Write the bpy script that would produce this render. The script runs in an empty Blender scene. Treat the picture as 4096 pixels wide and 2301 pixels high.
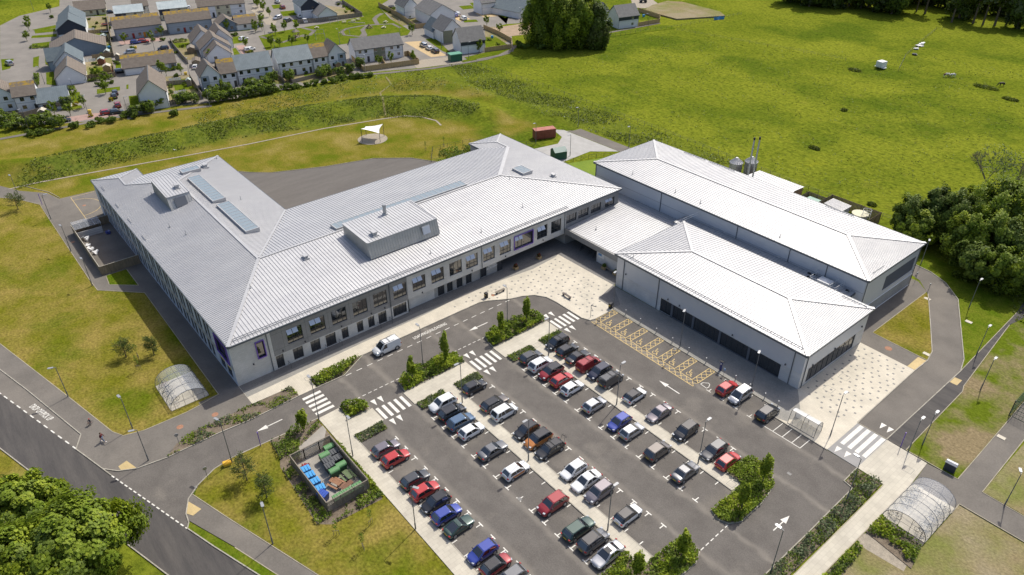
import bpy, math, random
import numpy as np
from mathutils import Vector, Matrix
R = math.radians
random.seed(7)
# ------------------------------------------------------------------ camera, world, sun
CH = 76.5; FPX = 2930.0565; W0, H0 = 4096, 2301
YAW, PIT, ROL = R(140.5606371), R(33.1076676), R(-.261723178)
_f = np.array([math.cos(YAW)*math.cos(PIT), math.sin(YAW)*math.cos(PIT), -math.sin(PIT)])
_r = np.array([math.sin(YAW), -math.cos(YAW), 0.]); _u = np.cross(_r, _f)
_r, _u = math.cos(ROL)*_r+math.sin(ROL)*_u, -math.sin(ROL)*_r+math.cos(ROL)*_u
scene = bpy.context.scene
cam = bpy.data.objects.new('camera', bpy.data.cameras.new('camera'))
scene.collection.objects.link(cam); scene.camera = cam
cam.matrix_world = Matrix(((_r[0], _u[0], -_f[0], 0), (_r[1], _u[1], -_f[1], 0), (_r[2], _u[2], -_f[2], CH), (0, 0, 0, 1)))
cam.data.sensor_width = 36; cam.data.lens = FPX/W0*36; cam.data.clip_end = 6000; cam.data.clip_start = .5
SUN_AZ = (-.262, .965); SUN_EL = R(53.5)
wd = bpy.data.worlds.new('World'); scene.world = wd; wd.use_nodes = True
nt = wd.node_tree; sky = nt.nodes.new('ShaderNodeTexSky'); sky.sky_type = 'NISHITA'; sky.sun_disc = False
sky.sun_elevation = SUN_EL; sky.sun_rotation = math.atan2(*SUN_AZ); sky.air_density = .8; sky.dust_density = 3.0; sky.ozone_density = .6
nt.links.new(sky.outputs[0], nt.nodes['Background'].inputs[0]); nt.nodes['Background'].inputs[1].default_value = .15
sl = bpy.data.lights.new('sun', 'SUN'); sl.energy = 3.7; sl.angle = R(.55); sl.color = (1, .95, .855)
so = bpy.data.objects.new('sun', sl); scene.collection.objects.link(so)
so.rotation_euler = Vector((-SUN_AZ[0]*math.cos(SUN_EL), -SUN_AZ[1]*math.cos(SUN_EL), -math.sin(SUN_EL))).to_track_quat('-Z', 'Y').to_euler()
scene.view_settings.view_transform = 'Standard'; scene.view_settings.look = 'None'
scene.view_settings.exposure = .10; scene.view_settings.gamma = 1
scene.render.resolution_x = 1024; scene.render.resolution_y = 575

# ------------------------------------------------------------------ helpers
TO = {1:(0,0),2:(1000,0),3:(2000,0),4:(2996,0),5:(0,560),6:(1000,560),7:(2000,560),8:(2996,560),9:(0,1130),10:(1000,1130),11:(2000,1130),12:(2996,1130),13:(0,1680),14:(1000,1680),15:(2000,1680),16:(2996,1680)}
def G(t, x, y, z=0.):
    """point of the place at height z seen in survey tile t"""
    x, y = TO[t][0]+x*.42852, TO[t][1]+y*.42852
    d = (x-W0/2)*_r-(y-H0/2)*_u+FPX*_f; k = (z-CH)/d[2]
    return (float(d[0]*k), float(d[1]*k))
def GS(t, pts, z=0.): return [G(t, a, b, z) for a, b in pts]
def tag(o, label=None, cat=None, group=None, kind=None):
    if label: o['label'] = label
    if cat: o['category'] = cat
    if group: o['group'] = group
    if kind: o['kind'] = kind
    return o
def thing(name, label, cat, loc=(0,0,0), rz=0., group=None):
    o = bpy.data.objects.new(name, None); scene.collection.objects.link(o); o.empty_display_size = .3
    o.location = loc if len(loc) == 3 else (loc[0], loc[1], 0); o.rotation_euler = (0, 0, rz)
    return tag(o, label, cat, group)
def copy_tree(o, parent=None):
    c = o.copy(); scene.collection.objects.link(c); c.parent = parent
    for ch in o.children: copy_tree(ch, c)
    return c
def place(proto, used, loc, rz, label, group=None, scale=None):
    c = copy_tree(proto) if used[0] else proto
    used[0] = True
    c.location = loc if len(loc) == 3 else (loc[0], loc[1], 0); c.rotation_euler = (0, 0, rz)
    if scale: c.scale = scale if hasattr(scale, '__len__') else (scale,)*3
    c['label'] = label
    if group: c['group'] = group
    return c
class MB:
    def __init__(s): s.v = []; s.f = []; s.m = []
    def poly(s, pts, m=0):
        n = len(s.v); s.v += [tuple(p) for p in pts]; s.f.append(tuple(range(n, n+len(pts)))); s.m.append(m); return s
    def prism(s, pts, z0, z1, m=0, bottom=False):
        a = sum(pts[i][0]*pts[(i+1) % len(pts)][1]-pts[(i+1) % len(pts)][0]*pts[i][1] for i in range(len(pts)))
        if a < 0: pts = pts[::-1]
        n = len(pts); b = len(s.v)
        s.v += [(p[0], p[1], z0) for p in pts]+[(p[0], p[1], z1) for p in pts]
        s.f.append(tuple(range(b+n, b+2*n))); s.m.append(m)
        if bottom: s.f.append(tuple(range(b+n-1, b-1, -1))); s.m.append(m)
        for i in range(n):
            j = (i+1) % n; s.f.append((b+i, b+j, b+n+j, b+n+i)); s.m.append(m)
        return s
    def box(s, x0, x1, y0, y1, z0, z1, m=0):
        return s.prism([(x0,y0),(x1,y0),(x1,y1),(x0,y1)], z0, z1, m, True)
    def obox(s, c, ax, half, m=0):
        """box with centre c, axes ax (3 vectors), half sizes"""
        b = len(s.v); c = Vector(c); A = [Vector(a)*h for a, h in zip(ax, half)]
        for k in range(8): s.v.append(tuple(c+A[0]*(1 if k & 1 else -1)+A[1]*(1 if k & 2 else -1)+A[2]*(1 if k & 4 else -1)))
        for q in ((0,2,3,1),(4,5,7,6),(0,1,5,4),(2,6,7,3),(0,4,6,2),(1,3,7,5)): s.f.append(tuple(b+i for i in q)); s.m.append(m)
        return s
    def bar(s, p, q, w, h=None, m=0, up=(0,0,1)):
        p, q = Vector(p), Vector(q); d = q-p; L = d.length
        if L < 1e-6: return s
        d /= L; u = Vector(up)
        if abs(d.dot(u)) > .98: u = Vector((1,0,0))
        sd = d.cross(u).normalized(); u = sd.cross(d)
        return s.obox((p+q)/2, (d, sd, u), (L/2, w/2, (h or w)/2), m)
    def tube(s, pts, r, n=6, m=0, close=False, cap=True):
        P = [Vector(p) for p in pts]; rr = r if hasattr(r, '__len__') else [r]*len(P); b = len(s.v); N = len(P)
        for i, p in enumerate(P):
            if close: d = P[(i+1) % N]-P[i-1]
            else: d = P[min(i+1, N-1)]-P[max(i-1, 0)]
            d.normalize(); a = d.cross(Vector((0,0,1)))
            if a.length < .05: a = d.cross(Vector((1,0,0)))
            a.normalize(); c = d.cross(a)
            for k in range(n):
                t = 2*math.pi*k/n; s.v.append(tuple(p+(a*math.cos(t)+c*math.sin(t))*rr[i]))
        for i in range(N if close else N-1):
            j = (i+1) % N
            for k in range(n):
                l = (k+1) % n; s.f.append((b+i*n+k, b+i*n+l, b+j*n+l, b+j*n+k)); s.m.append(m)
        if cap and not close:
            s.f.append(tuple(b+k for k in range(n-1, -1, -1))); s.m.append(m)
            s.f.append(tuple(b+(N-1)*n+k for k in range(n))); s.m.append(m)
        return s
    def loft(s, secs, m=0, cap=True, closed=True):
        """secs: list of rings of the same length"""
        b = len(s.v); n = len(secs[0])
        for r_ in secs: s.v += [tuple(p) for p in r_]
        for i in range(len(secs)-1):
            for k in range(n if closed else n-1):
                l = (k+1) % n; s.f.append((b+i*n+k, b+i*n+l, b+(i+1)*n+l, b+(i+1)*n+k)); s.m.append(m)
        if cap:
            s.f.append(tuple(b+k for k in range(n-1, -1, -1))); s.m.append(m)
            s.f.append(tuple(b+(len(secs)-1)*n+k for k in range(n))); s.m.append(m)
        return s
    def strip(s, pts, w, z0, z1, m=0, off=0.):
        """a kerb-like raised strip along a ground line"""
        P = [Vector((p[0], p[1])) for p in pts]
        for i in range(len(P)-1):
            d = (P[i+1]-P[i]); L = d.length
            if L < 1e-4: continue
            d /= L; n = Vector((-d.y, d.x)); a = P[i]-d*.0; b = P[i+1]+d*(w*.25 if i < len(P)-2 else 0)
            s.prism([tuple(a+n*(off-w/2)), tuple(b+n*(off-w/2)), tuple(b+n*(off+w/2)), tuple(a+n*(off+w/2))], z0, z1+(i % 2)*.002, m)
        return s
    def build(s, name, mats, parent=None, smooth=False, bevel=0.):
        me = bpy.data.meshes.new(name); me.from_pydata(s.v, [], s.f); me.update()
        for m in (mats if isinstance(mats, (list, tuple)) else [mats]): me.materials.append(m)
        if any(s.m): me.polygons.foreach_set('material_index', s.m)
        if smooth: me.polygons.foreach_set('use_smooth', [True]*len(s.f))
        o = bpy.data.objects.new(name, me); scene.collection.objects.link(o)
        if parent: o.parent = parent
        if bevel:
            md = o.modifiers.new('bevel', 'BEVEL'); md.width = bevel; md.segments = 2; md.limit_method = 'ANGLE'; md.angle_limit = R(40)
        return o
def quads_mesh(name, C, N, size, mats, parent=None, mi=None, aspect=1.):
    """many small leaf faces: centres C, normals N, sizes"""
    n = len(C); rng = np.random.default_rng(len(name)*7+n)
    N = N/np.maximum(np.linalg.norm(N, axis=1, keepdims=True), 1e-6)
    t = rng.normal(size=(n, 3)); a = np.cross(N, t); a /= np.maximum(np.linalg.norm(a, axis=1, keepdims=True), 1e-6); b = np.cross(N, a)
    s = (size*np.ones(n))[:, None]*.5
    bend = N*s*.35
    V = np.stack([C-a*s*aspect-bend, C-b*s, C+a*s*aspect-bend, C+b*s], 1).reshape(-1, 3)
    me = bpy.data.meshes.new(name); me.vertices.add(4*n); me.vertices.foreach_set('co', V.ravel())
    me.loops.add(4*n); me.loops.foreach_set('vertex_index', np.arange(4*n)); me.polygons.add(n)
    me.polygons.foreach_set('loop_start', np.arange(0, 4*n, 4)); me.polygons.foreach_set('loop_total', np.full(n, 4))
    for m in (mats if isinstance(mats, (list, tuple)) else [mats]): me.materials.append(m)
    if mi is not None: me.polygons.foreach_set('material_index', mi.astype(np.int32))
    me.update(calc_edges=True); me.validate()
    o = bpy.data.objects.new(name, me); scene.collection.objects.link(o)
    if parent: o.parent = parent
    return o
def inpoly(P, x, y):
    P = np.asarray(P); x = np.asarray(x); y = np.asarray(y); c = np.zeros(x.shape, bool); j = len(P)-1
    for i in range(len(P)):
        xi, yi = P[i]; xj, yj = P[j]
        c ^= ((yi > y) != (yj > y)) & (x < (xj-xi)*(y-yi)/(yj-yi+1e-12)+xi); j = i
    return c

# ------------------------------------------------------------------ materials
def _ramp(nt, fac, cols, pos):
    r_ = nt.nodes.new('ShaderNodeValToRGB'); e = r_.color_ramp.elements
    while len(e) < len(cols): e.new(.5)
    for i, (c, p) in enumerate(zip(cols, pos)): e[i].position = p; e[i].color = (*c, 1)
    nt.links.new(fac, r_.inputs[0]); return r_.outputs[0]
def mat(name, c, c2=None, sc=1., detail=4., rough=.7, metal=0., bump=0., bsc=None, lo=.35, hi=.65, spec=.5, coat=0., c3=None, sc3=.05, lo3=.45, hi3=.6, alpha=1., fine=0., finesc=8., stretch=None, ior=None):
    m = bpy.data.materials.new(name); m.use_nodes = True; nt = m.node_tree; b = nt.nodes['Principled BSDF']
    b.inputs['Base Color'].default_value = (*c, 1); b.inputs['Roughness'].default_value = rough; b.inputs['Metallic'].default_value = metal
    b.inputs['Specular IOR Level'].default_value = spec; b.inputs['Coat Weight'].default_value = coat; b.inputs['Coat Roughness'].default_value = .05
    if ior: b.inputs['IOR'].default_value = ior
    if alpha < 1: b.inputs['Alpha'].default_value = alpha
    if c2 or bump or fine:
        tc = nt.nodes.new('ShaderNodeTexCoord'); src = tc.outputs['Object']
        if stretch:
            mp = nt.nodes.new('ShaderNodeMapping'); mp.inputs['Scale'].default_value = stretch[:3]
            if len(stretch) > 3: mp.inputs['Rotation'].default_value = (0, 0, stretch[3])
            nt.links.new(src, mp.inputs[0]); src = mp.outputs[0]
        def noise(s, d=4.):
            n = nt.nodes.new('ShaderNodeTexNoise'); n.inputs['Scale'].default_value = s; n.inputs['Detail'].default_value = d; n.inputs['Roughness'].default_value = .6
            nt.links.new(src, n.inputs['Vector']); return n.outputs[0]
        col = None
        if c2: col = _ramp(nt, noise(sc, detail), [c, c2], [lo, hi])
        if c3:
            mx = nt.nodes.new('ShaderNodeMix'); mx.data_type = 'RGBA'
            mr = nt.nodes.new('ShaderNodeMapRange'); mr.inputs[1].default_value = lo3; mr.inputs[2].default_value = hi3
            nt.links.new(noise(sc3, 5.), mr.inputs[0]); nt.links.new(mr.outputs[0], mx.inputs[0])
            nt.links.new(col, mx.inputs[6]); mx.inputs[7].default_value = (*c3, 1); col = mx.outputs[2]
        if fine:
            mx = nt.nodes.new('ShaderNodeMix'); mx.data_type = 'RGBA'; mx.blend_type = 'MULTIPLY'; mx.inputs[0].default_value = 1
            g = _ramp(nt, noise(finesc, 6.), [(1-fine,)*3, (1+fine*.8,)*3], [.3, .7])
            if col: nt.links.new(col, mx.inputs[6])
            else: mx.inputs[6].default_value = (*c, 1)
            nt.links.new(g, mx.inputs[7]); col = mx.outputs[2]
        if col: nt.links.new(col, b.inputs['Base Color'])
        if bump:
            bp = nt.nodes.new('ShaderNodeBump'); bp.inputs['Strength'].default_value = 1; bp.inputs['Distance'].default_value = bump
            nt.links.new(noise(bsc or sc, 5.), bp.inputs['Height']); nt.links.new(bp.outputs[0], b.inputs['Normal'])
    return m
def brickmat(name, c, c2, mortar, w, h, rough=.8, msz=.01, axis='x', off=.5, bump=0.):
    """block or slab coursing; axis x/y = wall facing that way, z = laid flat"""
    m = bpy.data.materials.new(name); m.use_nodes = True; nt = m.node_tree; b = nt.nodes['Principled BSDF']; b.inputs['Roughness'].default_value = rough
    tc = nt.nodes.new('ShaderNodeTexCoord'); sp = nt.nodes.new('ShaderNodeSeparateXYZ'); cb = nt.nodes.new('ShaderNodeCombineXYZ')
    nt.links.new(tc.outputs['Object'], sp.inputs[0])
    iu, iv = {'x': (1, 2), 'y': (0, 2), 'z': (0, 1), 'zy': (1, 0)}[axis]
    nt.links.new(sp.outputs[iu], cb.inputs[0]); nt.links.new(sp.outputs[iv], cb.inputs[1])
    br = nt.nodes.new('ShaderNodeTexBrick'); br.inputs['Scale'].default_value = 1; br.inputs['Brick Width'].default_value = w; br.inputs['Row Height'].default_value = h
    br.inputs['Mortar Size'].default_value = msz; br.inputs['Color1'].default_value = (*c, 1); br.inputs['Color2'].default_value = (*c2, 1); br.inputs['Mortar'].default_value = (*mortar, 1)
    br.offset = off; br.inputs['Bias'].default_value = 0
    nt.links.new(cb.outputs[0], br.inputs['Vector'])
    n = nt.nodes.new('ShaderNodeTexNoise'); n.inputs['Scale'].default_value = .35; n.inputs['Detail'].default_value = 6; nt.links.new(tc.outputs['Object'], n.inputs['Vector'])
    g = _ramp(nt, n.outputs[0], [(.86,)*3, (1.08,)*3], [.3, .7])
    mx = nt.nodes.new('ShaderNodeMix'); mx.data_type = 'RGBA'; mx.blend_type = 'MULTIPLY'; mx.inputs[0].default_value = 1
    nt.links.new(br.outputs[0], mx.inputs[6]); nt.links.new(g, mx.inputs[7]); nt.links.new(mx.outputs[2], b.inputs['Base Color'])
    return m
M = {}
def leafmat(name, c, c2, tr=.38, sc=.6):
    m = mat(name, c, c2, sc=sc, detail=3, rough=.6, lo=.3, hi=.7, spec=.25, fine=.35, finesc=2.2)
    nt = m.node_tree; b = nt.nodes['Principled BSDF']; out = nt.nodes['Material Output']
    t = nt.nodes.new('ShaderNodeBsdfTranslucent'); a = nt.nodes.new('ShaderNodeMixShader'); a.inputs[0].default_value = tr
    src = b.inputs['Base Color'].links[0].from_socket
    nt.links.new(src, t.inputs[0]); nt.links.new(b.outputs[0], a.inputs[1]); nt.links.new(t.outputs[0], a.inputs[2]); nt.links.new(a.outputs[0], out.inputs[0])
    return m
M['lawn'] = mat('lawn_grass', (.145,.145,.014), (.25,.195,.052), sc=.15, rough=.95, c3=(.10,.128,.009), sc3=.06, lo3=.52, hi3=.66, fine=.42, finesc=2.6, bump=.12, bsc=3., spec=.0)
M['verge'] = mat('verge_grass', (.085,.13,.008), (.14,.165,.018), sc=.4, rough=.95, fine=.35, finesc=3., bump=.12, bsc=3., spec=0.)
M['field'] = mat('field_grass', (.115,.185,.010), (.165,.225,.012), sc=.035, rough=.95, c3=(.085,.145,.014), sc3=.022, lo3=.48, hi3=.64, fine=.36, finesc=1.1, bump=.25, bsc=1.2, spec=0.)
M['drygrass'] = mat('dry_grass', (.24,.19,.10), (.17,.18,.05), sc=.13, rough=.95, fine=.3, finesc=3., bump=.08, bsc=4., spec=.1, c3=(.27,.225,.14), sc3=.06, lo3=.45, hi3=.6)
M['asphalt'] = mat('asphalt', (.122,.111,.100), (.150,.137,.123), sc=.35, rough=.92, fine=.20, finesc=6., c3=(.205,.185,.158), sc3=.13, lo3=.56, hi3=.78, spec=.2)
def dust_lines(m):
    nt = m.node_tree; b = nt.nodes['Principled BSDF']; src = b.inputs['Base Color'].links[0].from_socket
    tc = nt.nodes.new('ShaderNodeTexCoord'); sp = nt.nodes.new('ShaderNodeSeparateXYZ'); nt.links.new(tc.outputs['Object'], sp.inputs[0])
    n = nt.nodes.new('ShaderNodeTexNoise'); n.inputs['Scale'].default_value = .45; n.inputs['Detail'].default_value = 6; nt.links.new(tc.outputs['Object'], n.inputs['Vector'])
    w = nt.nodes.new('ShaderNodeMath'); w.operation = 'MULTIPLY_ADD'; w.inputs[1].default_value = 1.6; nt.links.new(n.outputs[0], w.inputs[0]); nt.links.new(sp.outputs[1], w.inputs[2])
    mr = nt.nodes.new('ShaderNodeMapRange'); mr.inputs[1].default_value = 28.8; mr.inputs[2].default_value = 84.8; nt.links.new(w.outputs[0], mr.inputs[0])
    cols, pos = [(0,)*3], [0.]
    for y in (36.4, 42.1, 54.3, 60.0, 72.2, 79.0):
        p = (y-28)/56; cols += [(0,)*3, (1,)*3, (0,)*3]; pos += [p-.014, p, p+.012]
    f_ = _ramp(nt, mr.outputs[0], cols, pos); k = nt.nodes.new('ShaderNodeMath'); k.operation = 'MULTIPLY'; nt.links.new(f_, k.inputs[0]); nt.links.new(n.outputs[0], k.inputs[1])
    mx = nt.nodes.new('ShaderNodeMix'); mx.data_type = 'RGBA'; nt.links.new(k.outputs[0], mx.inputs[0]); nt.links.new(src, mx.inputs[6]); mx.inputs[7].default_value = (.26,.235,.20,1)
    nt.links.new(mx.outputs[2], b.inputs['Base Color'])
dust_lines(M['asphalt'])
M['asphalt_dark'] = mat('asphalt_dark', (.066,.062,.060), (.10,.092,.085), sc=.35, rough=.9, fine=.15, finesc=7., spec=.25, stretch=(.25,2.2,1,R(16)))
M['asphalt_path'] = mat('asphalt_path', (.145,.132,.116), (.185,.168,.147), sc=.18, rough=.93, fine=.14, finesc=6., c3=(.20,.18,.155), sc3=.1, lo3=.53, hi3=.7, spec=.2)
M['asphalt_estate'] = mat('asphalt_estate', (.20,.185,.165), (.245,.225,.20), sc=.15, rough=.93, fine=.12, finesc=4., spec=.2)
M['kerb'] = mat('kerb_concrete', (.40,.37,.31), (.30,.28,.23), sc=.8, rough=.9, fine=.2, finesc=5.)
M['edging'] = mat('edging_concrete', (.42,.37,.27), (.30,.27,.2), sc=.7, rough=.9)
M['paving'] = brickmat('pale_paving', (.60,.545,.44), (.55,.50,.405), (.46,.42,.34), .6, .3, msz=.012, axis='z')
M['paving2'] = brickmat('warm_paving', (.53,.49,.40), (.48,.44,.36), (.36,.33,.27), .9, .6, msz=.012, axis='zy')
M['setts'] = brickmat('grey_setts', (.185,.18,.17), (.24,.23,.215), (.12,.115,.11), .24, .16, msz=.018, axis='z')
M['setts2'] = brickmat('mid_setts', (.27,.26,.235), (.31,.295,.265), (.2,.19,.17), .3, .2, msz=.015, axis='z')
M['sett_dark'] = mat('dark_sett', (.17,.165,.16), (.22,.215,.20), sc=3)
M['white_line'] = mat('white_paint_line', (.74,.72,.66), (.60,.58,.52), sc=2., rough=.7)
M['yellow_line'] = mat('yellow_paint_line', (.66,.47,.17), (.52,.39,.17), sc=2., rough=.7)
M['tactile'] = brickmat('buff_tactile', (.55,.42,.20), (.50,.38,.18), (.42,.31,.15), .4, .4, axis='z')
M['soil'] = mat('bark_soil', (.13,.10,.07), (.20,.16,.115), sc=1.2, rough=.95, fine=.3, finesc=6., bump=.06, bsc=5.)
M['rough_mix'] = mat('rough_mix', (.105,.14,.012), (.235,.185,.105), sc=.10, rough=.95, lo=.42, hi=.58, fine=.35, finesc=2.5, bump=.08, bsc=4., spec=0.)
M['gravel'] = mat('gravel', (.36,.31,.24), (.28,.245,.19), sc=1.5, rough=.95, fine=.25, finesc=8.)
M['gravel2'] = mat('play_gravel', (.50,.43,.33), (.42,.36,.28), sc=1.5, rough=.95, fine=.15)
M['roof'] = mat('standing_seam_metal', (.475,.475,.485), (.525,.525,.525), sc=.22, rough=.53, metal=.36, fine=.07, finesc=.8, stretch=(1,.45,1))
M['seam'] = mat('roof_seam_shaded', (.39,.39,.405), rough=.5, metal=.3)  # darker than the roof sheet: shade along the rib sides is painted in
M['seam2'] = mat('roof_seam_half_shaded', (.42,.42,.43), rough=.55, metal=.3)  # same painted rib shade, milder, for the other slopes
M['flash'] = mat('roof_flashing', (.50,.50,.50), (.45,.45,.455), sc=.6, rough=.55, metal=.4)
M['gutter'] = mat('gutter_dark', (.10,.115,.13), rough=.5)
M['block'] = brickmat('pale_block', (.60,.585,.545), (.66,.64,.60), (.47,.46,.43), .44, .215, axis='x', msz=.012)
M['block_y'] = brickmat('pale_block_side', (.58,.58,.575), (.64,.635,.62), (.47,.465,.46), .44, .215, axis='y', msz=.012)
M['block_d'] = brickmat('grey_block', (.36,.35,.33), (.41,.40,.38), (.2,.195,.19), .44, .215, axis='x', msz=.012)
M['clad'] = mat('grey_cladding', (.245,.24,.235), (.29,.285,.275), sc=.5, rough=.6, fine=.08)
M['joint'] = mat('cladding_joint', (.06,.06,.06))
M['panel'] = mat('silver_panel', (.56,.58,.615), (.61,.625,.65), sc=.2, rough=.5, metal=.15)
M['panel2'] = mat('grey_panel', (.40,.405,.415), (.37,.37,.38), sc=.3, rough=.5, metal=.15)
M['louvre'] = mat('louvre_dark', (.12,.13,.15), rough=.6)
M['frame'] = mat('window_frame_dark', (.045,.05,.055), rough=.4)
M['glass'] = mat('window_glass', (.018,.022,.027), rough=.03, spec=1., ior=1.75)
M['skyglass'] = mat('skylight_glass', (.24,.29,.32), rough=.22, spec=.7, ior=1.5)
M['blind'] = mat('window_vent_pane', (.60,.63,.70), rough=.35, metal=.35)
M['purple'] = mat('purple_frame', (.17,.085,.42), rough=.5)
M['yellowp'] = mat('yellow_panel', (.7,.5,.06), rough=.5)
M['zinc'] = mat('zinc_cladding', (.44,.43,.40), (.51,.495,.465), sc=.4, rough=.5, metal=.45, fine=.05)
M['white'] = mat('white_painted', (.78,.78,.77), (.70,.70,.69), sc=.8, rough=.5)
M['black'] = mat('black_rubber', (.018,.018,.02), rough=.75)
M['steel'] = mat('galvanised_steel', (.42,.43,.44), (.34,.35,.36), sc=3, rough=.45, metal=.6)
M['steel_d'] = mat('dark_steel', (.06,.065,.075), rough=.45, metal=.3)
M['lamp_pole'] = mat('grey_pole_paint', (.17,.18,.19), rough=.5, metal=.3)
M['lamp_head'] = mat('lamp_head_pale', (.34,.35,.36), rough=.35, metal=.2)
M['timber'] = mat('timber_fence', (.20,.155,.10), (.28,.215,.14), sc=1.4, rough=.85, fine=.25, finesc=6., stretch=(3,3,.4))
M['timber_n'] = mat('timber_fence_new', (.36,.255,.12), (.44,.32,.16), sc=1.2, rough=.85, fine=.2, finesc=5., stretch=(3,3,.4))
M['timber_g'] = mat('timber_grey', (.20,.17,.135), (.27,.235,.19), sc=1.2, rough=.85, fine=.2, finesc=5., stretch=(3,3,.4))
M['trunk'] = mat('bark', (.10,.075,.05), (.16,.125,.09), sc=4, rough=.9)
M['clear'] = mat('clear_plastic', (.70,.74,.80), rough=.12, alpha=.22, spec=.6)
M['skin'] = mat('skin', (.55,.33,.24), rough=.6)
M['leafA'] = leafmat('leaf_fresh', (.155,.235,.018), (.27,.345,.035))
M['leafB'] = leafmat('leaf_mid', (.125,.185,.026), (.215,.28,.042))
M['leafC'] = leafmat('leaf_dark', (.09,.14,.026), (.155,.21,.038))
M['leafD'] = leafmat('leaf_bluegreen', (.12,.16,.075), (.20,.235,.12))
M['leafP'] = leafmat('pine_needles', (.09,.12,.035), (.17,.195,.06))
M['leafY'] = leafmat('leaf_yellowgreen', (.26,.34,.02), (.38,.44,.045))
M['leafG'] = leafmat('broom_yellow', (.5,.36,.01), (.30,.28,.02))
M['leafR'] = leafmat('leaf_copper', (.10,.035,.03), (.17,.08,.05))
M['flower'] = leafmat('red_flower', (.28,.01,.03), (.4,.02,.08))
M['umbel'] = leafmat('white_flower', (.45,.48,.36), (.28,.33,.18))
# ------------------------------------------------------------------ ground sheet with the grassy bank
BERM = [(-222,2),(-211,18),(-208.5,50),(-207,72),(-202,93),(-197,108),(-187,121),(-176,126.5),(-168,129)]
def seg_dist(P, x, y):
    d = np.full(np.shape(x), 1e9)
    for (ax, ay), (bx, by) in zip(P, P[1:]):
        t = np.clip(((x-ax)*(bx-ax)+(y-ay)*(by-ay))/((bx-ax)**2+(by-ay)**2), 0, 1)
        d = np.minimum(d, np.hypot(x-ax-t*(bx-ax), y-ay-t*(by-ay)))
    return d
def bank(x, y):
    x = np.asarray(x, float); y = np.asarray(y, float)
    h = 2.3*np.exp(-(seg_dist(BERM, x, y)/5.2)**2)
    h = h+.9*np.exp(-(seg_dist([(-196,136),(-172,141),(-150,143)], x, y)/4.)**2)
    return h
def gz(x, y): return float(bank(x, y))
gx = np.unique(np.concatenate([[-3500,-1200,-700], np.arange(-520,-236,8), np.arange(-236,-92,2.), np.arange(-92,140,8), [300,800,3500]]))
gy = np.unique(np.concatenate([[-3500,-900,-300], np.arange(-120,-16,8), np.arange(-16,170,2.), np.arange(170,520,8), [700,1200,4000]]))
X, Y = np.meshgrid(gx, gy, indexing='ij'); Z = bank(X, Y)
lawnP = [[(-240,-40),(-96,-40),(-96,21),(-166,24),(-172,52),(-150,99),(-150,112),(-165,122),(-186,112),(-192,88),(-200,66),(-204,28),(-240,24)],
         [(-250,30),(-222,20),(-213,40),(-213,74),(-209,100),(-204,118),(-190,130),(-175,136),(-172,131),(-150,136),(-150,120),(-184,142),(-205,138),(-222,120),(-229,80),(-240,50)]]
dry = np.zeros_like(X)
for P in lawnP: dry = np.maximum(dry, inpoly(P, X, Y).astype(float))
for _ in range(1):
    d2 = dry.copy(); d2[1:-1, 1:-1] = (dry[1:-1, 1:-1]*2+dry[:-2, 1:-1]+dry[2:, 1:-1]+dry[1:-1, :-2]+dry[1:-1, 2:])/6; dry = d2
BK = [(-214,20),(-209,12),(-201,10),(-201.5,30),(-199.5,50),(-197,70),(-191,88),(-186.5,104),(-178,113),(-171,118.5),(-169,127),(-176,132),(-186,129),(-197,122),(-203,110),(-208,96),(-212,74),(-213.5,50)]
MS = [(-218,150),(-196,143),(-172,141.5),(-154,140.5),(-150,143),(-122,144.2),(-100,144),(-92,150),(-89,152),(-76,152.2),(-76,155.2),(-100,156.6),(-126.8,157.8),(-153.7,158),(-197.6,157.4),(-213.5,156.6)]
rank = np.maximum(inpoly(BK, X, Y)*1., inpoly(MS, X, Y)*.7)
rank = np.maximum(rank, inpoly([(-230,90),(-212,96),(-206,116),(-196,131),(-178,139),(-176,146),(-205,152),(-226,140)], X, Y)*.5)
for _ in range(2):
    d2 = rank.copy(); d2[1:-1, 1:-1] = (rank[1:-1, 1:-1]*2+rank[:-2, 1:-1]+rank[2:, 1:-1]+rank[1:-1, :-2]+rank[1:-1, 2:])/6; rank = d2
me = bpy.data.meshes.new('ground'); nx, ny = X.shape
me.vertices.add(nx*ny); me.vertices.foreach_set('co', np.stack([X, Y, Z], -1).ravel())
I = np.arange(nx*ny).reshape(nx, ny); Q = np.stack([I[:-1, :-1], I[1:, :-1], I[1:, 1:], I[:-1, 1:]], -1).reshape(-1, 4)
me.loops.add(Q.size); me.loops.foreach_set('vertex_index', Q.ravel()); me.polygons.add(len(Q))
me.polygons.foreach_set('loop_start', np.arange(0, Q.size, 4)); me.polygons.foreach_set('loop_total', np.full(len(Q), 4))
me.polygons.foreach_set('use_smooth', np.ones(len(Q), bool)); me.update(calc_edges=True)
at = me.attributes.new('dry', 'FLOAT', 'POINT'); at.data.foreach_set('value', dry.ravel())
at = me.attributes.new('rank', 'FLOAT', 'POINT'); at.data.foreach_set('value', rank.ravel())
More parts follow.
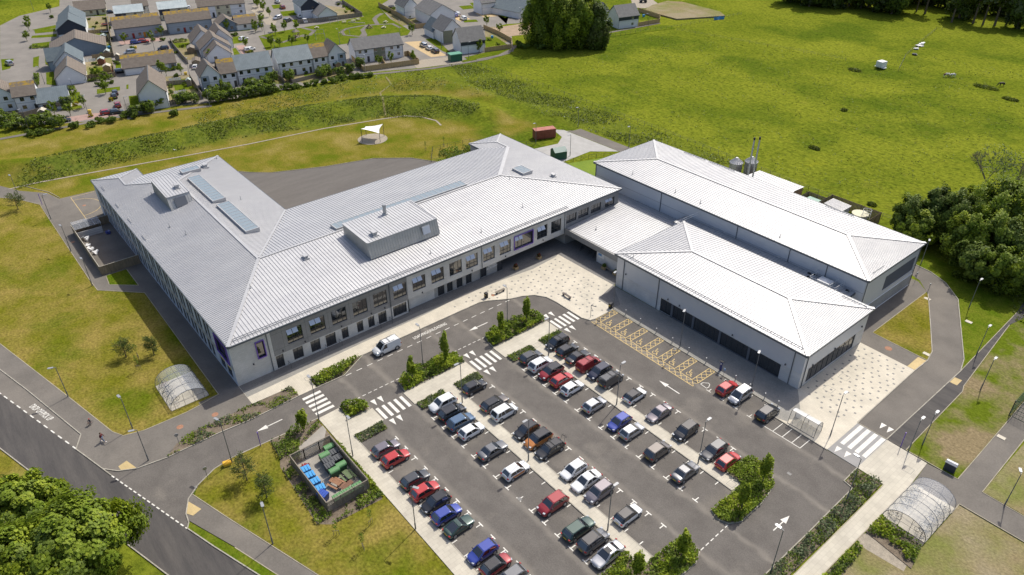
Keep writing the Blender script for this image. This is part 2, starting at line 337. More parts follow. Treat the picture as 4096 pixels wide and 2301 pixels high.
def ground_mat():
    a = mat('ground_grass', (.130,.160,.014), (.182,.206,.020), sc=.030, rough=.95, c3=(.085,.122,.011), sc3=.028, lo3=.47, hi3=.62, fine=.30, finesc=1.1, bump=.22, bsc=1.3, spec=0.)
    nt = a.node_tree; b = nt.nodes['Principled BSDF']; src = b.inputs['Base Color'].links[0].from_socket
    l = M['lawn'].node_tree; tc = nt.nodes.new('ShaderNodeTexCoord')
    def noise(s, d=5.):
        n = nt.nodes.new('ShaderNodeTexNoise'); n.inputs['Scale'].default_value = s; n.inputs['Detail'].default_value = d; n.inputs['Roughness'].default_value = .6
        nt.links.new(tc.outputs['Object'], n.inputs['Vector']); return n.outputs[0]
    # meadow mottle: rank patches, and the small shadows of grass tufts painted in
    v = _ramp(nt, noise(.55, 9.), [(.50,.56,.7), (1.0,1.0,1.0), (1.30,1.18,1.3)], [.36, .5, .70])
    mv = nt.nodes.new('ShaderNodeMix'); mv.data_type = 'RGBA'; mv.blend_type = 'MULTIPLY'; mv.inputs[0].default_value = .5
    nt.links.new(src, mv.inputs[6]); nt.links.new(v, mv.inputs[7])
    y = _ramp(nt, noise(.05, 9.), [(0,)*3, (1,)*3], [.66, .74])
    my = nt.nodes.new('ShaderNodeMix'); my.data_type = 'RGBA'; my.inputs[7].default_value = (.30,.29,.015,1)
    k = nt.nodes.new('ShaderNodeMath'); k.operation = 'MULTIPLY'; k.inputs[1].default_value = .3; nt.links.new(y, k.inputs[0])
    nt.links.new(k.outputs[0], my.inputs[0]); nt.links.new(mv.outputs[2], my.inputs[6])
    c = _ramp(nt, noise(.11), [(.105,.130,.010), (.175,.155,.024), (.25,.20,.058)], [.34, .5, .68])
    c = (lambda A, B: (nt.links.new(A, B.inputs[6]), B)[1])(c, nt.nodes.new('ShaderNodeMix')) if False else c
    g = _ramp(nt, noise(2.6, 6.), [(.68,)*3, (1.28,)*3], [.3, .7])
    mg = nt.nodes.new('ShaderNodeMix'); mg.data_type = 'RGBA'; mg.blend_type = 'MULTIPLY'; mg.inputs[0].default_value = 1
    nt.links.new(c, mg.inputs[6]); nt.links.new(g, mg.inputs[7])
    at = nt.nodes.new('ShaderNodeAttribute'); at.attribute_name = 'dry'
    ad = nt.nodes.new('ShaderNodeMath'); ad.operation = 'ADD'; nt.links.new(at.outputs['Fac'], ad.inputs[0])
    wob = nt.nodes.new('ShaderNodeMapRange'); wob.inputs[3].default_value = -.35; wob.inputs[4].default_value = .35
    nt.links.new(noise(.25), wob.inputs[0]); nt.links.new(wob.outputs[0], ad.inputs[1]); ad.use_clamp = True
    mx = nt.nodes.new('ShaderNodeMix'); mx.data_type = 'RGBA'
    nt.links.new(ad.outputs[0], mx.inputs[0]); nt.links.new(my.outputs[2], mx.inputs[6]); nt.links.new(mg.outputs[2], mx.inputs[7])
    ar = nt.nodes.new('ShaderNodeAttribute'); ar.attribute_name = 'rank'; m1 = nt.nodes.new('ShaderNodeMapRange'); m1.inputs[1].default_value = .38; m1.inputs[2].default_value = .55; m1.inputs[3].default_value = .35; nt.links.new(noise(.16, 7.), m1.inputs[0])
    mu = nt.nodes.new('ShaderNodeMath'); mu.operation = 'MULTIPLY'; nt.links.new(ar.outputs['Fac'], mu.inputs[0]); nt.links.new(m1.outputs[0], mu.inputs[1])
    rk = _ramp(nt, noise(.9, 8.), [(.055,.080,.012), (.10,.13,.018), (.15,.17,.03)], [.34, .5, .68]); mr_ = nt.nodes.new('ShaderNodeMix'); mr_.data_type = 'RGBA'
    nt.links.new(mu.outputs[0], mr_.inputs[0]); nt.links.new(mx.outputs[2], mr_.inputs[6]); nt.links.new(rk, mr_.inputs[7])
    nt.links.new(mr_.outputs[2], b.inputs['Base Color']); return a
me.materials.append(ground_mat())
ground = bpy.data.objects.new('ground', me); scene.collection.objects.link(ground); tag(ground, kind='structure')

def struct(name, polys, m, z0, z1):
    b = MB()
    for i_, P in enumerate(polys): b.prism(P, z0, z1+i_*.0011)
    return tag(b.build(name, m), kind='structure')
def rect(x0, x1, y0, y1): return [(x0,y0),(x1,y0),(x1,y1),(x0,y1)]
PLAZA_CURVE = [(-90.6,42.1),(-90.5,66.6),(-89.9,68.2),(-88.7,70.1),(-87.7,71.8),(-87.0,74.0),(-85.8,76.0),(-83.8,77.3),(-81.6,77.6),(-74.8,77.7),(-73.3,78.3),(-73.0,79.5),(-73.0,84.0)]
BEDW = [(-87.9,9.1),(-89.7,11),(-90.6,13.2),(-90.7,18.5),(-90.7,29.3),(-88,29.3),(-87.7,21.3),(-88.0,16.7)]
# carriageways
struct('main_road', [[(-170,-28),(-140,-19),(-105.2,-8.8),(-92.7,-4.9),(-87.4,-3.3),(-75.9,.5),(-68.6,2.8),(-50,8.6),(-20,18),(-20,25.5),(-50,15.2),(-61.7,11.1),(-68.8,8.6),(-73.7,7.0),(-82.3,4.3),(-89.4,2.1),(-97.9,-.4),(-118.6,-6.6),(-140,-12.9),(-170,-21.5)]], M['asphalt_dark'], 0, .03)
LAYBY = [(-170,-21.5),(-140,-12.9),(-118.6,-6.6),(-97.9,-.4),(-100.7,.9),(-117.1,-3.2),(-125.4,-5.5),(-140,-9.6),(-170,-17.8)]
struct('layby', [LAYBY], M['asphalt_path'], 0, .027)
ENTRY_W = [(-89.4,2.1),(-91.5,1.5),(-89.7,3.0),(-88.5,5.2),(-87.9,9.1),(-88.0,16.7),(-87.7,21.3),(-88,29.3)]
ENTRY_E = [(-73.7,7.0),(-74.6,7.5),(-76.2,7.7),(-78.5,8.8),(-80.1,10.7),(-81.5,13.4),(-82,16.2),(-81.7,22.3),(-81.5,29.2)]
lot = ENTRY_W+[(-88,32.3),(-87.9,37.1)]+PLAZA_CURVE+[(-38.2,84.0),(-37.7,82.0),(-29.2,81.9),(-24.8,82.0),(-24.6,78.4),(-23.2,78.1),(-23.0,67.2),(-22.8,55),(-22.8,30)]+[(-40,30),(-81.0,29.2)]+ENTRY_E[::-1]
struct('car_park', [lot], M['asphalt'], 0, .02)
EAST_W = [(-29.3,90.4),(-29.6,108.9),(-29.5,113.0),(-30.1,116.0),(-33.8,123.4),(-38.7,133.0),(-42.0,136.6),(-48,139)]
EAST_E = [(-24.8,90.4),(-24.8,114.4),(-25.8,118.0),(-34.3,135.4),(-38.3,139.4),(-42,141.2),(-48,142)]
struct('service_road', [EAST_W+EAST_E[::-1]], M['asphalt_path'], 0, .02)
struct('service_road', [[(-128,138.8),(-150.1,138.3),(-152.5,139.5),(-151,142.3),(-121,143),(-100,142.4),(-48,142),(-48,139),(-112,139)]], M['asphalt_path'], 0, .018)
# footways
struct('footpath', [[(-97.9,-.4),(-100.7,.9),(-117.1,-3.2),(-125.4,-5.5),(-140,-9.6),(-170,-17.8),(-170,-14),(-133.3,-4.2),(-110.9,1.5),(-98.3,4.6),(-96.4,5.6),(-95.6,8.3),(-95.5,14.4),(-95.8,16.7),(-95.8,22.92),(-90.9,22.92),(-90.7,18.5),(-90.6,13.2),(-89.7,11),(-87.9,9.1),(-88.5,5.2),(-89.7,3.0),(-91.5,1.5),(-94.9,.5)]], M['asphalt_path'], 0, .10)
struct('footpath', [[(-78.5,8.8),(-76.2,7.7),(-74.9,7.6),(-67.1,10.6),(-50,16.4),(-30,23.3),(-30,26),(-57.1,16.5),(-71.9,11.6),(-78.9,9.4)]], M['asphalt_path'], 0, .095)
struct('footpath', [[(-96.4,19.8),(-96.4,22.95),(-173.9,22.95),(-174.2,24),(-188,25.1),(-188.6,17.0),(-193.8,15.5),(-199.6,10.6),(-215,3),(-213,.5),(-198.1,6.3),(-195.2,9.2),(-188.1,12.9),(-178.2,12.9),(-145.6,13.1),(-140.6,13.3),(-133.8,20.0)], [(-96.5,16.6),(-95.7,16.6),(-95.7,22.95),(-96.5,22.95)]], M['asphalt_path'], 0, .07)
M['asphalt_play'] = mat('asphalt_play', (.115,.104,.093), (.135,.123,.11), sc=.3, rough=.92, fine=.12, finesc=4., stretch=(1.6,.25,1,R(0)))
struct('playground', [[(-133.5,49.8),(-168.5,49.8),(-176.5,55.7),(-174.1,57.6),(-170.4,61.7),(-165.1,73.9),(-161.7,86.0),(-155.6,93.8),(-149.3,97.5),(-140,99.6),(-133.5,99.6)]], M['asphalt_play'], 0, .03)
struct('service_yard', [[(-123.5,138.7),(-148.4,138.1),(-148.4,136.6),(-140.9,134.2),(-138.0,130),(-139.4,122.5),(-128,122.5),(-128.5,132.9)]], mat('concrete_yard', (.40,.39,.37), (.34,.33,.31), sc=.5, rough=.9), 0, .034)
# pale paving
struct('forecourt', [[(-103,54.9),(-97.0,54.9),(-96.25,54.9),(-96.25,22.9),(-90.9,22.9),(-90.7,29.3),(-88,29.3),(-88,32.3),(-90.6,32.3),(-90.7,42.1)]+PLAZA_CURVE[1:]+[(-73,84),(-77.0,84.4),(-78.7,89.9),(-78.7,98.6),(-103,98.6)]], M['paving'], 0, .11)
struct('sett_band', [[(-96.15,22.95),(-94.5,22.95),(-95.0,44),(-95.2,57),(-94.6,60),(-94.6,70),(-94.2,80),(-94.0,89.6),(-78.75,89.9),(-77.2,84.3),(-73.2,84.2),(-73.2,86),(-78.7,89.93),(-78.7,98.5),(-102.9,98.5),(-102.9,76),(-96.9,76),(-96.9,55),(-96.15,55)]], M['setts'], .09, .116)
struct('sett_band', [[(-94.5,22.95),(-92.8,22.95),(-93.6,44),(-93.7,57),(-94.4,66),(-93.8,74.4),(-93.0,82),(-93.6,88.5),(-94.0,89.6),(-94.2,80),(-94.6,70),(-94.6,60),(-95.2,57),(-95.0,44)]], M['setts2'], .09, .116)
struct('hall_walk', [[(-78.7,89.9),(-77.0,84.2),(-38.2,83.9),(-36.4,82.8),(-35.0,84.6),(-39.1,90.2)], [(-38.4,84.1),(-37.9,81.9),(-36.0,82.6),(-36.3,84.0)]], M['setts2'], 0, .112)
struct('east_forecourt', [[(-39.1,90.2),(-35.0,84.6),(-36.4,82.8),(-37.6,82.0),(-29.2,82.0),(-29.2,90.4),(-29.6,108.9),(-39.1,109.1)]], M['paving'], 0, .108)
struct('east_walk', [[(-24.7,82.0),(-20.9,81.9),(-20.7,74.2),(-20.7,55),(-18.6,55),(-18.5,84.4),(-18.9,90.2),(-24.7,90.3)]], M['paving2'], 0, .108)
struct('raised_crossing', [rect(-29.2,-24.7,82.0,90.4)], mat('crossing_grey', (.27,.265,.255), (.31,.3,.29), sc=.6, rough=.9), 0, .085)
struct('footpath', [[(-43.6,109.0),(-39.2,109.0),(-29.6,108.9),(-29.5,112.9),(-39.2,113.4),(-39.2,133.5),(-41.9,135.9),(-43.6,135.9)]], M['asphalt_path'], 0, .07)
struct('east_footpath', [[(-24.7,90.4),(-22.0,90.4),(-22.4,109.5),(-22.8,111),(-24.9,134),(-23,145),(-26.3,145),(-25.6,139.1),(-24.8,114.4)]], M['asphalt_dark'], 0, .075)
struct('east_footpath', [[(-18.5,86.0),(-18.9,90.2),(-14.9,90.5),(-15.2,108.3),(-15.4,118),(-11.9,118),(-12.1,105.5),(-11.8,90.6),(-6.7,90.7),(5,90.4),(5,86.4),(-12.9,86.2),(-12.9,76),(-18.5,76)]], M['asphalt_path'], 0, .07)
# bay walks between the rows and the island walk
walks = [[(-81.4,29.2),(-22.8,29.2),(-22.8,31.5),(-74.9,31.5),(-74.8,36.6),(-78.2,36.6),(-78.2,32.6),(-81.5,32.6)], rect(-78.1,-74.8,42.1,54.2), rect(-74.8,-33.0,47.35,49.25), rect(-78.1,-74.8,60.0,72.2), rect(-74.8,-33.2,65.4,67.15)]
struct('bay_walk', walks, M['paving2'], 0, .11)
# lawns and rough ground
struct('lawn', [[(-95.8,16.6),(-95.5,14.4),(-95.6,8.3),(-96.4,5.6),(-98.3,4.6),(-110.9,1.5),(-133.3,-4.2),(-170,-14),(-196,-21),(-199,5.4),(-195.2,9.0),(-188.1,12.7),(-178.2,12.7),(-145.6,13.0),(-140.4,13.2),(-133.8,19.8),(-96.4,19.7)]], M['lawn'], 0, .068)
struct('lawn', [[(-78.5,9.6),(-71.9,11.8),(-57.1,16.7),(-30,26.2),(-22.8,29.1),(-81.4,29.1),(-81.7,22.3),(-82,16.2),(-81.5,13.4),(-80.1,10.7)]], M['lawn'], 0, .09)
struct('lawn', [[(-39.2,113.4),(-29.6,113.0),(-30.1,116.0),(-33.8,123.4),(-38.7,133.0),(-39.2,133.0)]], M['lawn'], 0, .078)
struct('verge', [[(-74.9,7.5),(-73.7,7.1),(-68.8,8.7),(-61.7,11.2),(-50,15.4),(-30,22.4),(-30,23.2),(-50,16.3),(-67.1,10.5)]], M['verge'], 0, .088)
struct('verge', [[(-24.8,114.6),(-22.9,111),(-25.1,134.9),(-24.4,146),(-45,150),(-48,142.2),(-42,141.3),(-38.2,139.5),(-34.2,135.4),(-25.8,118.0)]], M['verge'], 0, .05)
struct('rough_ground', [[(-22.3,90.5),(-15.0,90.5),(-15.3,108.3),(-15.5,118),(-10,150),(-22.9,150),(-24.8,134.9),(-22.9,111),(-22.4,109.5)]], M['rough_mix'], 0, .05)
struct('rough_ground', [rect(-11.8,30,90.9,150), [(-18.3,55),(-18.3,75.9),(-12.8,75.9),(-12.8,86.1),(20,86.3),(20,50),(-18.3,50)]], M['drygrass'], 0, .05)
struct('gravel_strip', [[(-19.0,70.8),(-18.3,72.6),(-13.0,73.4),(-12.6,70.8),(-17.1,70.3)]], M['gravel'], 0, .057)
# kerbs and edgings
k = MB()
for L in (ENTRY_W, PLAZA_CURVE, [(-88,32.3),(-87.9,37.1),(-90.6,42.1)], ENTRY_E+[(-81.4,29.1)], [(-170,-17.8),(-140,-9.6),(-125.4,-5.5),(-117.1,-3.2),(-100.7,.9),(-97.9,-.4),(-94.9,.5),(-91.5,1.5)], [(-73,84.0),(-38.2,83.95),(-37.7,82.0),(-29.2,81.9)], [(-24.7,82.0),(-24.6,78.4),(-23.2,78.1),(-23.0,67.2),(-22.8,45)],
          [(-74.9,31.55),(-22.8,31.5)], [(-74.8,47.3),(-33,47.3),(-33,49.3),(-74.8,49.3)], [(-74.8,65.35),(-33.1,65.35)], [(-33.3,67.2),(-74.8,67.2)], EAST_W[:6], EAST_E,
          [(-73.7,7.05),(-68.8,8.65),(-61.7,11.15),(-50,15.25),(-30,22.35)], [(-170,-28),(-140,-19),(-105.2,-8.8),(-92.7,-4.9),(-75.9,.5),(-68.6,2.8),(-50,8.6),(-20,18)]):
    k.strip(L, .14, 0, .13)
tag(k.build('kerb', M['kerb']), kind='structure')
k = MB()
for L in ([(-133.3,-4.2),(-110.9,1.5),(-98.3,4.6),(-96.4,5.6),(-95.6,8.3),(-95.5,14.4),(-95.8,16.7)], [(-199,5.8),(-195.2,9.1),(-188.1,12.8),(-178.2,12.8),(-145.6,13.05),(-140.5,13.25),(-133.8,19.9),(-96.4,19.75),(-95.8,16.6)], [(-78.9,9.5),(-71.9,11.7),(-57.1,16.6),(-30,26.1)], [(-67.1,10.55),(-50,16.35),(-30,23.25)],
          [(-202,12),(-194,16),(-189,17.2)], [(-39.2,113.4),(-29.6,113.0)], [(-39.2,113.4),(-39.2,133.0)], [(-22.0,90.4),(-22.4,109.5),(-22.85,111),(-24.9,134)], [(-24.8,114.4),(-25.6,139.1)], [(-14.9,90.5),(-15.2,108.3),(-15.4,118)], [(-11.8,90.7),(-12.1,105.5)], [(-22,90.45),(-14.9,90.5)], [(-11.8,90.7),(5,90.5)], [(-12.9,86.3),(5,86.45)], [(-12.85,84),(-12.85,86.2)],
          [(-20.8,81.9),(-20.7,55)], [(-18.55,55),(-18.5,76.4)], [(-29.25,90.4),(-24.7,90.4)], [(-168.5,49.7),(-176.5,55.7),(-174.1,57.6),(-170.4,61.7),(-165.1,73.9),(-161.7,86.0),(-155.6,93.8),(-149.3,97.5),(-140,99.6)], [(-144.9,15.9),(-141.1,15.5),(-137.2,19.8),(-145,19.8)]):
    k.strip(L, .1, 0, .125)
tag(k.build('path_edging', M['edging']), kind='structure')
struct('garden_bed', [[(-145,16),(-141.2,15.6),(-137.4,19.7),(-145,19.7)]], M['verge'], 0, .085)
# stony drain line along the foot of the bank
stone = [(-203,-2),(-202,14),(-199.5,27.9),(-195.5,48),(-192.3,65.3),(-189.6,86.6),(-185.4,103.7),(-183.3,109.8),(-179.4,113.0),(-174,114.6),(-170,113.5)]
b = MB()
for (ax, ay), (bx, by) in zip(stone, stone[1:]):
    d = Vector((bx-ax, by-ay)); n = Vector((-d.y, d.x)).normalized()*.28
    N = max(2, int(d.length/2))
    for i in range(N):
        p0 = Vector((ax, ay))+d*(i/N); p1 = Vector((ax, ay))+d*((i+1)/N)
        b.poly([(q.x, q.y, gz(q.x, q.y)+.06) for q in (p0-n, p1-n, p1+n, p0+n)])
tag(b.build('drain_line', M['gravel']), kind='structure')

# ------------------------------------------------------------------ painted markings
ZM = .026
w = MB(); yel = MB()
def line(b, p, q, wd, z=ZM):
    p, q = Vector(p), Vector(q); d = (q-p).normalized(); n = Vector((-d.y, d.x))*wd/2
    b.poly([(*(p-n), z), (*(q-n), z), (*(q+n), z), (*(p+n), z)])
def dashes(b, p, q, on, off, wd, z=ZM):
    p, q = Vector(p), Vector(q); L = (q-p).length; d = (q-p)/L; t = 0
    while t < L-.1: line(b, p+d*t, p+d*min(t+on, L), wd, z); t += on+off
def tri(b, c, s, hx, hy, z=ZM):
    c = Vector(c); b.poly([(c.x-hx, c.y-hy, z), (c.x-hx, c.y+hy, z), (c.x+s*hx if s > 0 else c.x+hx, c.y, z)] if s > 0 else [(c.x+hx, c.y-hy, z), (c.x+hx, c.y+hy, z), (c.x-hx, c.y, z)])
dashes(w, (-140,-12.9), (-97.9,-.35), 1.0, .95, .18, .036)
dashes(w, (-89.4,2.1), (-73.8,7.0), .62, .38, .16, .036)
dashes(w, (-87.7,37.3), (-87.6,73), 1.0, .95, .12)
dashes(w, (-81.7,32.8), (-81.5,61.2), .6, .42, .11)
dashes(w, (-30.0,54.6), (-30.2,60.6), .6, .42, .12)
for y0 in (36.9, 54.75, 72.6):                                   # zebra bars at the three island crossings
    for i in range(5): w.poly([(x, y, ZM) for x, y in ((-77.8,y0+i*1.05),(-74.9,y0+i*1.05),(-74.9,y0+.5+i*1.05),(-77.8,y0+.5+i*1.05))])
    for s, cx in ((-1, -79.1), (1, -73.6)):
        for dy in (.35, 1.55): 
            x0, x1 = (cx-.75, cx+.75)
            yy = y0+dy+(3.0 if False else .0)
            if s < 0: w.poly([(x0, yy+3.2, ZM), (x0, yy+4.0, ZM), (x1, yy+3.6, ZM)] if False else [(x0, yy-.1, ZM), (x0, yy+.7, ZM), (x1, yy+.3, ZM)][::1])
            else: w.poly([(x0, yy-.1, ZM), (x0, yy+.7, ZM), (x1, yy+.3, ZM)])
for i in range(5): w.poly([(x, y, ZM) for x, y in ((-87.15+i*1.08,29.35),(-86.6+i*1.08,29.35),(-86.6+i*1.08,32.4),(-87.15+i*1.08,32.4))])
for i in range(4): w.poly([(x, y, .09) for x, y in ((-28.75+i*1.1,84.6),(-28.15+i*1.1,84.6),(-28.15+i*1.1,90.2),(-28.75+i*1.1,90.2))])
for c in ((-28.3,82.5),(-26.9,82.6)): w.poly([(c[0]-.4,c[1]+1.2,.09),(c[0]+.4,c[1]+1.2,.09),(c[0],c[1]-.2,.09)][::-1])
for c in ((-26.6,92.3),(-25.5,92.3)): w.poly([(c[0]-.4,c[1]+.9,ZM),(c[0]+.4,c[1]+.9,ZM),(c[0],c[1]-.5,ZM)][::-1])
def arrow(p, q, wd=.16, z=ZM):
    """straight arrow from tail p to tip q"""
    p, q = Vector(p), Vector(q); d = (q-p); L = d.length; d /= L; n = Vector((-d.y, d.x))
    line(w, p, p+d*(L*.62), wd, z); a = p+d*(L*.60)
    w.poly([(*(a-n*.42), z+.001), (*q, z+.001), (*(a+n*.42), z+.001)])
arrow((-84.8,25.0), (-84.8,21.0)); arrow((-84.6,63.9), (-84.7,59.9)); arrow((-50.4,75.2), (-54.5,75.2)); arrow((-26.0,64.0), (-26.0,67.6), .14)
X0 = -70.45; PX = 2.503
for k_ in range(0, 20):                                          # T ticks at the open end and short ticks at the kerb
    x = X0+k_*PX
    rows = [(36.15, 32.0, -1), (42.45, 46.9, 1), (54.0, 49.7, -1), (60.25, 64.9, 1), (72.0, 67.7, -1)]
    for j, (yo, yk, s) in enumerate(rows):
        if j in (2, 3, 4) and x > -35: continue
        if j == 1 and x > -36: continue
        line(w, (x-.45, yo), (x+.45, yo), .15); line(w, (x, yo), (x, yo+s*.78), .14, ZM+.001)
        line(w, (x, yk-.4), (x, yk+.4), .13)
for k_ in range(9, 13):
    x = X0+k_*PX+.05; line(w, (x-.42, 79.2), (x+.42, 79.2), .11); line(w, (x, 79.2), (x, 79.92), .10, ZM+.001); line(w, (x, 83.1), (x, 83.7), .10)
line(w, (-37.9,79.2), (-31.8,79.3), .1)
for x in (-36.3,-34.75,-33.2,-31.85): line(w, (x,79.3), (x,81.8), .1, ZM+.001)
# accessible bays
HB = [-72.9+i*3.6 for i in range(7)]
def hatch(b, x0, x1, y0, y1, st, z=ZM):
    """diamond lattice inside a rectangle"""
    for s in (1, -1):
        t = -(y1-y0)
        while t < (x1-x0)+(y1-y0):
            pts = []
            for u in (0, 1):
                pass
            a = (x0+t, y0 if s > 0 else y1); bq = (x0+t+(y1-y0), y1 if s > 0 else y0)
            # clip to x range
            def cut(xa): return a[1]+(xa-a[0])*(bq[1]-a[1])/(bq[0]-a[0])
            xa, xb = max(a[0], x0), min(bq[0], x1)
            if xb-xa > .05: line(b, (xa, cut(xa)), (xb, cut(xb)), .085, z+(.001 if s > 0 else .002))
            t += st
    line(b, (x0, y0), (x1, y0), .11, z+.003); line(b, (x0, y1), (x1, y1), .11, z+.003)
hatch(yel, -72.9, -50.15, 78.25, 79.4, 1.2)
for i in range(7):
    xa = HB[i]; xb = xa+1.15
    hatch(yel, xa, xb, 79.4, 83.8, 1.15); line(yel, (xa, 79.4), (xa, 83.8), .11, ZM+.004); line(yel, (xb, 79.4), (xb, 83.8), .11, ZM+.004)
def wheelchair(b, cx, cy, s=1., z=ZM):
    pts = [(cx-.05+.42*s*math.cos(a), cy+.42*s*math.sin(a)) for a in [R(150+i*24) for i in range(10)]]
    for p, q in zip(pts, pts[1:]): line(b, p, q, .11*s, z)
    for L in ([(-.35,.95),(-.25,.3),(.35,.25)], [(-.3,.6),(.3,.58)], [(.35,.25),(.55,-.35),(.78,-.28)]):
        for p, q in zip(L, L[1:]): line(b, (cx+p[0]*s, cy+p[1]*s), (cx+q[0]*s, cy+q[1]*s), .12*s, z+.001)
    c = (cx-.37*s, cy+1.12*s); b.poly([(c[0]+.13*s*math.cos(R(i*45)), c[1]+.13*s*math.sin(R(i*45)), z) for i in range(8)])
for i in range(6): wheelchair(yel, HB[i]+2.35, 80.2, .95)
# electric car sign
cpts = [(-49.75,79.6),(-49.7,80.2),(-49.35,80.45),(-49.1,80.75),(-48.7,80.6),(-48.45,80.0),(-48.5,79.5)]
for p, q in zip(cpts, cpts[1:]+cpts[:1]): line(w, p, q, .1)
def text_mesh(name, s, size, m, loc, rot, parent=None, extrude=0., sx=1., sy=1., align='LEFT', space=1., line_d=1.):
    cu = bpy.data.curves.new(name, 'FONT'); cu.body = s; cu.size = size; cu.extrude = extrude; cu.align_x = align; cu.space_character = space; cu.space_line = line_d; cu.offset = size*.02
    t = bpy.data.objects.new(name, cu); scene.collection.objects.link(t); bpy.context.view_layer.update()
    me = bpy.data.meshes.new_from_object(t.evaluated_get(bpy.context.evaluated_depsgraph_get())); bpy.data.objects.remove(t)
    me.materials.clear(); me.materials.append(m); me.name = name
    o = bpy.data.objects.new(name, me); scene.collection.objects.link(o)
    o.location = loc; o.rotation_euler = rot; o.scale = (sx, sy, 1)
    if parent: o.parent = parent
    return o
tag(text_mesh('loading_lettering', 'LOADING/UNLOADING', 1.0, M['white_line'], (-88.75, 51.15, .03), (0, 0, R(90)), sx=.60, sy=1.0, space=1.1), kind='structure')
tag(text_mesh('drop_off_lettering', 'DROP OFF/PICK UP', 1.0, M['white_line'], (-112.3, -3.75, .036), (0, 0, R(16.5)), sx=.60, sy=1.3, space=1.1), kind='structure')
tag(w.build('white_markings', M['white_line']), kind='structure')
tag(yel.build('yellow_markings', M['yellow_line']), kind='structure')
# dark setts dotted over the pale paving
b = MB(); rng = random.Random(3)
FC = [(-93.0,60),(-93.6,68),(-93.2,76),(-92.6,83),(-92.9,88.2),(-79.2,88.9),(-77.6,84.2),(-73.6,83.6),(-73.6,79.2),(-76,78.3),(-84.2,78.0),(-87.8,75.4),(-89.4,70.4),(-91.1,66),(-92.2,60)]
EC = [(-38.6,90.6),(-38.6,108.4),(-30.2,108.3),(-29.9,91),(-31.5,88)]
for P, z in ((FC, .114), (EC, .112)):
    for i in range(40):
        for j in range(40):
            x = -96+i*1.45+(j % 2)*.72+rng.uniform(-.28,.28); y = 58+j*1.35+rng.uniform(-.28,.28)
            if P is EC: x = -40+i*1.25+(j % 2)*.62+rng.uniform(-.25,.25); y = 88+j*1.25+rng.uniform(-.25,.25)
            if inpoly(P, x, y): b.poly([(x-.17,y-.17,z),(x+.17,y-.17,z),(x+.17,y+.17,z),(x-.17,y+.17,z)])
tag(b.build('dark_setts', M['sett_dark']), kind='structure')
struct('tactile_paving', [[(-90.5,3.3),(-90.9,4.5),(-88.5,5.2),(-89.4,3.4)], [(-78.0,8.65),(-75.7,9.5),(-75.3,8.3),(-76.2,7.75)]], M['tactile'], .05, .113)
struct('tactile_paving', [[(-30.9,109.0),(-30.9,112.8),(-29.5,112.8),(-29.65,109.0)], [(-24.7,110.3),(-24.7,112.1),(-23.6,112.2),(-23.6,110.3)]], M['tactile'], .05, .09)
# drain grates and covers
b = MB()
for x, y in ((-81.2,19.6),(-88.9,14.8),(-79.9,10.3),(-88.5,6.3),(-73.9,43.2),(-72.2,60.9),(-48.3,60.4),(-50.4,42.6),(-22.9,70.9),(-22.8,62.3),(-58.3,83.6),(-49.2,83.6),(-30.1,73.9),(-89.9,46.5)):
    b.box(x-.3, x+.3, y-.22, y+.22, .0, .031)
tag(b.build('drain_grates', M['sett_dark']), kind='structure')
b = MB()
for x, y, s_ in ((-90.9,32.2,.45),(-91.9,48.4,.45),(-91.7,71,.4),(-91.2,45,.4),(-82,86,.6),(-79.6,83,.6),(-51,86.6,.5),(-40.6,86,.5),(-36,98.5,.7),(-36,94,.7),(-74.1,46,.5),(-73.9,66.3,.5),(-34,66.2,.5),(-20,87,.6)):
    for p, q in (((x-s_,y-s_),(x+s_,y-s_)),((x+s_,y-s_),(x+s_,y+s_)),((x+s_,y+s_),(x-s_,y+s_)),((x-s_,y+s_),(x-s_,y-s_))): line(b, p, q, .05, .118)
tag(b.build('cover_frames', M['sett_dark']), kind='structure')
b = MB()
for x, y, r_, z in ((-90.7,70.0,.38,.118),(-92.9,12.6,.5,.104),(-92.2,17.6,.5,.104),(-35.2,111.2,.6,.08),(-163.9,14.3,.4,.08),(-181,20.6,.4,.078)): b.poly([(x+r_*math.cos(R(i*36)), y+r_*math.sin(R(i*36)), z) for i in range(10)])
tag(b.build('rusty_covers', mat('rust', (.30,.13,.07), (.36,.2,.13), sc=3, rough=.9)), kind='structure')
b = MB(); P = GS(2, [(1270,720),(1320,790),(1215,870),(1240,960),(1255,1030),(1265,1085)])
for (ax, ay), (bx, by) in zip(P, P[1:]):
    N = 8; n = Vector((-(by-ay), bx-ax)).normalized()*.3
    for i in range(N):
        p0 = Vector((ax,ay)).lerp(Vector((bx,by)), i/N); p1 = Vector((ax,ay)).lerp(Vector((bx,by)), (i+1)/N)
        b.poly([(q.x, q.y, gz(q.x, q.y)+.12) for q in (p0-n, p1-n, p1+n, p0+n)])
tag(b.build('worn_path', M['drygrass']), kind='structure')
# netball court lines on the left footpath
b = MB()
for p, q in (((-187.6,19.2),(-187.5,24.4)),((-187.6,19.2),(-173.6,19.2)),((-173.6,19.2),(-173.5,22.4))): line(b, p, q, .1, .075)
arc = [(-180.5+5*math.cos(a), 19.2+4.8*math.sin(a)) for a in [R(i*12) for i in range(16)]]
for p, q in zip(arc, arc[1:]): line(b, p, q, .1, .075)
tag(b.build('court_lines', M['yellow_line']), kind='structure')
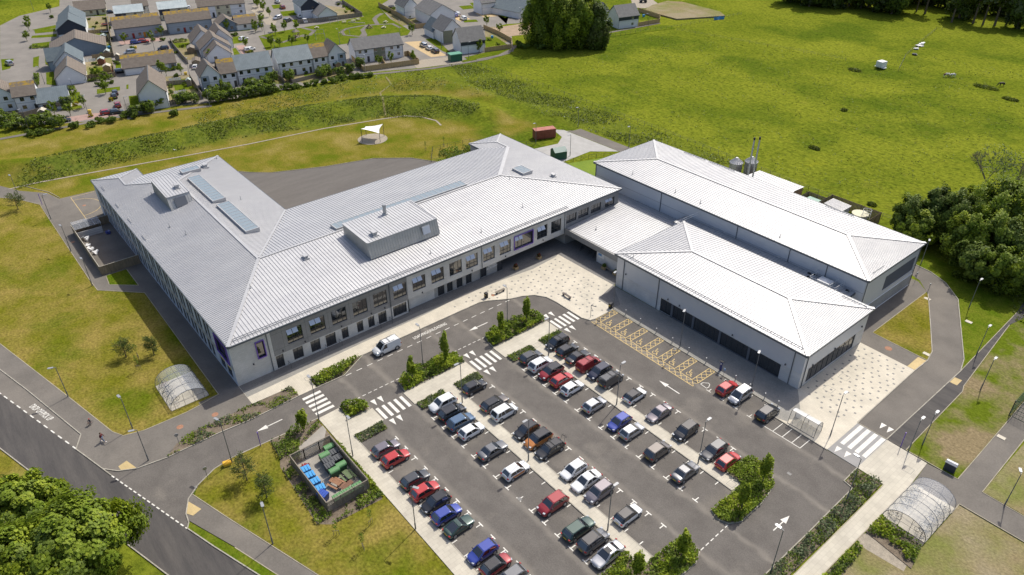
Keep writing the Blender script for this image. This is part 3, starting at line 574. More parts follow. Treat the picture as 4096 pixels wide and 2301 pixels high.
# ------------------------------------------------------------------ wall with openings, seamed roofs, windows
def wall(b, origin, ud, inn, u0, u1, z0, z1, ops, depth=.22, mfn=None, cuts=(), zc=()):
    """vertical wall sheet with real reveals; ops = (ua, ub, za, zb)"""
    us = sorted({u0, u1, *[o[0] for o in ops], *[o[1] for o in ops], *cuts}); zs = sorted({z0, z1, *[o[2] for o in ops], *[o[3] for o in ops], *zc})
    us = [u for u in us if u0 <= u <= u1]; zs = [z for z in zs if z0 <= z <= z1]
    P = lambda u, z, d=0: (origin[0]+ud[0]*u+inn[0]*d, origin[1]+ud[1]*u+inn[1]*d, z)
    for a, c in zip(us, us[1:]):
        for e, g in zip(zs, zs[1:]):
            um, zm = (a+c)/2, (e+g)/2
            if any(o[0] < um < o[1] and o[2] < zm < o[3] for o in ops): continue
            m = mfn(um, zm) if mfn else 0
            if m is None: continue
            b.poly([P(a, e), P(c, e), P(c, g), P(a, g)], m)
    for o in ops:
        m = mfn((o[0]+o[1])/2, o[3]+.01) if mfn else 0
        m = m or 0
        b.poly([P(o[0],o[2]), P(o[0],o[3]), P(o[0],o[3],depth), P(o[0],o[2],depth)], m); b.poly([P(o[1],o[2]), P(o[1],o[3]), P(o[1],o[3],depth), P(o[1],o[2],depth)], m)
        b.poly([P(o[0],o[3]), P(o[1],o[3]), P(o[1],o[3],depth), P(o[0],o[3],depth)], m); b.poly([P(o[0],o[2]), P(o[1],o[2]), P(o[1],o[2],depth), P(o[0],o[2],depth)], m)
def window(parent, origin, ud, inn, o, depth=.2, vs=(.5,), hs=(), vents=(), frame=None, name='window', proud=None):
    """frame with mullions + a pane; vs/hs = mullion fractions, vents = tilted-out lights (fraction a, b)"""
    ua, ub, za, zb = o; fr = frame or M['frame']; t = .07
    P = lambda u, z, d: Vector((origin[0]+ud[0]*u+inn[0]*d, origin[1]+ud[1]*u+inn[1]*d, z))
    U = Vector((*ud, 0)); I_ = Vector((*inn, 0)); Zv = Vector((0, 0, 1)); d = depth
    b = MB()
    def bb(u0, u1, z0, z1, w=.05, dd=0): b.obox(P((u0+u1)/2, (z0+z1)/2, d+dd), (U, I_, Zv), ((u1-u0)/2, w, (z1-z0)/2))
    bb(ua, ua+t, za, zb); bb(ub-t, ub, za, zb); bb(ua+t, ub-t, za, za+t); bb(ua+t, ub-t, zb-t, zb)
    for v in vs: u = ua+(ub-ua)*v; bb(u-t/2, u+t/2, za+t, zb-t, .045)
    for h in hs: z = za+(zb-za)*h; bb(ua+t, ub-t, z-t/2, z+t/2, .04)
    if proud:
        for q in ((ua-.14, ua, za-.14, zb+.14), (ub, ub+.14, za-.14, zb+.14), (ua, ub, za-.14, za), (ua, ub, zb, zb+.14)):
            b.obox(P((q[0]+q[1])/2, (q[2]+q[3])/2, d/2-.12), (U, I_, Zv), ((q[1]-q[0])/2, d/2+.06, (q[3]-q[2])/2), 1)
    w_ = b.build(name, [fr, proud or fr], parent)
    g = MB(); g.poly([P(ua+t, za+t, d), P(ub-t, za+t, d), P(ub-t, zb-t, d), P(ua+t, zb-t, d)])
    g.build('pane', M['glass'], w_)
    if vents:
        v_ = MB()
        for a, c in vents:
            u0 = ua+(ub-ua)*a+.05; u1 = ua+(ub-ua)*c-.05; hh = (zb-za)*.30; top = P((u0+u1)/2, zb-.1, d-.06)
            ax = (-I_*.50-Zv*.86).normalized(); nn = U.cross(ax)
            v_.obox(top+ax*hh/2, (U, ax, nn), ((u1-u0)/2, hh/2, .025))
        v_.build('open_vent', M['blind'], w_)
    return w_
def slope(b, poly, down, sp=.6, rh=.07, rw=.055, m=0, mr=2, off=0.):
    """planar roof polygon with raised seams running along 'down' (horizontal direction)"""
    P = [Vector(p) for p in poly]; b.poly(P, m)
    d = Vector((down[0], down[1], 0)).normalized(); a = Vector((-d.y, d.x, 0))
    n = (P[1]-P[0]).cross(P[2]-P[0]).normalized()
    if n.z < 0: n = -n
    S = [p.dot(a) for p in P]; s = math.ceil((min(S)-off)/sp)*sp+off
    while s < max(S)-.02:
        hit = []
        for i in range(len(P)):
            p, q = P[i], P[(i+1) % len(P)]; x, y = p.dot(a)-s, q.dot(a)-s
            if (x > 0) != (y > 0): hit.append(p+(q-p)*(x/(x-y)))
        hit.sort(key=lambda p: p.dot(d))
        for p, q in zip(hit[::2], hit[1::2]):
            if (q-p).length > .3: b.obox((p+q)/2+n*rh/2, ((q-p).normalized(), a, n), ((q-p).length/2-.05, rw/2, rh/2), mr)
        s += sp
def ridge_cap(b, p, q, w=.45, h=.05, m=0):
    p, q = Vector(p), Vector(q); b.bar(p+Vector((0,0,.09)), q+Vector((0,0,.09)), w, h, m)
def skylight(parent, c, half, z, tilt=0., name='skylight', n=8, axis='x'):
    """long kerbed rooflight"""
    x, y = c; hx, hy = half; fr = MB(); t = .16; zt = z+.55
    fr.box(x-hx, x+hx, y-hy, y-hy+t, z-.3, zt); fr.box(x-hx, x+hx, y+hy-t, y+hy, z-.3, zt); fr.box(x-hx, x-hx+t, y-hy+t, y+hy-t, z-.3, zt); fr.box(x+hx-t, x+hx, y-hy+t, y+hy-t, z-.3, zt)
    for i in range(1, n):
        if axis == 'x': u = x-hx+2*hx*i/n; fr.box(u-.035, u+.035, y-hy+t, y+hy-t, zt-.1, zt-.01)
        else: u = y-hy+2*hy*i/n; fr.box(x-hx+t, x+hx-t, u-.035, u+.035, zt-.1, zt-.01)
    s = fr.build(name, M['flash'], parent)
    g = MB(); g.box(x-hx+t, x+hx-t, y-hy+t, y+hy-t, z-.2, zt-.05); g.build('pane', M['skyglass'], s); return s
def roof_vent(parent, x, y, z, s=.6, h=.6):
    b = MB(); b.box(x-s*1.1, x+s*1.1, y-s*.8, y+s*.8, z-.2, z+.14); b.box(x-s*.7, x+s*.7, y-s*.5, y+s*.5, z+.14, z+h*.7); b.box(x-s*.85, x+s*.85, y-s*.62, y+s*.62, z+h*.7, z+h)
    return b.build('roof_vent', M['flash'], parent)
def gutter(parent, pts, z, w=.22, h=.3):
    b = MB()
    for p, q in zip(pts, pts[1:]): b.bar((*p, z), (*q, z), w, h)
    return b.build('gutter', M['gutter'], parent)
def guards(parent, runs):
    """snow guard rails on brackets"""
    for p, q in runs:
        b = MB(); p, q = Vector(p), Vector(q); b.bar(p+Vector((0,0,.2)), q+Vector((0,0,.2)), .04, .16); n = int((q-p).length/1.8)
        for i in range(n+1): c = p+(q-p)*(i/n); b.bar(c, c+Vector((0,0,.2)), .05, .05)
        b.build('snow_guard', M['flash'], parent)
def poles_on_roof(parent, pts):
    for x, y, z in pts:
        b = MB(); b.tube([(x,y,z-.1),(x,y,z+.85)], .05, 6); b.box(x-.12,x+.12,y-.12,y+.12,z-.1,z+.08); b.build('vent_pipe', M['steel'], parent)

# ------------------------------------------------------------------ main teaching block
ZE, ZR = 8.2, 10.3
school = thing('school_building', 'long white metal roofed two storey school block facing the loading road, with purple framed windows', 'school', (0,0,0))
XF, XB, YL, YR = -95.8, -133.0, 22.75, 109.4
N1 = (-114.3, 36.1, ZR); N2 = (-114.4, 90.8, ZR); W1 = (-156.2, 36.1, ZR)
r_ = MB(); k11 = (-114.3, 36.1, ZR)
slope(r_, [(XF,YL,ZE),(XF,YR,ZE),N2,N1], (1,0), mr=1)
slope(r_, [(XF,YL,ZE),N1,W1,(-164.8,27.6,8.97),(-169.3,27.6,8.97),(-174,YL,ZE)], (0,-1), sp=.5)
slope(r_, [N1,(XB,49.5,ZE),(-169.5,49.5,ZE),W1], (0,1), sp=.5)
slope(r_, [N1,N2,(-128.3,104.5,8.75),(XB,99.6,ZE),(XB,49.5,ZE)], (-1,0), mr=1)
slope(r_, [(XF,YR,ZE),(-137.3,YR,ZE),(-132.5,104.5,8.75),(-128.3,104.5,8.75),N2], (0,1), sp=.5)
slope(r_, [(-137.3,YR,ZE),(-137.3,99.6,ZE),(-132.5,104.5,8.75)], (-1,0))
slope(r_, [(-137.3,99.6,ZE),(XB,99.6,ZE),(-128.3,104.5,8.75),(-132.5,104.5,8.75)], (0,-1), sp=.5)
slope(r_, [W1,(-169.5,49.5,ZE),(-169.5,32.4,ZE),(-164.8,27.6,8.97)], (-1,0))
slope(r_, [(-174,YL,ZE),(-174,32.4,ZE),(-169.3,27.6,8.97)], (-1,0))
slope(r_, [(-174,32.4,ZE),(-169.5,32.4,ZE),(-164.8,27.6,8.97),(-169.3,27.6,8.97)], (0,1), sp=.5)
roof = r_.build('roof', [M['roof'], M['seam'], M['seam2']], school)
c_ = MB()
for p, q, w in ((N1,N2,.4),(N1,W1,.5),((XF,YL,ZE),N1,.55),(N1,(XB,49.5,ZE),.4),((XF,YR,ZE),N2,.4),(N2,(-128.3,104.5,8.75),.8),((-169.5,49.5,ZE),W1,.5),(W1,(-164.8,27.6,8.97),.4),((-174,YL,ZE),(-169.3,27.6,8.97),.35),((-174,32.4,ZE),(-169.3,27.6,8.97),.35),((-169.3,27.6,8.97),(-164.8,27.6,8.97),.35),((-137.3,YR,ZE),(-132.5,104.5,8.75),.35),((-137.3,99.6,ZE),(-132.5,104.5,8.75),.35),((-132.5,104.5,8.75),(-128.3,104.5,8.75),.35)):
    ridge_cap(c_, p, q, w)
c_.build('ridge_flashing', M['flash'], roof)
gutter(school, [(XF+.05,YL-.05),(XF+.05,YR+.05),(-137.35,YR+.05),(-137.35,99.5),(XB-.05,99.5),(XB-.05,49.55),(-169.6,49.55),(-169.6,32.5),(-174.05,32.5),(-174.05,YL-.05),(XF+.05,YL-.05)], ZE-.15)
guards(school, [((XF-.55,23.6,ZE+.09),(XF-.55,94.2,ZE+.09)), ((XF-1.0,24.0,ZE+.14),(XF-1.0,94.2,ZE+.14))])
guards(school, [((-140.3,23.6,8.36),(-137.9,23.6,8.36)),((-149.4,23.6,8.36),(-147,23.6,8.36)),((-157.9,23.6,8.36),(-155.5,23.6,8.36)),((-168.5,23.6,8.36),(-166,23.6,8.36))])
# front wall
XW = -96.2
U = [(32.1,34.8),(36.1,38.85),(40.1,42.85),(44.1,46.85),(48.1,50.8),(52.1,54.8),(56.1,58.9),(60.15,62.95),(64.2,67.05),(68.0,70.8),(72.05,74.9),(76.1,78.9),(79.8,84.5),(85.7,88.5),(89.5,92.3)]
ups = [(a, b, 3.9, 6.7) for a, b in U]+[(a, b, 4.8, 6.7) for a, b in ((93.7,96.6),(97.1,100.1),(100.8,103.8),(105.0,107.9))]
low = [(29.6,30.9,.12,2.65),(32.55,34.3,.35,2.65),(35.7,37.4,.35,2.65),(38.45,40.3,.12,2.6),(41.45,42.7,.35,2.6),(44.4,45.6,.35,2.6),(46.6,47.85,.35,2.6),(48.65,50.3,.12,2.6),(51.7,54.5,.35,2.6)]
def fm(u, z):
    if u > 93.6: return 1
    if 29.5 < u < 55: return 1 if z > 2.75 else 0
    if u > 55 and z < 2.75: return None
    return 0
b = MB()
wall(b, (XW, 0), (0, 1), (-1, 0), 22.9, 109.1, 0, 8.1, ups+low+[(27.0,28.2,3.7,6.7)], .24, fm, cuts=(28.8,29.5,55,93.6), zc=(2.75,))
for y in [29.55, 31.4, 35.45, 39.45, 43.45, 47.45, 51.45]+[94.9,98.6,102.3,106]: b.box(XW, XW+.006, y-.012, y+.012, 2.8 if y < 60 else 4, 8.05, 2)
for z in (3.75, 6.85): b.box(XW, XW+.005, 29.6, 55, z-.012, z+.012, 2)
wf = b.build('front_wall', [M['block'], M['clad'], M['joint']], school)
VT = {0:1,1:1,5:1,6:1,7:1,9:1,10:1,11:1,13:1,18:1}
for i, o in enumerate(ups):
    if i == 12: window(school, (XW, 0), (0,1), (-1,0), o, vs=(.22,.42), hs=(), vents=((0,.2),(.22,.42)), proud=M['purple'])
    else: window(school, (XW, 0), (0,1), (-1,0), o, vs=(.36,.72), hs=(.3,), vents=((0,.36),(.36,.72)) if i in VT else ())
window(school, (XW, 0), (0,1), (-1,0), (27.0,28.2,3.7,6.7), vs=(), proud=M['purple'])
for i, o in enumerate(low):
    nm = 'door' if i in (0, 3, 7) else 'window'
    window(school, (XW, 0), (0,1), (-1,0), o, vs=(.5,) if i != 8 else (.25,.5,.75), name=nm)
# recessed ground floor, soffit and undercroft
b = MB(); rec = [(61.8,63.3,.12,2.3),(63.9,65.2,.12,2.3),(66.1,67.5,.12,2.3),(68.3,69.7,.12,2.3),(71.9,73.3,.12,2.2)]
wall(b, (-96.9, 0), (0,1), (-1,0), 54.95, 76.2, 0, 2.75, rec, .2, lambda u, z: 0 if u < 61 else 1, cuts=(61,))
b.box(-96.9, XW, 54.8, 55.0, 0, 2.75, 0); b.box(-103, -96.21, 55, 93.6, 2.76, 2.9, 2); b.box(-103.2,-103,76,94,0,2.8,1); b.box(-103,-96.9,76.1,76.4,0,2.76,1); b.box(-103,-96.3,93.6,93.9,0,2.76,1)
b.build('recessed_wall', [M['block'], M['block_d'], M['clad']], school)
for o in rec: window(school, (-96.9, 0), (0,1), (-1,0), o, vs=(.5,))
g_ = MB(); g_.box(-102.95,-102.9,77,93,.1,2.7); g_.box(-96.88,-96.86,75.9,77.2,.1,2.7); g_.build('lobby_glazing', M['glass'], school)
s_ = text_mesh('name_lettering', 'ALNESS\nACADEMY', .58, M['white'], (-96.87, 74.62, 1.95), (R(90), 0, R(90)), school, extrude=.015, align='CENTER', line_d=.95)
b = MB()                                                          # pipes, wall lights, handrails
for y, z0, x in ((28.85,.1,XW+.09),(51.3,.1,XW+.09),(71.7,2.9,XW+.09),(71.75,.1,-96.8),(93.2,2.9,XW+.09)):
    b = MB(); b.tube([(x,y,z0),(x,y,8.0 if z0 > 1 or y < 60 else 2.7)], .07, 6); b.build('downpipe', M['gutter'], school)
for y, z in ((26.0,3.05),(31.0,3.25),(34.9,3.2),(41.6,3.2),(47.4,3.2),(50.1,3.2),(58.0,3.1),(69.3,3.3),(77.5,3.3),(87.3,3.4)):
    b = MB(); b.loft([[(XW+.05,y-.07,z+.15),(XW+.16,y,z+.15),(XW+.05,y+.07,z+.15)],[(XW+.02,y-.15,z-.12),(XW+.3,y,z-.12),(XW+.02,y+.15,z-.12)]]); b.build('wall_light', M['steel_d'], school)
for y in (31.4,38.1,40.7,48.35,50.7):
    b = MB(); b.tube([(XW+.15,y,.1),(XW+.15,y,1.0),(XW+1.15,y,1.0),(XW+1.15,y,.1)], .028, 5); b.build('handrail', M['steel_d'], school)
# left wing side wall (facing the lawn)
b = MB(); ops = []; k = -171.5
while k < -105: ops += [(k, k+1.25, .35, 2.9), (k+1.75, k+3.0, .35, 2.9), (k+.3, k+1.5, 3.9, 7.0), (k+1.9, k+3.0, 3.9, 7.0)]; k += 3.95
big = (-102.6, -97.7, 3.6, 6.9); ops2 = [o for o in ops if o[1] < -103.2]+[big, (-102.9,-100.6,.35,2.7), (-100,-97.8,.35,2.7)]
wall(b, (0, 22.9), (1, 0), (0, 1), -174, XW, 0, 8.1, ops2, .2, lambda u, z: 1 if (2.9 < z < 3.9 or z > 7.0) else 0, zc=(2.95,3.85,7.0))
b.build('lawn_side_wall', [mat('blue_white_panel', (.46,.52,.60), (.52,.57,.64), sc=.3, rough=.6), M['panel2']], school)
for o in ops2[:-3]: window(school, (0, 22.9), (1,0), (0,1), o, .17, vs=()) if o[0] > -150 or o[2] > 3 else None
window(school, (0,22.9), (1,0), (0,1), big, .17, vs=(.5,), proud=M['purple'])
for o in ops2[-2:]:
    w_ = window(school, (0,22.9), (1,0), (0,1), o, .17, vs=(.5,)); b = MB(); b.box(o[0]+.1, o[1]-.1, 23.03, 23.06, 1.9, 2.6); b.build('yellow_panel', M['yellowp'], w_)
# remaining plain walls
b = MB()
for p, q in (((-174,22.9),(-174,32.2)),((-174,32.2),(-169.4,32.2)),((-169.4,32.2),(-169.4,49.3)),((-169.4,49.3),(-133.2,49.3)),((-133.2,49.3),(-133.2,99.8)),((-133.2,99.8),(-137.1,99.8)),((-137.1,99.8),(-137.1,109.1)),((-137.1,109.1),(-96.2,109.1))):
    b.poly([(*p,0),(*q,0),(*q,8.1),(*p,8.1)])
b.build('rear_wall', M['panel2'], school)
b = MB()
for x in range(-130, -98, 4): b.box(x, x+2.4, 109.1, 109.14, 3.9, 6.6)
b.build('rear_glazing', M['glass'], school)
# roof plant boxes
def plant_box(x0, x1, y0, y1, zb, zfr, zbk, lean=.9):
    """x1 is the front; roof slopes from zbk at the back to zfr at the front"""
    t = thing('tmp', None, None) if False else None
    b = MB(); F = [(x1,y0),(x1,y1)]; xt = x1-lean
    q = [(x0,y0,zb+.5),(x1,y0,zb),(x1,y1,zb),(x0,y1,zb+.5),(x0,y0,zbk),(xt,y0,zfr),(xt,y1,zfr),(x0,y1,zbk)]
    for f in ((0,1,5,4),(1,2,6,5),(2,3,7,6),(3,0,4,7)): b.poly([q[i] for i in f])
    n = int((y1-y0)/.55)
    for i in range(n+1):
        y = y0+(y1-y0)*i/n; b.bar((x1+.02,y,zb),(xt+.02,y,zfr), .04, .05)
    n = int((x1-x0)/.55)
    for i in range(1, n): x = x0+(xt-x0)*i/n; b.bar((x,y0-.02,zb-.1),(x,y0-.02,zfr+(zbk-zfr)*(xt-x)/(xt-x0)), .05, .04)
    o = b.build('plant_enclosure', M['zinc'], school)
    b = MB(); slope(b, [(x0-.1,y0-.1,zbk+.03),(xt+.1,y0-.1,zfr+.03),(xt+.1,y1+.1,zfr+.03),(x0-.1,y1+.1,zbk+.03)], (1,0), sp=.6)
    for p, q in (((x0,y0),(xt,y0)),((x0,y1),(xt,y1))): b.bar((p[0],p[1],zbk+.08),(q[0],q[1],zfr+.08), .22, .1)
    b.bar((xt+.1,y0,zfr+.02),(xt+.1,y1,zfr+.02), .08, .12)
    b.build('enclosure_roof', [M['roof'], M['seam'], M['seam2']], o); return o
o = plant_box(-112.7, -102.9, 52.1, 67.0, 9.2, 12.1, 12.4, .9)
b = MB(); b.obox((-103.12,64.2,10.9), ((0,1,0),(.28,0,-.95),(.95,0,.28)), (.75,.72,.05)); b.build('louvre', M['blind'], o)
b = MB(); b.obox((-103.16,64.2,10.9), ((0,1,0),(.28,0,-.95),(.95,0,.28)), (.88,.85,.05)); b.build('louvre_frame', M['flash'], o)
roof_vent(o, -105.6, 54.6, 12.25, .75, .75)
b = MB(); b.tube([(-111.0,60.2,12.3),(-111.0,60.2,12.6),(-111.0,60.2,12.61),(-111,60.2,14.0),(-111,60.2,14.01),(-111,60.2,14.4)], [.6,.5,.33,.33,.42,.36], 12); b.build('flue', M['steel'], o)
o = plant_box(-155.6, -144.6, 30.9, 35.4, 9.3, 11.9, 12.4, 1.4)
b = MB(); b.obox((-145.15,33.2,10.7), ((0,1,0),(.46,0,-.88),(.88,0,.46)), (1.15,.95,.06)); b.build('louvre', M['louvre'], o)
roof_vent(o, -149.0, 34.0, 12.1, .7, .8)
skylight(school, (-149.0, 39.6), (7.4,1.35), 9.95, n=11); skylight(school, (-132.4, 39.6), (7.4,1.35), 9.95, n=11)
skylight(school, (-116.0, 67.0), (1.25,15.3), 10.1, n=26, axis='y'); skylight(school, (-113.7, 96.6), (1.9,1.35), 9.75, n=5)
skylight(school, (-161.6, 40.6), (1.1,2.0), 9.55, n=4, axis='y'); roof_vent(school, -162.8, 44.2, 9.2, .8, .7)
roof_vent(school, -110.0, 42.9, 9.85, .65, .6); roof_vent(school, -108.3, 100.9, 9.2, .6, .6)
poles_on_roof(school, [(-107.3,31.5,9.5),(-133.4,29.8,9.35),(-138.8,28.5,9.2),(-141.5,43.8,9.1),(-155,30.2,9.3),(-101.7,86.5,8.9),(-99.2,74,8.6),(-98.8,62,8.55),(-111.9,91.5,9.95),(-167.5,48.5,8.4)])

# ------------------------------------------------------------------ games hall and pool hall
def hip_hall(name, label, x0, x1, y0, y1, ze, zr, wallz, parts, sp=1.0):
    t = thing(name, label, 'building'); ym = (y0+y1)/2; h = (y1-y0)/2; hx = 9.9
    A_, B_ = (x0+hx, ym, zr), (x1-hx, ym, zr); b = MB()
    slope(b, [(x0,y0,ze),(x1,y0,ze),B_,A_], (0,-1), sp); slope(b, [(x0,y1,ze),(x1,y1,ze),B_,A_], (0,1), sp)
    slope(b, [(x1,y0,ze),(x1,y1,ze),B_], (1,0), sp*.62); slope(b, [(x0,y0,ze),(x0,y1,ze),A_], (-1,0), sp, mr=1)
    rf = b.build('roof', [M['roof'], M['seam'], M['seam2']], t); c = MB()
    for p, q, w in ((A_,B_,.45),((x1,y0,ze),B_,.6),((x1,y1,ze),B_,.6),((x0,y0,ze),A_,.5),((x0,y1,ze),A_,.5)): ridge_cap(c, p, q, w)
    c.build('ridge_flashing', M['flash'], rf)
    gutter(t, [(x0,y0),(x1,y0),(x1,y1),(x0,y1),(x0,y0)], ze-.17, .26, .34)
    return t
hall = hip_hall('games_hall', 'tall white roofed hall behind the lower hall, silver grey upper walls', -108.0, -42.2, 113.1, 133.6, 9.3, 10.45, 9.2, None, .62)
b = MB(); wall(b, (0,113.5), (1,0), (0,1), -107.6, -42.6, 0, 9.15, [], .1)
for x in (-107.6,-88.2,-69,-57.5,-50): b.tube([(x+.1,113.42,0),(x+.1,113.42,9.1)], .07, 6, 1)
b.box(-107.5,-42.7,113.49,113.5,6.3,6.34,1)
b.poly([(-107.6,133.2,0),(-42.6,133.2,0),(-42.6,133.2,9.15),(-107.6,133.2,9.15)]); b.poly([(-107.6,113.5,0),(-107.6,133.2,0),(-107.6,133.2,9.15),(-107.6,113.5,9.15)])
b.build('side_wall', [M['panel'], M['gutter']], hall)
b = MB(); wall(b, (-42.6,0), (0,1), (-1,0), 113.5, 133.2, 0, 9.15, [(121.1,132.4,3.7,6.8)], .12, lambda u, z: 1 if z < 2.6 else 0, zc=(2.6,))
for z in (.12, 2.65): b.box(-42.6,-42.5,113.6,133.2,z,z+.07,2)
b.build('end_wall', [M['panel'], M['block_d'], M['white']], hall)
b = MB(); b.box(-42.74,-42.70,121.1,132.4,3.7,6.8)
for i in range(14): b.box(-42.70,-42.66,121.15,132.35,3.8+i*.215,3.9+i*.215)
b.build('louvre_panel', M['louvre'], hall)
b = MB(); b.box(-42.6,-42.57,115.0,116.6,.1,2.4); b.build('door', M['frame'], hall)
for y in (113.62,133.1): b = MB(); b.tube([(-42.48,y,0),(-42.48,y,9.0)], .07, 6); b.build('downpipe', M['gutter'], hall)
for x in (-97.5,-85.5,-79,-60.5): poles_on_roof(hall, [(x,114.6,9.5)])
guards(hall, [((-43,115.8,9.4),(-43,119.5,9.4)),((-98,132.8,9.4),(-92,132.8,9.4)),((-91,132.8,9.4),(-84,132.8,9.4)),((-62,132.8,9.4),(-56,132.8,9.4))])
lowh = hip_hall('sports_hall', 'lower white roofed hall beside the yellow disabled bays, long dark glazed strip at ground level', -78.8, -38.75, 89.75, 109.6, 7.1, 8.3, 7, None, .62)
XL = -39.15; YF = 90.15; wins = [(-67.4,-64.95,0.1,2.85),(-64.5,-60.2,.2,2.8),(-59.8,-54.6,.2,2.8),(-54.2,-48.8,.2,2.8),(-48.4,-42.7,.2,2.8)]
b = MB(); wall(b, (0,YF), (1,0), (0,1), -78.4, XL, 0, 6.95, wins, .2, lambda u, z: (2 if -67.4 < u < -42.7 and z < 2.85 else 1) if z < 3.05 else 0, zc=(3.05,2.85))
b.poly([(-78.4,109.2,0),(XL,109.2,0),(XL,109.2,6.95),(-78.4,109.2,6.95)]); b.poly([(-78.4,YF,0),(-78.4,109.2,0),(-78.4,109.2,6.95),(-78.4,YF,6.95)])
b.build('front_wall', [M['panel'], M['block_y'], M['louvre']], lowh)
for i, o in enumerate(wins): window(lowh, (0,YF), (1,0), (0,1), o, .16, vs=(.5,) if i == 0 else (.2,.4,.6,.8), name='door' if i == 0 else 'window')
ew = (92.1,106.4,.3,3.25); b = MB(); wall(b, (XL,0), (0,1), (-1,0), YF, 109.2, 0, 6.95, [ew], .2, lambda u, z: 1 if z < 3.3 else 0, zc=(3.3,))
b.build('end_wall', [M['panel'], M['block']], lowh)
window(lowh, (XL,0), (0,1), (-1,0), ew, .16, vs=tuple(i/9 for i in range(1, 9)), hs=(.72,))
for x in (-76.6,-68.2,-40.9): b = MB(); b.tube([(x,YF-.09,0),(x,YF-.09,6.8)], .07, 6); b.build('downpipe', M['gutter'], lowh)
b = MB(); b.tube([(XL+.09,90.9,0),(XL+.09,90.9,6.8)], .07, 6); b.build('downpipe', M['gutter'], lowh)
for x, y, z in ((-76.0,YF-.1,3.8),(-65.8,YF-.1,3.4),(-63.2,YF-.1,3.4),(-52,YF-.1,3.4),(-42.0,YF-.1,3.4),(XL+.1,93,3.6),(XL+.1,99.5,3.6),(XL+.1,107.6,4.2)):
    b = MB(); b.loft([[(x-.07,y,z+.15),(x,y-.05,z+.15),(x+.07,y,z+.15),(x,y+.1,z+.15)],[(x-.16,y,z-.12),(x,y-.2,z-.12),(x+.16,y,z-.12),(x,y+.14,z-.12)]]); b.build('wall_light', M['steel_d'], lowh)
guards(lowh, [((-77.5,90.6,7.22),(-40.2,90.6,7.22)), ((-44,108.6,7.22),(-39.6,108.6,7.22))])
poles_on_roof(lowh, [(-75.6,91.2,7.3)])
# low link roof between the blocks and the strip between the halls
link = thing('entrance_link', 'low white roofed entrance link between the school block and the halls', 'building')
b = MB(); slope(b, [(-96.1,93.7,3.95),(-78.9,93.7,3.95),(-78.9,109.4,4.75),(-96.1,109.4,4.75)], (0,-1), .62); slope(b, [(-96.1,109.4,4.75),(-78.9,109.4,4.75),(-78.9,113.45,4.4),(-96.1,113.45,4.4)], (0,1), .62)
slope(b, [(-107.5,109.5,4.5),(-96.1,109.5,4.7),(-96.1,113.45,4.4),(-107.5,113.45,4.3)], (0,1), .62)
b.build('roof', [M['roof'], M['seam'], M['seam2']], link)
b = MB(); b.box(-96.15,-78.85,93.25,93.6,2.75,3.95); b.build('canopy_fascia', M['clad'], link)
b = MB(); b.box(-96.1,-78.9,93.6,94.2,3.7,3.8); b.box(-87.0,-78.5,93.62,93.9,0,2.75,1); b.box(-96.1,-87.0,98.6,98.8,0,3.7); b.box(-96.1,-78.9,93.65,98.6,2.7,2.74,0); b.box(-87.15,-86.95,93.9,98.6,0,2.7,1)
b.build('wall', [M['clad'], M['block_y']], link)
b = MB(); b.box(-95.5,-89,98.5,98.55,.1,2.5); b.build('glazed_doors', M['glass'], link)
b = MB(); b.box(-86.6,-85.0,93.56,93.6,1.5,2.5); b.build('wall_sign', M['white'], link)
b = MB(); b.box(-86.5,-85.6,93.54,93.56,1.9,2.4); b.build('blue_sign_panel', mat('sign_blue', (.12,.3,.55), rough=.5), link)
poles_on_roof(link, [(-91.4,97.6,4.2)])
strip = thing('linking_roof', 'narrow low roofed strip between the two halls with rooftop plant at its end', 'building')
b = MB(); slope(b, [(-81.3,109.75,5.9),(-44.0,109.75,5.9),(-44.0,113.4,6.05),(-81.3,113.4,6.05)], (0,-1), .62)
b.build('roof', [M['roof'], M['seam'], M['seam2']], strip)
b = MB(); b.box(-81.2,-44.1,109.8,113.35,0,5.75); b.build('wall', M['panel'], strip)
gutter(strip, [(-43.95,109.8),(-43.95,113.3)], 5.8); gutter(strip, [(-81.35,109.8),(-81.35,113.3)], 5.8)
plant = thing('rooftop_plant', 'white boxed roof unit with white guard rails and black ballast blocks on the strip roof', 'roof unit', (-48.9,111.9,6.0))
def onroof(f, name, m): bb = MB(); f(bb); o = bb.build(name, m, plant); return o
onroof(lambda b: (b.box(-1.1,1.1,-.85,.85,.05,.75), b.loft([[(-1.15,-.9,.75),(1.15,-.9,.75),(1.15,.9,.75),(-1.15,.9,.75)],[(-.1,-.05,1.0),(.1,-.05,1.0),(.1,.05,1.0),(-.1,.05,1.0)]])), 'unit_casing', M['white'])
def rails(b):
    for x in (-2.2,1.6,2.7):
        b.tube([(x,-1.6,.1),(x,-1.6,1.15),(x,1.5,1.15),(x,1.5,.1)], .03, 5); b.tube([(x,-1.6,.6),(x,1.5,.6)], .025, 5)
        for y in (-.5,.5): b.tube([(x,y,.1),(x,y,1.15)], .025, 5)
    for y in (-1.6,): b.tube([(-2.2,y,1.1),(2.7,y,1.1)], .03, 5); b.tube([(-2.2,y,.6),(2.7,y,.6)], .025, 5)
    for x in (-3.0,2.2,3.4): b.tube([(x,-1.2,.2),(x+.8,1.2,.2)], .03, 5)
onroof(rails, 'guard_rail', M['white'])
for x, y in ((-3.4,-1.0),(-3.0,-.2),(-3.6,.9),(-2.6,1.2),(2.2,-1.5),(2.9,-.9),(3.8,.9),(3.3,-1.4)): onroof(lambda b: b.prism([(x-.3,y-.18),(x+.3,y-.18),(x+.35,y),(x+.3,y+.18),(x-.3,y+.18)], .0, .2), 'ballast_block', M['black'])
lad = thing('roof_ladder', 'slim white step ladder rail crossing between the two hall roofs', 'ladder', (-79.6,111.5,6.0))
b = MB()
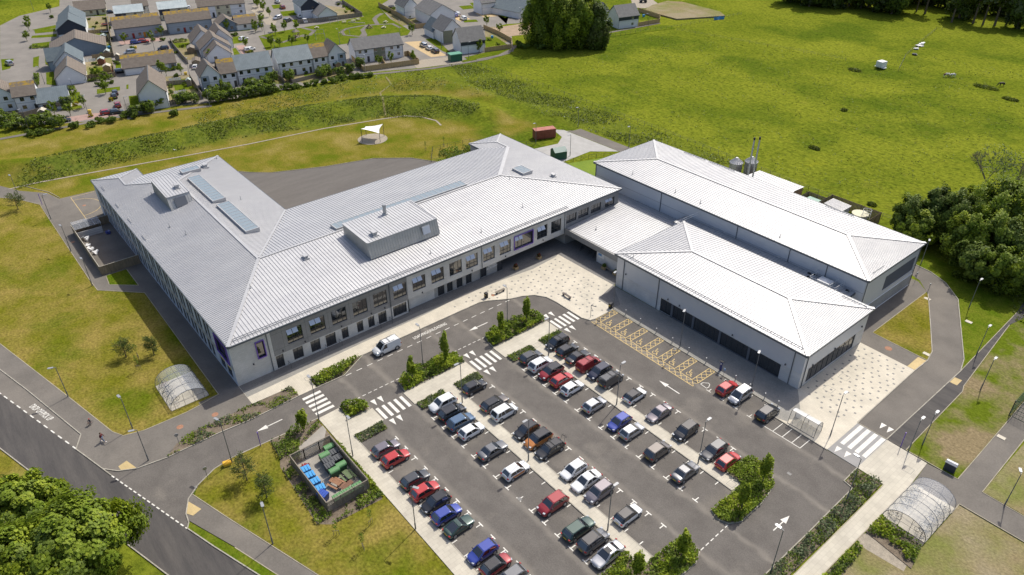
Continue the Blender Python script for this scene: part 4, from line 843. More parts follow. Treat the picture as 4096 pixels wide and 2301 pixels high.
for dy in (0,.6):
    b.tube([(0,dy-1.3,.1),(0,dy-1.3,1.1),(1.6,dy+1.2,2.4),(1.6,dy+1.2,1.4)], .03, 5); b.tube([(0,dy-1.3,.6),(1.6,dy+1.2,1.9)], .03, 5)
b.build('rail', M['white'], lad)

# ------------------------------------------------------------------ plant yard behind the games hall
for (x, y, lab) in ((-92.4,146.2,'galvanised silo with radial ribbed cone roof, in front of the other one'), (-90.4,149.5,'galvanised silo with ribbed cone roof, the rear one beside the twin flues')):
    t = thing('silo', lab, 'silo', (x,y,0), group='metal silos behind the games hall')
    b = MB(); ring = lambda r, z: [(r*math.cos(i*math.pi/14), r*math.sin(i*math.pi/14), z) for i in range(28)]
    b.loft([ring(1.45,0), ring(1.45,5.2)]); [b.tube([(1.47*math.cos(a),1.47*math.sin(a),0),(1.47*math.cos(a),1.47*math.sin(a),5.2)], .04, 4) for a in [R(i*24) for i in range(15)]]
    b.build('tank', M['steel'], t)
    b = MB(); b.loft([ring(1.6,5.15), ring(.3,6.15)]); [b.bar((1.6*math.cos(a),1.6*math.sin(a),5.2),(.3*math.cos(a),.3*math.sin(a),6.2), .09, .09) for a in [R(i*20) for i in range(18)]]
    b.tube([(0,0,6.1),(0,0,6.35)], .33, 12); b.build('cone_roof', M['roof'], t)
for (x, y, lab) in ((-86.4,142.4,'tall steel flue with dark cap, left of the pair'), (-85.8,143.6,'tall steel flue with dark cap, right of the pair')):
    t = thing('flue_stack', lab, 'chimney', (x,y,0), group='twin flue stacks')
    b = MB(); b.tube([(0,0,0),(0,0,13.6)], .19, 12); [b.tube([(0,0,z),(0,0,z+.12)], .23, 12) for z in (3,6,9,11.5)]; b.build('pipe', M['steel'], t)
    b = MB(); b.tube([(0,0,13.6),(0,0,14.2)], .21, 12); b.build('cap', M['black'], t)
t = thing('boiler_house', 'long timber clad shed with pale seamed metal roof along the back of the games hall', 'shed')
b = MB(); slope(b, [(-87.6,145.0,4.0),(-75.6,145.0,4.0),(-75.6,149.2,3.8),(-87.6,149.2,3.8)], (0,1), .6); slope(b, [(-87.6,140.5,3.2),(-75.6,140.5,3.2),(-75.6,145.0,4.0),(-87.6,145.0,4.0)], (0,-1), .6); b.build('roof', [M['roof'], M['seam'], M['seam2']], t)
b = MB(); b.box(-87.4,-75.8,140.7,149.0,0,3.15); b.loft([[(-75.8,140.7,3.1),(-75.8,145,3.9),(-75.8,149,3.7),(-75.8,149,3.1)],[(-75.85,140.7,3.1),(-75.85,145,3.9),(-75.85,149,3.7),(-75.85,149,3.1)]]); b.box(-91,-87.4,148.8,149,0,2.6)
b.build('wall', mat('timber_red', (.24,.13,.08), (.32,.19,.12), sc=2, stretch=(4,4,.3), fine=.2), t)
t = thing('small_shed', 'small grey walled hut with ribbed roof inside the fenced plant yard', 'hut')
b = MB(); slope(b, [(-69.1,146.9,2.9),(-64.6,146.9,2.7),(-64.6,150.7,2.7),(-69.1,150.7,2.9)], (1,0), .4); b.build('roof', [M['roof'], M['seam'], M['seam2']], t)
b = MB(); b.box(-68.9,-64.8,147.1,150.5,0,2.65); b.build('wall', M['panel2'], t)
t = thing('plant_yard_fence', 'timber boarded fence around the green tank and water tank behind the games hall', 'fence')
def slat_fence(b, pts, h, z0=.05, gap=.14, sw=.1, posts=2.4, m=0, mp=0, rail=True):
    for p, q in zip(pts, pts[1:]):
        p, q = Vector((*p, 0)), Vector((*q, 0)); L = (q-p).length; d = (q-p)/L; n = max(1, int(L/gap))
        for i in range(n):
            c = p+d*(i+.5)*L/n; b.obox(c+Vector((0,0,z0+(h-z0)/2)), (d, Vector((-d.y,d.x,0)), (0,0,1)), (min(sw, gap*.97)/2, .012, (h-z0)/2), m)
        if rail:
            for z in (.35, h-.3): b.bar(p+Vector((0,0,z))+Vector((-d.y,d.x,0))*.04, q+Vector((0,0,z))+Vector((-d.y,d.x,0))*.04, .05, .09, mp)
        n = max(1, round(L/posts))
        for i in range(n+1): c = p+d*L*i/n+Vector((-d.y,d.x,0))*.06; b.box(c.x-.05, c.x+.05, c.y-.05, c.y+.05, 0, h+.03, mp)
b = MB(); slat_fence(b, [(-75.0,148),(-75.0,150.6),(-70.6,150.6),(-70.6,153.2),(-59.0,153.2),(-59.0,146.5)], 2.5, gap=.3, sw=.26); slat_fence(b, [(-70.6,150.6),(-70.6,146.5)], 2.5, gap=.3, sw=.26); b.build('boards', M['timber'], t)
t = thing('green_tank', 'low green tank with pale green lid in the fenced plant yard', 'tank', (-72.6,148.9,0)); b = MB(); b.box(-1.5,1.5,-.9,.9,0,1.6); b.box(-1.55,1.55,-.95,.95,1.6,1.85,1); b.build('body', [mat('tank_green', (.02,.13,.09), rough=.5), mat('lid_green', (.22,.38,.30), (.32,.45,.38), sc=2, rough=.6)], t, bevel=.05)
t = thing('water_tank', 'round cream topped water tank with white ladder rails in the plant yard', 'tank', (-61.7,149.2,0))
b = MB(); b.loft([[(1.7*math.cos(i*.3142),1.7*math.sin(i*.3142),z) for i in range(20)] for z in (0,2.4)]); b.build('drum', M['panel2'], t); b = MB(); b.loft([[(1.74*math.cos(i*.3142),1.74*math.sin(i*.3142),z) for i in range(20)] for z in (2.4,2.55)]); b.build('lid', mat('cream_lid', (.55,.52,.36), rough=.6), t)
b = MB()
for h in (2.6,3.2,3.7): b.tube([(1.2+math.cos(a)*.9,.3+math.sin(a)*.9,h) for a in [R(i*40) for i in range(9)]], .03, 5, close=True)
for a in range(0,360,60): b.tube([(1.2+.9*math.cos(R(a)),.3+.9*math.sin(R(a)),0),(1.2+.9*math.cos(R(a)),.3+.9*math.sin(R(a)),3.7)], .03, 5)
b.build('guard_rail', M['white'], t)
# ------------------------------------------------------------------ cars
GLASSC = mat('car_glass', (.012,.015,.018), rough=.04, spec=1., ior=1.8)
TYRE = M['black']; RIM = mat('wheel_rim', (.42,.43,.44), rough=.35, metal=.7)
HEADL = mat('headlight', (.42,.45,.48), rough=.1, spec=1.); TAILL = mat('tail_light', (.35,.01,.01), rough=.2)
PLW = mat('plate_white', (.8,.8,.78), rough=.5); PLY = mat('plate_yellow', (.75,.55,.03), rough=.5); TRIM = mat('dark_trim', (.03,.03,.032), rough=.6)
PAINT = {n: mat('paint_'+n.replace(' ', '_'), c, rough=r_, metal=me_, coat=1., spec=.5) for n, c, r_, me_ in (
 ('white',(.72,.73,.73),.4,0),('silver',(.46,.47,.49),.32,.6),('grey',(.15,.155,.165),.32,.5),('dark grey',(.062,.066,.072),.32,.4),('black',(.014,.015,.018),.3,.1),('mauve grey',(.20,.18,.20),.32,.5),
 ('red',(.42,.022,.022),.35,.0),('dark red',(.27,.018,.024),.35,.2),('blue',(.03,.055,.30),.33,.2),('steel blue',(.07,.13,.22),.33,.3),('green',(.025,.06,.05),.33,.3),('orange',(.50,.19,.045),.35,.2),('brown',(.13,.115,.105),.33,.4),('navy',(.02,.025,.05),.3,.2))}
SPEC = { # L, W, H, belt, cowl, roof front, roof rear, base rear, deck z, bonnet z
 'hatchback': (4.1,1.76,1.48,.96,.25,.42,.86,.965,.92,.82), 'saloon': (4.65,1.83,1.43,.93,.27,.43,.70,.85,.98,.80),
 'SUV': (4.45,1.87,1.66,1.08,.24,.385,.87,.975,1.02,.98), 'estate': (4.72,1.82,1.47,.95,.26,.41,.86,.955,.92,.82),
 'MPV': (4.35,1.82,1.72,1.04,.19,.36,.91,.985,1.0,.90), 'van': (4.6,1.86,1.86,1.12,.19,.34,.95,.99,1.05,1.0), 'coupe': (4.1,1.8,1.35,.88,.30,.46,.62,.92,.90,.78)}
def make_car(kind):
    L, W, H, zb, cw, rf, rr, br, dk, bn = SPEC[kind]; w = W/2
    t = thing('car' if kind != 'van' else 'van', '', 'van' if kind == 'van' else 'car')
    Yp = lambda s: L*(.5-s)
    st = [(0,.60,.34,.54),(.010,.78,.27,.62),(.035,.90,.22,.70),(.09,.965,.19,bn*.90),(.17,.99,.18,bn*.97),(cw-.03,1,.18,bn*1.03),(cw+.03,1,.18,zb),(.5,1,.18,zb+.01),(rr,1,.18,zb+.02),(br-.03,.99,.19,zb+.02),(br+.005,.97,.21,dk),(.975,.92,.24,dk*.97),(.993,.84,.30,dk*.82),(1,.70,.36,dk*.66)]
    st = sorted(st)
    secs = []
    for s, k, z0, z1 in st:
        y = Yp(s); a = w*k
        half = [(a*.80,z0),(a*.97,z0+.08),(a,z0+.30*(z1-z0)),(a*.995,z0+.62*(z1-z0)),(a*.95,z1-.07),(a*.84,z1),(a*.45,z1+.035)]
        secs.append([(x,y,z) for x, z in half]+[(-x,y,z) for x, z in half[::-1]])
    b = MB(); b.loft(secs, 0)
    o = b.build('body', [PAINT['grey']], t, smooth=True); s_ = o.modifiers.new('sub', 'SUBSURF'); s_.levels = s_.render_levels = 1; b = MB()
    wy = (L*.5-.19*L, -(L*.5-.20*L)); wr = .325 if H < 1.6 else .355
    for y in wy:
        for s in (1, -1):
            pts = [(s*(w+.004), y+(wr+.05)*math.cos(a), wr+(wr+.05)*math.sin(a)) for a in [math.pi*i/10 for i in range(11)]]
            b.poly(pts+[(s*(w+.004), y-wr-.05, .18), (s*(w+.004), y+wr+.05, .18)], 0)
    b.poly([(-w*.6,Yp(0)+.005,.36),(w*.6,Yp(0)+.005,.36),(w*.6,Yp(0)+.004,.50),(-w*.6,Yp(0)+.004,.50)], 0)
    b.box(-w*.97, w*.97, Yp(.8), Yp(.2), .15, .24, 0)
    b.build('underbody', TRIM, t)
    def ring(y0, y1, hw, z, cut=.16):
        c = cut
        return [(hw-c*.6,y0,z),(hw,y0-c,z),(hw,(y0+y1)/2,z),(hw,y1+c,z),(hw-c*.6,y1,z),(-hw+c*.6,y1,z),(-hw,y1+c,z),(-hw,(y0+y1)/2,z),(-hw,y0-c,z),(-hw+c*.6,y0,z)]
    zt = H-.07; r0 = ring(Yp(cw), Yp(br), w*.93, zb-.02); r1 = ring(Yp(rf), Yp(rr), w*.77, zt, .12)
    g = MB()
    if kind == 'van': g.loft([r0, r1], 0)
    else: g.loft([r0, r1], 0)
    g.build('windows', GLASSC, t)
    b = MB(); rM = ring(Yp(rf)-.02, Yp(rr)+.02, w*.78, zt+.005, .12); rT = ring(Yp(rf)-.16, Yp(rr)+.12, w*.68, H-.005, .12)
    b.loft([rM, rT], 0)
    B0 = [Vector(p) for p in r0]; T0 = [Vector(p) for p in r1]
    for i in (0,1,8,9): b.bar(B0[i]*1.004, T0[i]*1.004, .07, .05)
    for i in (3,4,5,6): b.bar(B0[i]*1.004, T0[i]*1.004, .13 if kind in ('hatchback','SUV','MPV','estate') else .09, .06)
    for i in (2,7): b.bar(B0[i]*1.006, T0[i]*1.006, .09, .05, up=(0,1,0))
    if kind in ('MPV','estate','SUV'):
        for s in (1,-1):
            p = Vector((s*w*.93, Yp(.78), zb)); q = Vector((s*w*.775, Yp(.76), zt)); b.bar(p*1.004, q*1.004, .09, .05, up=(0,1,0))
    if kind == 'van':
        for s in (1,-1):
            b.loft([[(s*w*.97,Yp(.44),zb-.03),(s*w*.97,Yp(.985),zb-.03)],[(s*w*.83,Yp(.44),zt+.02),(s*w*.83,Yp(.945),zt+.02)]], 0, cap=False, closed=False)
        b.poly([(-w*.93,Yp(.992),zb-.03),(w*.93,Yp(.992),zb-.03),(w*.8,Yp(.955),zt+.02),(-w*.8,Yp(.955),zt+.02)])
    b.tube([(0,Yp(rr)+.25,H-.02),(0,Yp(rr)+.12,H+.12)], .012, 4)
    b.build('roof', PAINT['grey'], t, bevel=.03)
    for i, y in enumerate(wy):
        for s in (1,-1):
            wh = MB(); n = 16; x0, x1 = s*(w-.20), s*(w+.015)
            wh.loft([[(x0,y+wr*math.cos(a),wr+wr*math.sin(a)) for a in [2*math.pi*k/n for k in range(n)]], [(x1,y+wr*math.cos(a),wr+wr*math.sin(a)) for a in [2*math.pi*k/n for k in range(n)]]])
            o = wh.build('wheel', TYRE, t); rm = MB(); rr_ = wr*.66
            for k in range(5):
                a = 2*math.pi*k/5; c = (x1+s*.006, y, wr)
                rm.poly([(c[0],y+.05*math.cos(a-1.2),wr+.05*math.sin(a-1.2)),(c[0],y+rr_*math.cos(a-.34),wr+rr_*math.sin(a-.34)),(c[0],y+rr_*math.cos(a+.34),wr+rr_*math.sin(a+.34)),(c[0],y+.05*math.cos(a+1.2),wr+.05*math.sin(a+1.2))])
            rm.tube([(x1+s*.004,y+rr_*math.cos(q),wr+rr_*math.sin(q)) for q in [2*math.pi*k/14 for k in range(14)]], .018, 4, close=True); rm.build('rim', RIM, o)
    for s in (1,-1):
        b = MB(); hz = bn*.80; b.obox((s*w*.68,Yp(.045),hz), ((1,-s*.35,0),(s*.35,1,0),(0,0,1)), (.15,.12,.045)); b.build('headlight', HEADL, t, bevel=.02)
        b = MB(); tz = dk*.86; b.obox((s*w*.80,Yp(.985),tz), ((1,s*.3,0),(-s*.3,1,0),(0,0,1)), (.13,.07,.09)); b.build('tail_light', TAILL, t, bevel=.02)
        b = MB(); b.obox((s*(w+.09),Yp(cw+.055),zb+.06), ((1,0,0),(0,1,0),(0,0,1)), (.10,.05,.07)); b.build('mirror', TRIM, t, bevel=.02)
    b = MB(); b.box(-.26,.26,Yp(0)-.005,Yp(0)+.02,.36,.47); b.build('number_plate', PLW, t)
    b = MB(); b.box(-.26,.26,Yp(1)-.02,Yp(1)+.005,dk*.55,dk*.55+.11); b.build('number_plate', PLY, t)
    return t
car_protos = {}
def car(kind, colour, x, y, rz, label, group, z=0., roofcol=None, name=None, sc=1.):
    if kind not in car_protos:
        c = make_car(kind); car_protos[kind] = c
        for ch in c.children:
            if ch.name.split('.')[0] in ('body', 'roof'): ch.material_slots[0].link = 'OBJECT'
    else: c = copy_tree(car_protos[kind])
    for ch in c.children:
        nm = ch.name.split('.')[0]
        if nm == 'body': ch.material_slots[0].material = PAINT[colour]
        if nm == 'roof': ch.material_slots[0].material = PAINT[roofcol or colour]
    c.location = (x, y, z); c.rotation_euler = (0, 0, rz); c.scale = (sc, sc, sc)
    tag(c, label, 'van' if kind == 'van' else 'car', group)
    return c
GA = 'cars parked in the marked bays'
UP, DN = 0., math.pi
def bay(k): return -71.68+k*2.503
L1 = 'in the row beside the lawn walk'; L2 = 'left of the lower bay walk'; L3 = 'right of the lower bay walk'; L4 = 'left of the upper bay walk'; L5 = 'right of the upper bay walk'
rows = [
 (33.6, [(1,'hatchback','mauve grey',UP,'mauve grey hatchback first '+L1),(2,'hatchback','red',UP,'bright red hatchback next to the mauve grey one '+L1),(4,'hatchback','dark grey',UP,'dark grey hatchback just before the lamp post '+L1),(5,'hatchback','red',UP,'deep red hatchback behind the lamp post '+L1),(6,'hatchback','black',DN,'black hatchback nosed in '+L1),(7,'hatchback','blue',UP,'bright blue hatchback beside the black one '+L1),(8,'coupe','green',UP,'dark green coupe '+L1),(10,'hatchback','blue',DN,'royal blue hatchback nosed in near the bottom edge '+L1),(11,'hatchback','dark red',UP,'red small car with black roof '+L1),(12,'estate','grey',DN,'slate grey car cut by the bottom edge '+L1)]),
 (45.05, [(0,'SUV','white',DN,'white SUV with dark windows first '+L2),(1,'SUV','black',UP,'black SUV between the white SUV and the blue car '+L2),(2,'SUV','steel blue',UP,'steel blue car '+L2),(3,'hatchback','white',UP,'white hatchback with dark tailgate '+L2),(5,'saloon','grey',UP,'blue grey saloon standing alone '+L2),(7,'hatchback','white',UP,'small white car with orange door panels '+L2),(10,'SUV','dark red',DN,'dark red rounded crossover '+L2),(12,'estate','green',UP,'old dark green estate '+L2),(13,'SUV','grey',UP,'grey crossover with glass roof '+L2),(14,'saloon','silver',DN,'silver saloon with open sunroof '+L2)]),
 (51.25, [(0,'hatchback','black',UP,'black three door hatchback first '+L3),(2,'estate','brown',UP,'brown grey estate with glass roof '+L3),(3,'MPV','white',UP,'white MPV with side windows '+L3),(5,'hatchback','black',DN,'black hatchback beside the orange car '+L3),(6,'SUV','orange',DN,'orange crossover with black roof '+L3),(7,'estate','black',DN,'black estate with roof bars and rear bike rack '+L3),(9,'hatchback','white',DN,'white hatchback nosed in beside the white saloon '+L3),(10,'saloon','white',DN,'white sleek saloon '+L3),(11,'SUV','mauve grey',DN,'mauve grey crossover behind the lamp post '+L3),(13,'hatchback','white',UP,'small white car with black roof '+L3)]),
 (62.85, [(0,'hatchback','dark grey',UP,'dark grey hatchback first '+L4),(1,'SUV','white',UP,'white crossover '+L4),(2,'SUV','dark red',DN,'dark red SUV with glass roof '+L4),(3,'hatchback','red',UP,'red hatchback '+L4),(4,'hatchback','white',UP,'small white hatchback next to the red one '+L4),(6,'hatchback','silver',UP,'silver hatchback with white roof standing alone '+L4),(8,'hatchback','blue',DN,'blue hatchback nosed in '+L4),(9,'hatchback','silver',UP,'silver hatchback with red tail lamps '+L4),(11,'SUV','brown',UP,'dark grey brown SUV '+L4),(13,'saloon','grey',UP,'grey fastback saloon '+L4)]),
 (68.95, [(0,'MPV','black',DN,'black MPV with roof bars '+L5),(1,'hatchback','black',UP,'black hatchback with chrome window line '+L5),(2,'saloon','black',UP,'black saloon '+L5),(3,'van','dark red',UP,'dark red small van with roof bars '+L5),(4,'SUV','navy',DN,'navy compact crossover '+L5),(5,'van','dark grey',UP,'dark grey panel van '+L5),(7,'hatchback','white',UP,'white hatchback with black glass roof '+L5),(9,'saloon','mauve grey',DN,'mauve grey saloon '+L5),(11,'SUV','black',DN,'black crossover nosed in '+L5),(13,'estate','dark grey',DN,'slate grey estate '+L5),(14,'hatchback','red',UP,'small red three door car '+L5)]),
 (81.5, [(10.2,'hatchback','red',UP,'red hatchback at the charging posts by the hall'),(11.15,'MPV','silver',DN,'silver MPV beside the red car by the hall kerb'),(13.15,'SUV','black',UP,'black SUV beside the white cross hatched cycle bays')])]
for y, L in rows:
    for k_, kd, colr, rz, lab in L:
        rc = 'black' if ('black roof' in lab or 'glass roof' in lab) else None
        c = car(kd, colr, bay(k_), y+random.uniform(-.12,.12), rz+R(random.uniform(-1.2,1.2)), lab, GA, .02, rc)
        if 'roof bars' in lab:
            b = MB(); H = SPEC[kd][2]
            for yy in (-.4,.55): b.bar((-.62,yy,H+.08),(.62,yy,H+.08),.06,.04)
            for s in (-.6,.6): b.bar((s,-1.2,H+.03),(s,.8,H+.03),.04,.05)
            b.build('roof_rack', TRIM, c)
        if 'bike rack' in lab:
            b = MB()
            for xx in (-.35,.35): b.tube([(xx,-2.38,.7),(xx,-2.5,1.5),(xx,-2.9,1.55)], .025, 5)
            b.tube([(-.5,-2.7,1.5),(.5,-2.7,1.5)], .03, 5); b.tube([(-.3,-2.85,1.75),(.3,-2.6,1.35)], .02, 5); b.build('bike_rack', TRIM, c)
        if 'orange door' in lab:
            b = MB()
            for s in (1,-1): b.box(s*.886-.004, s*.886+.004, -1.25, .85, .45, .85)
            b.build('door_panel', PAINT['orange'], c)
        if 'sunroof' in lab:
            b = MB(); b.box(-.45,.45,-.35,.35,1.42,1.445); b.build('sunroof', TRIM, c)
c = car('van', 'white', -89.2, 45.9, math.pi, 'white delivery van parked at the loading kerb outside the school', None, .02); c.name = 'delivery_van'; c.scale = (1.06,1.06,1.08)

# ------------------------------------------------------------------ lamp posts and street furniture
def make_lamp(h, two=False):
    t = thing('street_lamp', '', 'lamp post')
    b = MB(); b.tube([(0,0,0),(0,0,1.2),(0,0,1.25),(0,0,h)], [.10,.10,.065,.05], 8); b.build('pole', M['lamp_pole'], t)
    a = MB(); a.bar((0,0,h-.02),(0,.35,h+.05),.07,.07); a.build('bracket', M['lamp_pole'], t)
    b = MB(); b.loft([[(-.16,.3,h),(.16,.3,h),(.16,.3,h+.11),(-.16,.3,h+.11)],[(-.20,.95,h+.05),(.20,.95,h+.05),(.18,.95,h+.12),(-.18,.95,h+.12)],[(-.12,1.08,h+.07),(.12,1.08,h+.07),(.12,1.08,h+.11),(-.12,1.08,h+.11)]]); b.build('lantern', M['lamp_head'], t)
    return t
l8, l6 = make_lamp(7.9), make_lamp(5.9); u8, u6 = [False], [False]
GL = 'grey lamp posts'
lamps = [(8,-64.6,14.4,-100,'on the grass edge above the lower left footpath'),(8,-55.1,29.3,-60,'on the lawn walk behind the deep red hatchback'),(8,-71.3,29.4,-90,'on the lawn walk beside the mauve grey car'),(8,-81.8,48.3,90,'in the shrub island opposite the white van'),(8,-81.7,66.1,90,'in the shrub island nearest the plaza'),(8,-81.2,29.2,90,'by the zebra crossing at the left end of the drive'),(8,-70.4,47.9,180,'in the lower bay walk by the black hatchback'),(8,-70.5,65.8,180,'in the upper bay walk near the first white crossover'),(8,-54.9,65.8,0,'in the upper bay walk beside the white glass roofed car'),(8,-54.8,47.9,180,'in the lower bay walk beside the orange car'),(8,-39.4,47.9,0,'in the lower bay walk beside the mauve crossover'),(8,-39.3,65.8,0,'in the upper bay walk near the red three door car'),
 (8,-58.0,84.5,200,'on the grey walk opposite the middle of the sports hall'),(8,-43.8,84.6,200,'on the grey walk near the charging posts'),(8,-73.5,84.5,200,'at the corner of the sports hall where the plaza starts'),(8,-30.4,84.8,0,'beside the small glazed cycle stand'),(8,-22.6,75.4,90,'in the right hand hedge bed near the raised crossing'),(8,-22.6,58.3,90,'in the right hand hedge bed near the bottom edge'),
 (6,-110.9,1.5,160,'at the lawn edge beside the drop off lettering'),(6,-97.1,7.1,100,'near the tip of the left lawn by the footpath'),(6,-89.0,6.9,160,'on the corner pavement by the junction tactile paving'),(8,-81.1,15.8,110,'beside the yellow grit bin at the entry road'),
 (6,-142.8,12.9,100,'by the path below the fenced side yard'),(6,-159.8,13.0,100,'halfway along the fenced side yard path'),(6,-178.4,13.1,0,'on the path near the ball court lines'),(6,-194.4,9.8,100,'at the far left path bend'),
 (6,-20.8,112.2,0,'on the right verge between the paths, upper one'),(6,-24.9,120.4,0,'at the grass edge right of the service road bend'),(6,-31.8,134.1,0,'on the shaded verge behind the games hall end'),(6,-21.7,90.6,0,'beside the purple post at the raised crossing'),(6,-21.0,93.3,0,'on the rough verge just above the crossing'),(6,-9.0,90.6,30,'at the right edge path junction'),
 (6,-44.6,142.5,200,'at the far right corner behind the games hall'),(6,-141.8,125.3,180,'in front of the rust red container'),(6,-143.4,142.8,180,'behind the far service road'),(6,-123.8,142.9,180,'in the weeds beside the far service road'),(6,-129.7,126.7,180,'beside the green store shed')]
for h, x, y, a, lab in lamps:
    place(l8 if h == 8 else l6, u8 if h == 8 else u6, (x, y, .03), R(a), ('tall' if h == 8 else 'short')+' grey lamp post '+lab, GL)
t = thing('bollard', '', 'bollard'); b = MB(); b.tube([(0,0,0),(0,0,1.02)], .075, 10); b.build('post', M['steel'], t); b = MB(); b.tube([(0,0,1.02),(0,0,1.06)], .08, 10); b.build('cap', M['white'], t); ub = [False]
for i, (x, lab) in enumerate(((-70.4,'first from the plaza lamp post'),(-66.9,'second from the plaza end'),(-63.2,'third from the plaza end'),(-59.6,'just left of the tall lamp'),(-56.1,'just right of the tall lamp'),(-52.5,'last before the blue charging post'),(-46.7,'in front of the red hatchback'),(-44.0,'in front of the silver MPV'),(-41.25,'right of the silver MPV'),(-38.9,'nearest the small cycle stand'))):
    place(t, ub, (x, 84.4, .11), 0, 'steel bollard at the hall kerb, '+lab, 'steel bollards along the hall kerb')
t = thing('charging_post', 'slim dark blue charging post with a screen by the hall kerb', 'charging post', (-49.8,84.7,.11))
b = MB(); b.box(-.16,.16,-.12,.12,0,1.75); b.build('cabinet', mat('navy_casing', (.02,.03,.16), rough=.4), t, bevel=.03); b = MB(); b.box(-.3,.3,-.2,.2,1.78,1.84); b.build('hood', M['black'], t)
b = MB(); b.box(-.1,.1,-.13,-.121,1.2,1.5); b.build('screen', M['white'], t)
t = thing('small_sign_post', 'short post with pale blue plate beside the charging post', 'sign', (-48.7,84.1,.11)); b = MB(); b.tube([(0,0,0),(0,0,1.2)], .03, 6); b.build('post', M['steel'], t); b = MB(); b.box(-.18,.18,-.03,.01,1.0,1.4); b.build('plate', mat('pale_blue', (.3,.45,.65), rough=.5), t)
for (x, y, lab) in ((-81.5,20.2,'purple post beside the entry road near the bin store'),(-187.7,13.2,'purple post on the far left path near the ball court'),(-22.8,90.5,'purple post at the raised crossing on the right')):
    t = thing('purple_post', lab, 'post', (x,y,.05), group='purple posts'); b = MB(); b.tube([(0,0,0),(0,0,2.7)], .06, 8); b.build('shaft', M['purple'], t); b = MB(); b.tube([(0,0,2.7),(0,0,2.78)], .085, 8); b.build('finial', M['purple'], t)
t = thing('finger_post', 'thin finger signpost at the corner of the plaza by the yellow bays', 'signpost', (-73.9,79.0,.11)); b = MB(); b.tube([(0,0,0),(0,0,2.7)], .04, 6); b.build('post', M['lamp_pole'], t)
for z, a in ((2.6,20),(2.4,110),(2.2,-30)): b = MB(); b.bar((0,0,z),(math.cos(R(a))*.9,math.sin(R(a))*.9,z),.03,.14); b.build('finger', M['lamp_pole'], t)
for x, y, lab in ((-89.2,11.3,'small round road sign in the bed by the entry footway'),(-80.3,12.1,'small round road sign on the lawn edge by the entry'),(-42.3,135.2,'small sign by the service road behind the games hall'),(-38.9,133.1,'small sign at the top tip of the triangle lawn')):
    t = thing('road_sign', lab, 'sign', (x,y,.05)); b = MB(); b.tube([(0,0,0),(0,0,2.0)], .035, 6); b.build('post', M['lamp_pole'], t); b = MB(); b.tube([(-.02,0,2.0),(.03,0,2.0)], .28, 12); b.build('sign_face', M['steel'], t)
def bench(name, label, x, y, rz, m):
    t = thing(name, label, 'bench', (x,y,.11), rz); b = MB()
    for i in range(4): b.box(-1.1,1.1,-.24+i*.125,-.14+i*.125,.42,.48)
    b.build('seat', m, t)
    for s in (-.8,.8): b = MB(); b.box(s-.08,s+.08,-.24,.24,0,.42); b.build('leg', M['steel_d'], t)
bench('bench', 'pale slatted bench on the plaza beside the litter bin', -90.6, 71.6, R(90), M['timber_g']); bench('bench', 'dark slatted bench standing alone in the middle of the plaza', -81.4, 80.2, R(0), mat('dark_slats', (.14,.115,.10), rough=.7)); bench('bench', 'grey bench between two planters against the link wall', -82.5, 92.9, 0, M['timber_g'])
for x, y, lab in ((-90.9,68.5,'dark litter bin near the pale plaza bench'),(-73.6,83.8,'black litter bin at the corner of the yellow bays')):
    t = thing('litter_bin', lab, 'bin', (x,y,.11)); b = MB(); b.box(-.28,.28,-.28,.28,0,.95); b.build('body', M['black'], t, bevel=.05); b = MB(); b.box(-.31,.31,-.31,.31,.95,1.12); b.build('hood', TRIM, t, bevel=.05); b = MB(); b.box(-.2,.2,-.315,-.31,.62,.8); b.build('band', M['yellowp'], t)
def leaf_blob(name, parent, c, r, n, size, mats, seed=0, zs=1.):
    g = np.random.default_rng(seed); d = g.normal(size=(n,3)); d /= np.linalg.norm(d, axis=1, keepdims=True); rad = (.65+.4*g.random((n,1)))
    C = np.array(c)+d*rad*np.array(r); N = d+g.normal(size=(n,3))*.6
    return quads_mesh(name, C, N, size*(.7+.6*g.random(n)), mats, parent, g.integers(0, len(mats) if isinstance(mats,(list,tuple)) else 1, n))
for x, y, lab, m in ((-95.2,79.3,'square timber planter of red flowers left under the school wall','flower'),(-95.3,85.5,'square timber planter of red flowers right under the school wall','flower'),(-84.0,92.8,'timber planter of green plants left of the link bench','leafB'),(-81.0,92.9,'timber planter of green plants right of the link bench','leafB')):
    t = thing('planter', lab, 'planter', (x,y,.11)); b = MB(); b.box(-.45,.45,-.45,.45,0,.5); b.build('trough', M['timber_n'], t); leaf_blob('plants', t, (0,0,.8), (.42,.42,.4), 160, .2, [M[m], M['leafC']], 5)
t = thing('grit_bin', 'yellow grit bin on the grass beside the entry road', 'grit bin', (-81.0,15.1,.08), R(80)); t.scale = (.85,.85,.85); b = MB(); b.loft([[(-.55,-.3,0),(.55,-.3,0),(.55,.3,0),(-.55,.3,0)],[(-.65,-.38,.62),(.65,-.38,.62),(.65,.38,.62),(-.65,.38,.62)]]); b.build('body', M['yellowp'], t); b = MB(); b.loft([[(-.68,-.4,.62),(.68,-.4,.62),(.68,.4,.62),(-.68,.4,.62)],[(-.6,-.25,.85),(.6,-.25,.85),(.6,.3,.85),(-.6,.3,.85)]]); b.build('lid', mat('grit_lid', (.75,.42,.03), rough=.5), t)
t = thing('utility_cabinet', 'dark utility cabinet with silver lid at the right path junction', 'cabinet', (-16.4,91.3,.05), R(5)); b = MB(); b.box(-.7,.7,-.35,.35,0,1.35); b.build('body', mat('cabinet_dark', (.04,.05,.06), rough=.5), t, bevel=.03); b = MB(); b.loft([[(-.78,-.42,1.35),(.78,-.42,1.35),(.78,.42,1.35),(-.78,.42,1.35)],[(-.7,-.1,1.55),(.7,-.1,1.55),(.7,.3,1.5),(-.7,.3,1.5)]]); b.build('lid', M['steel'], t)
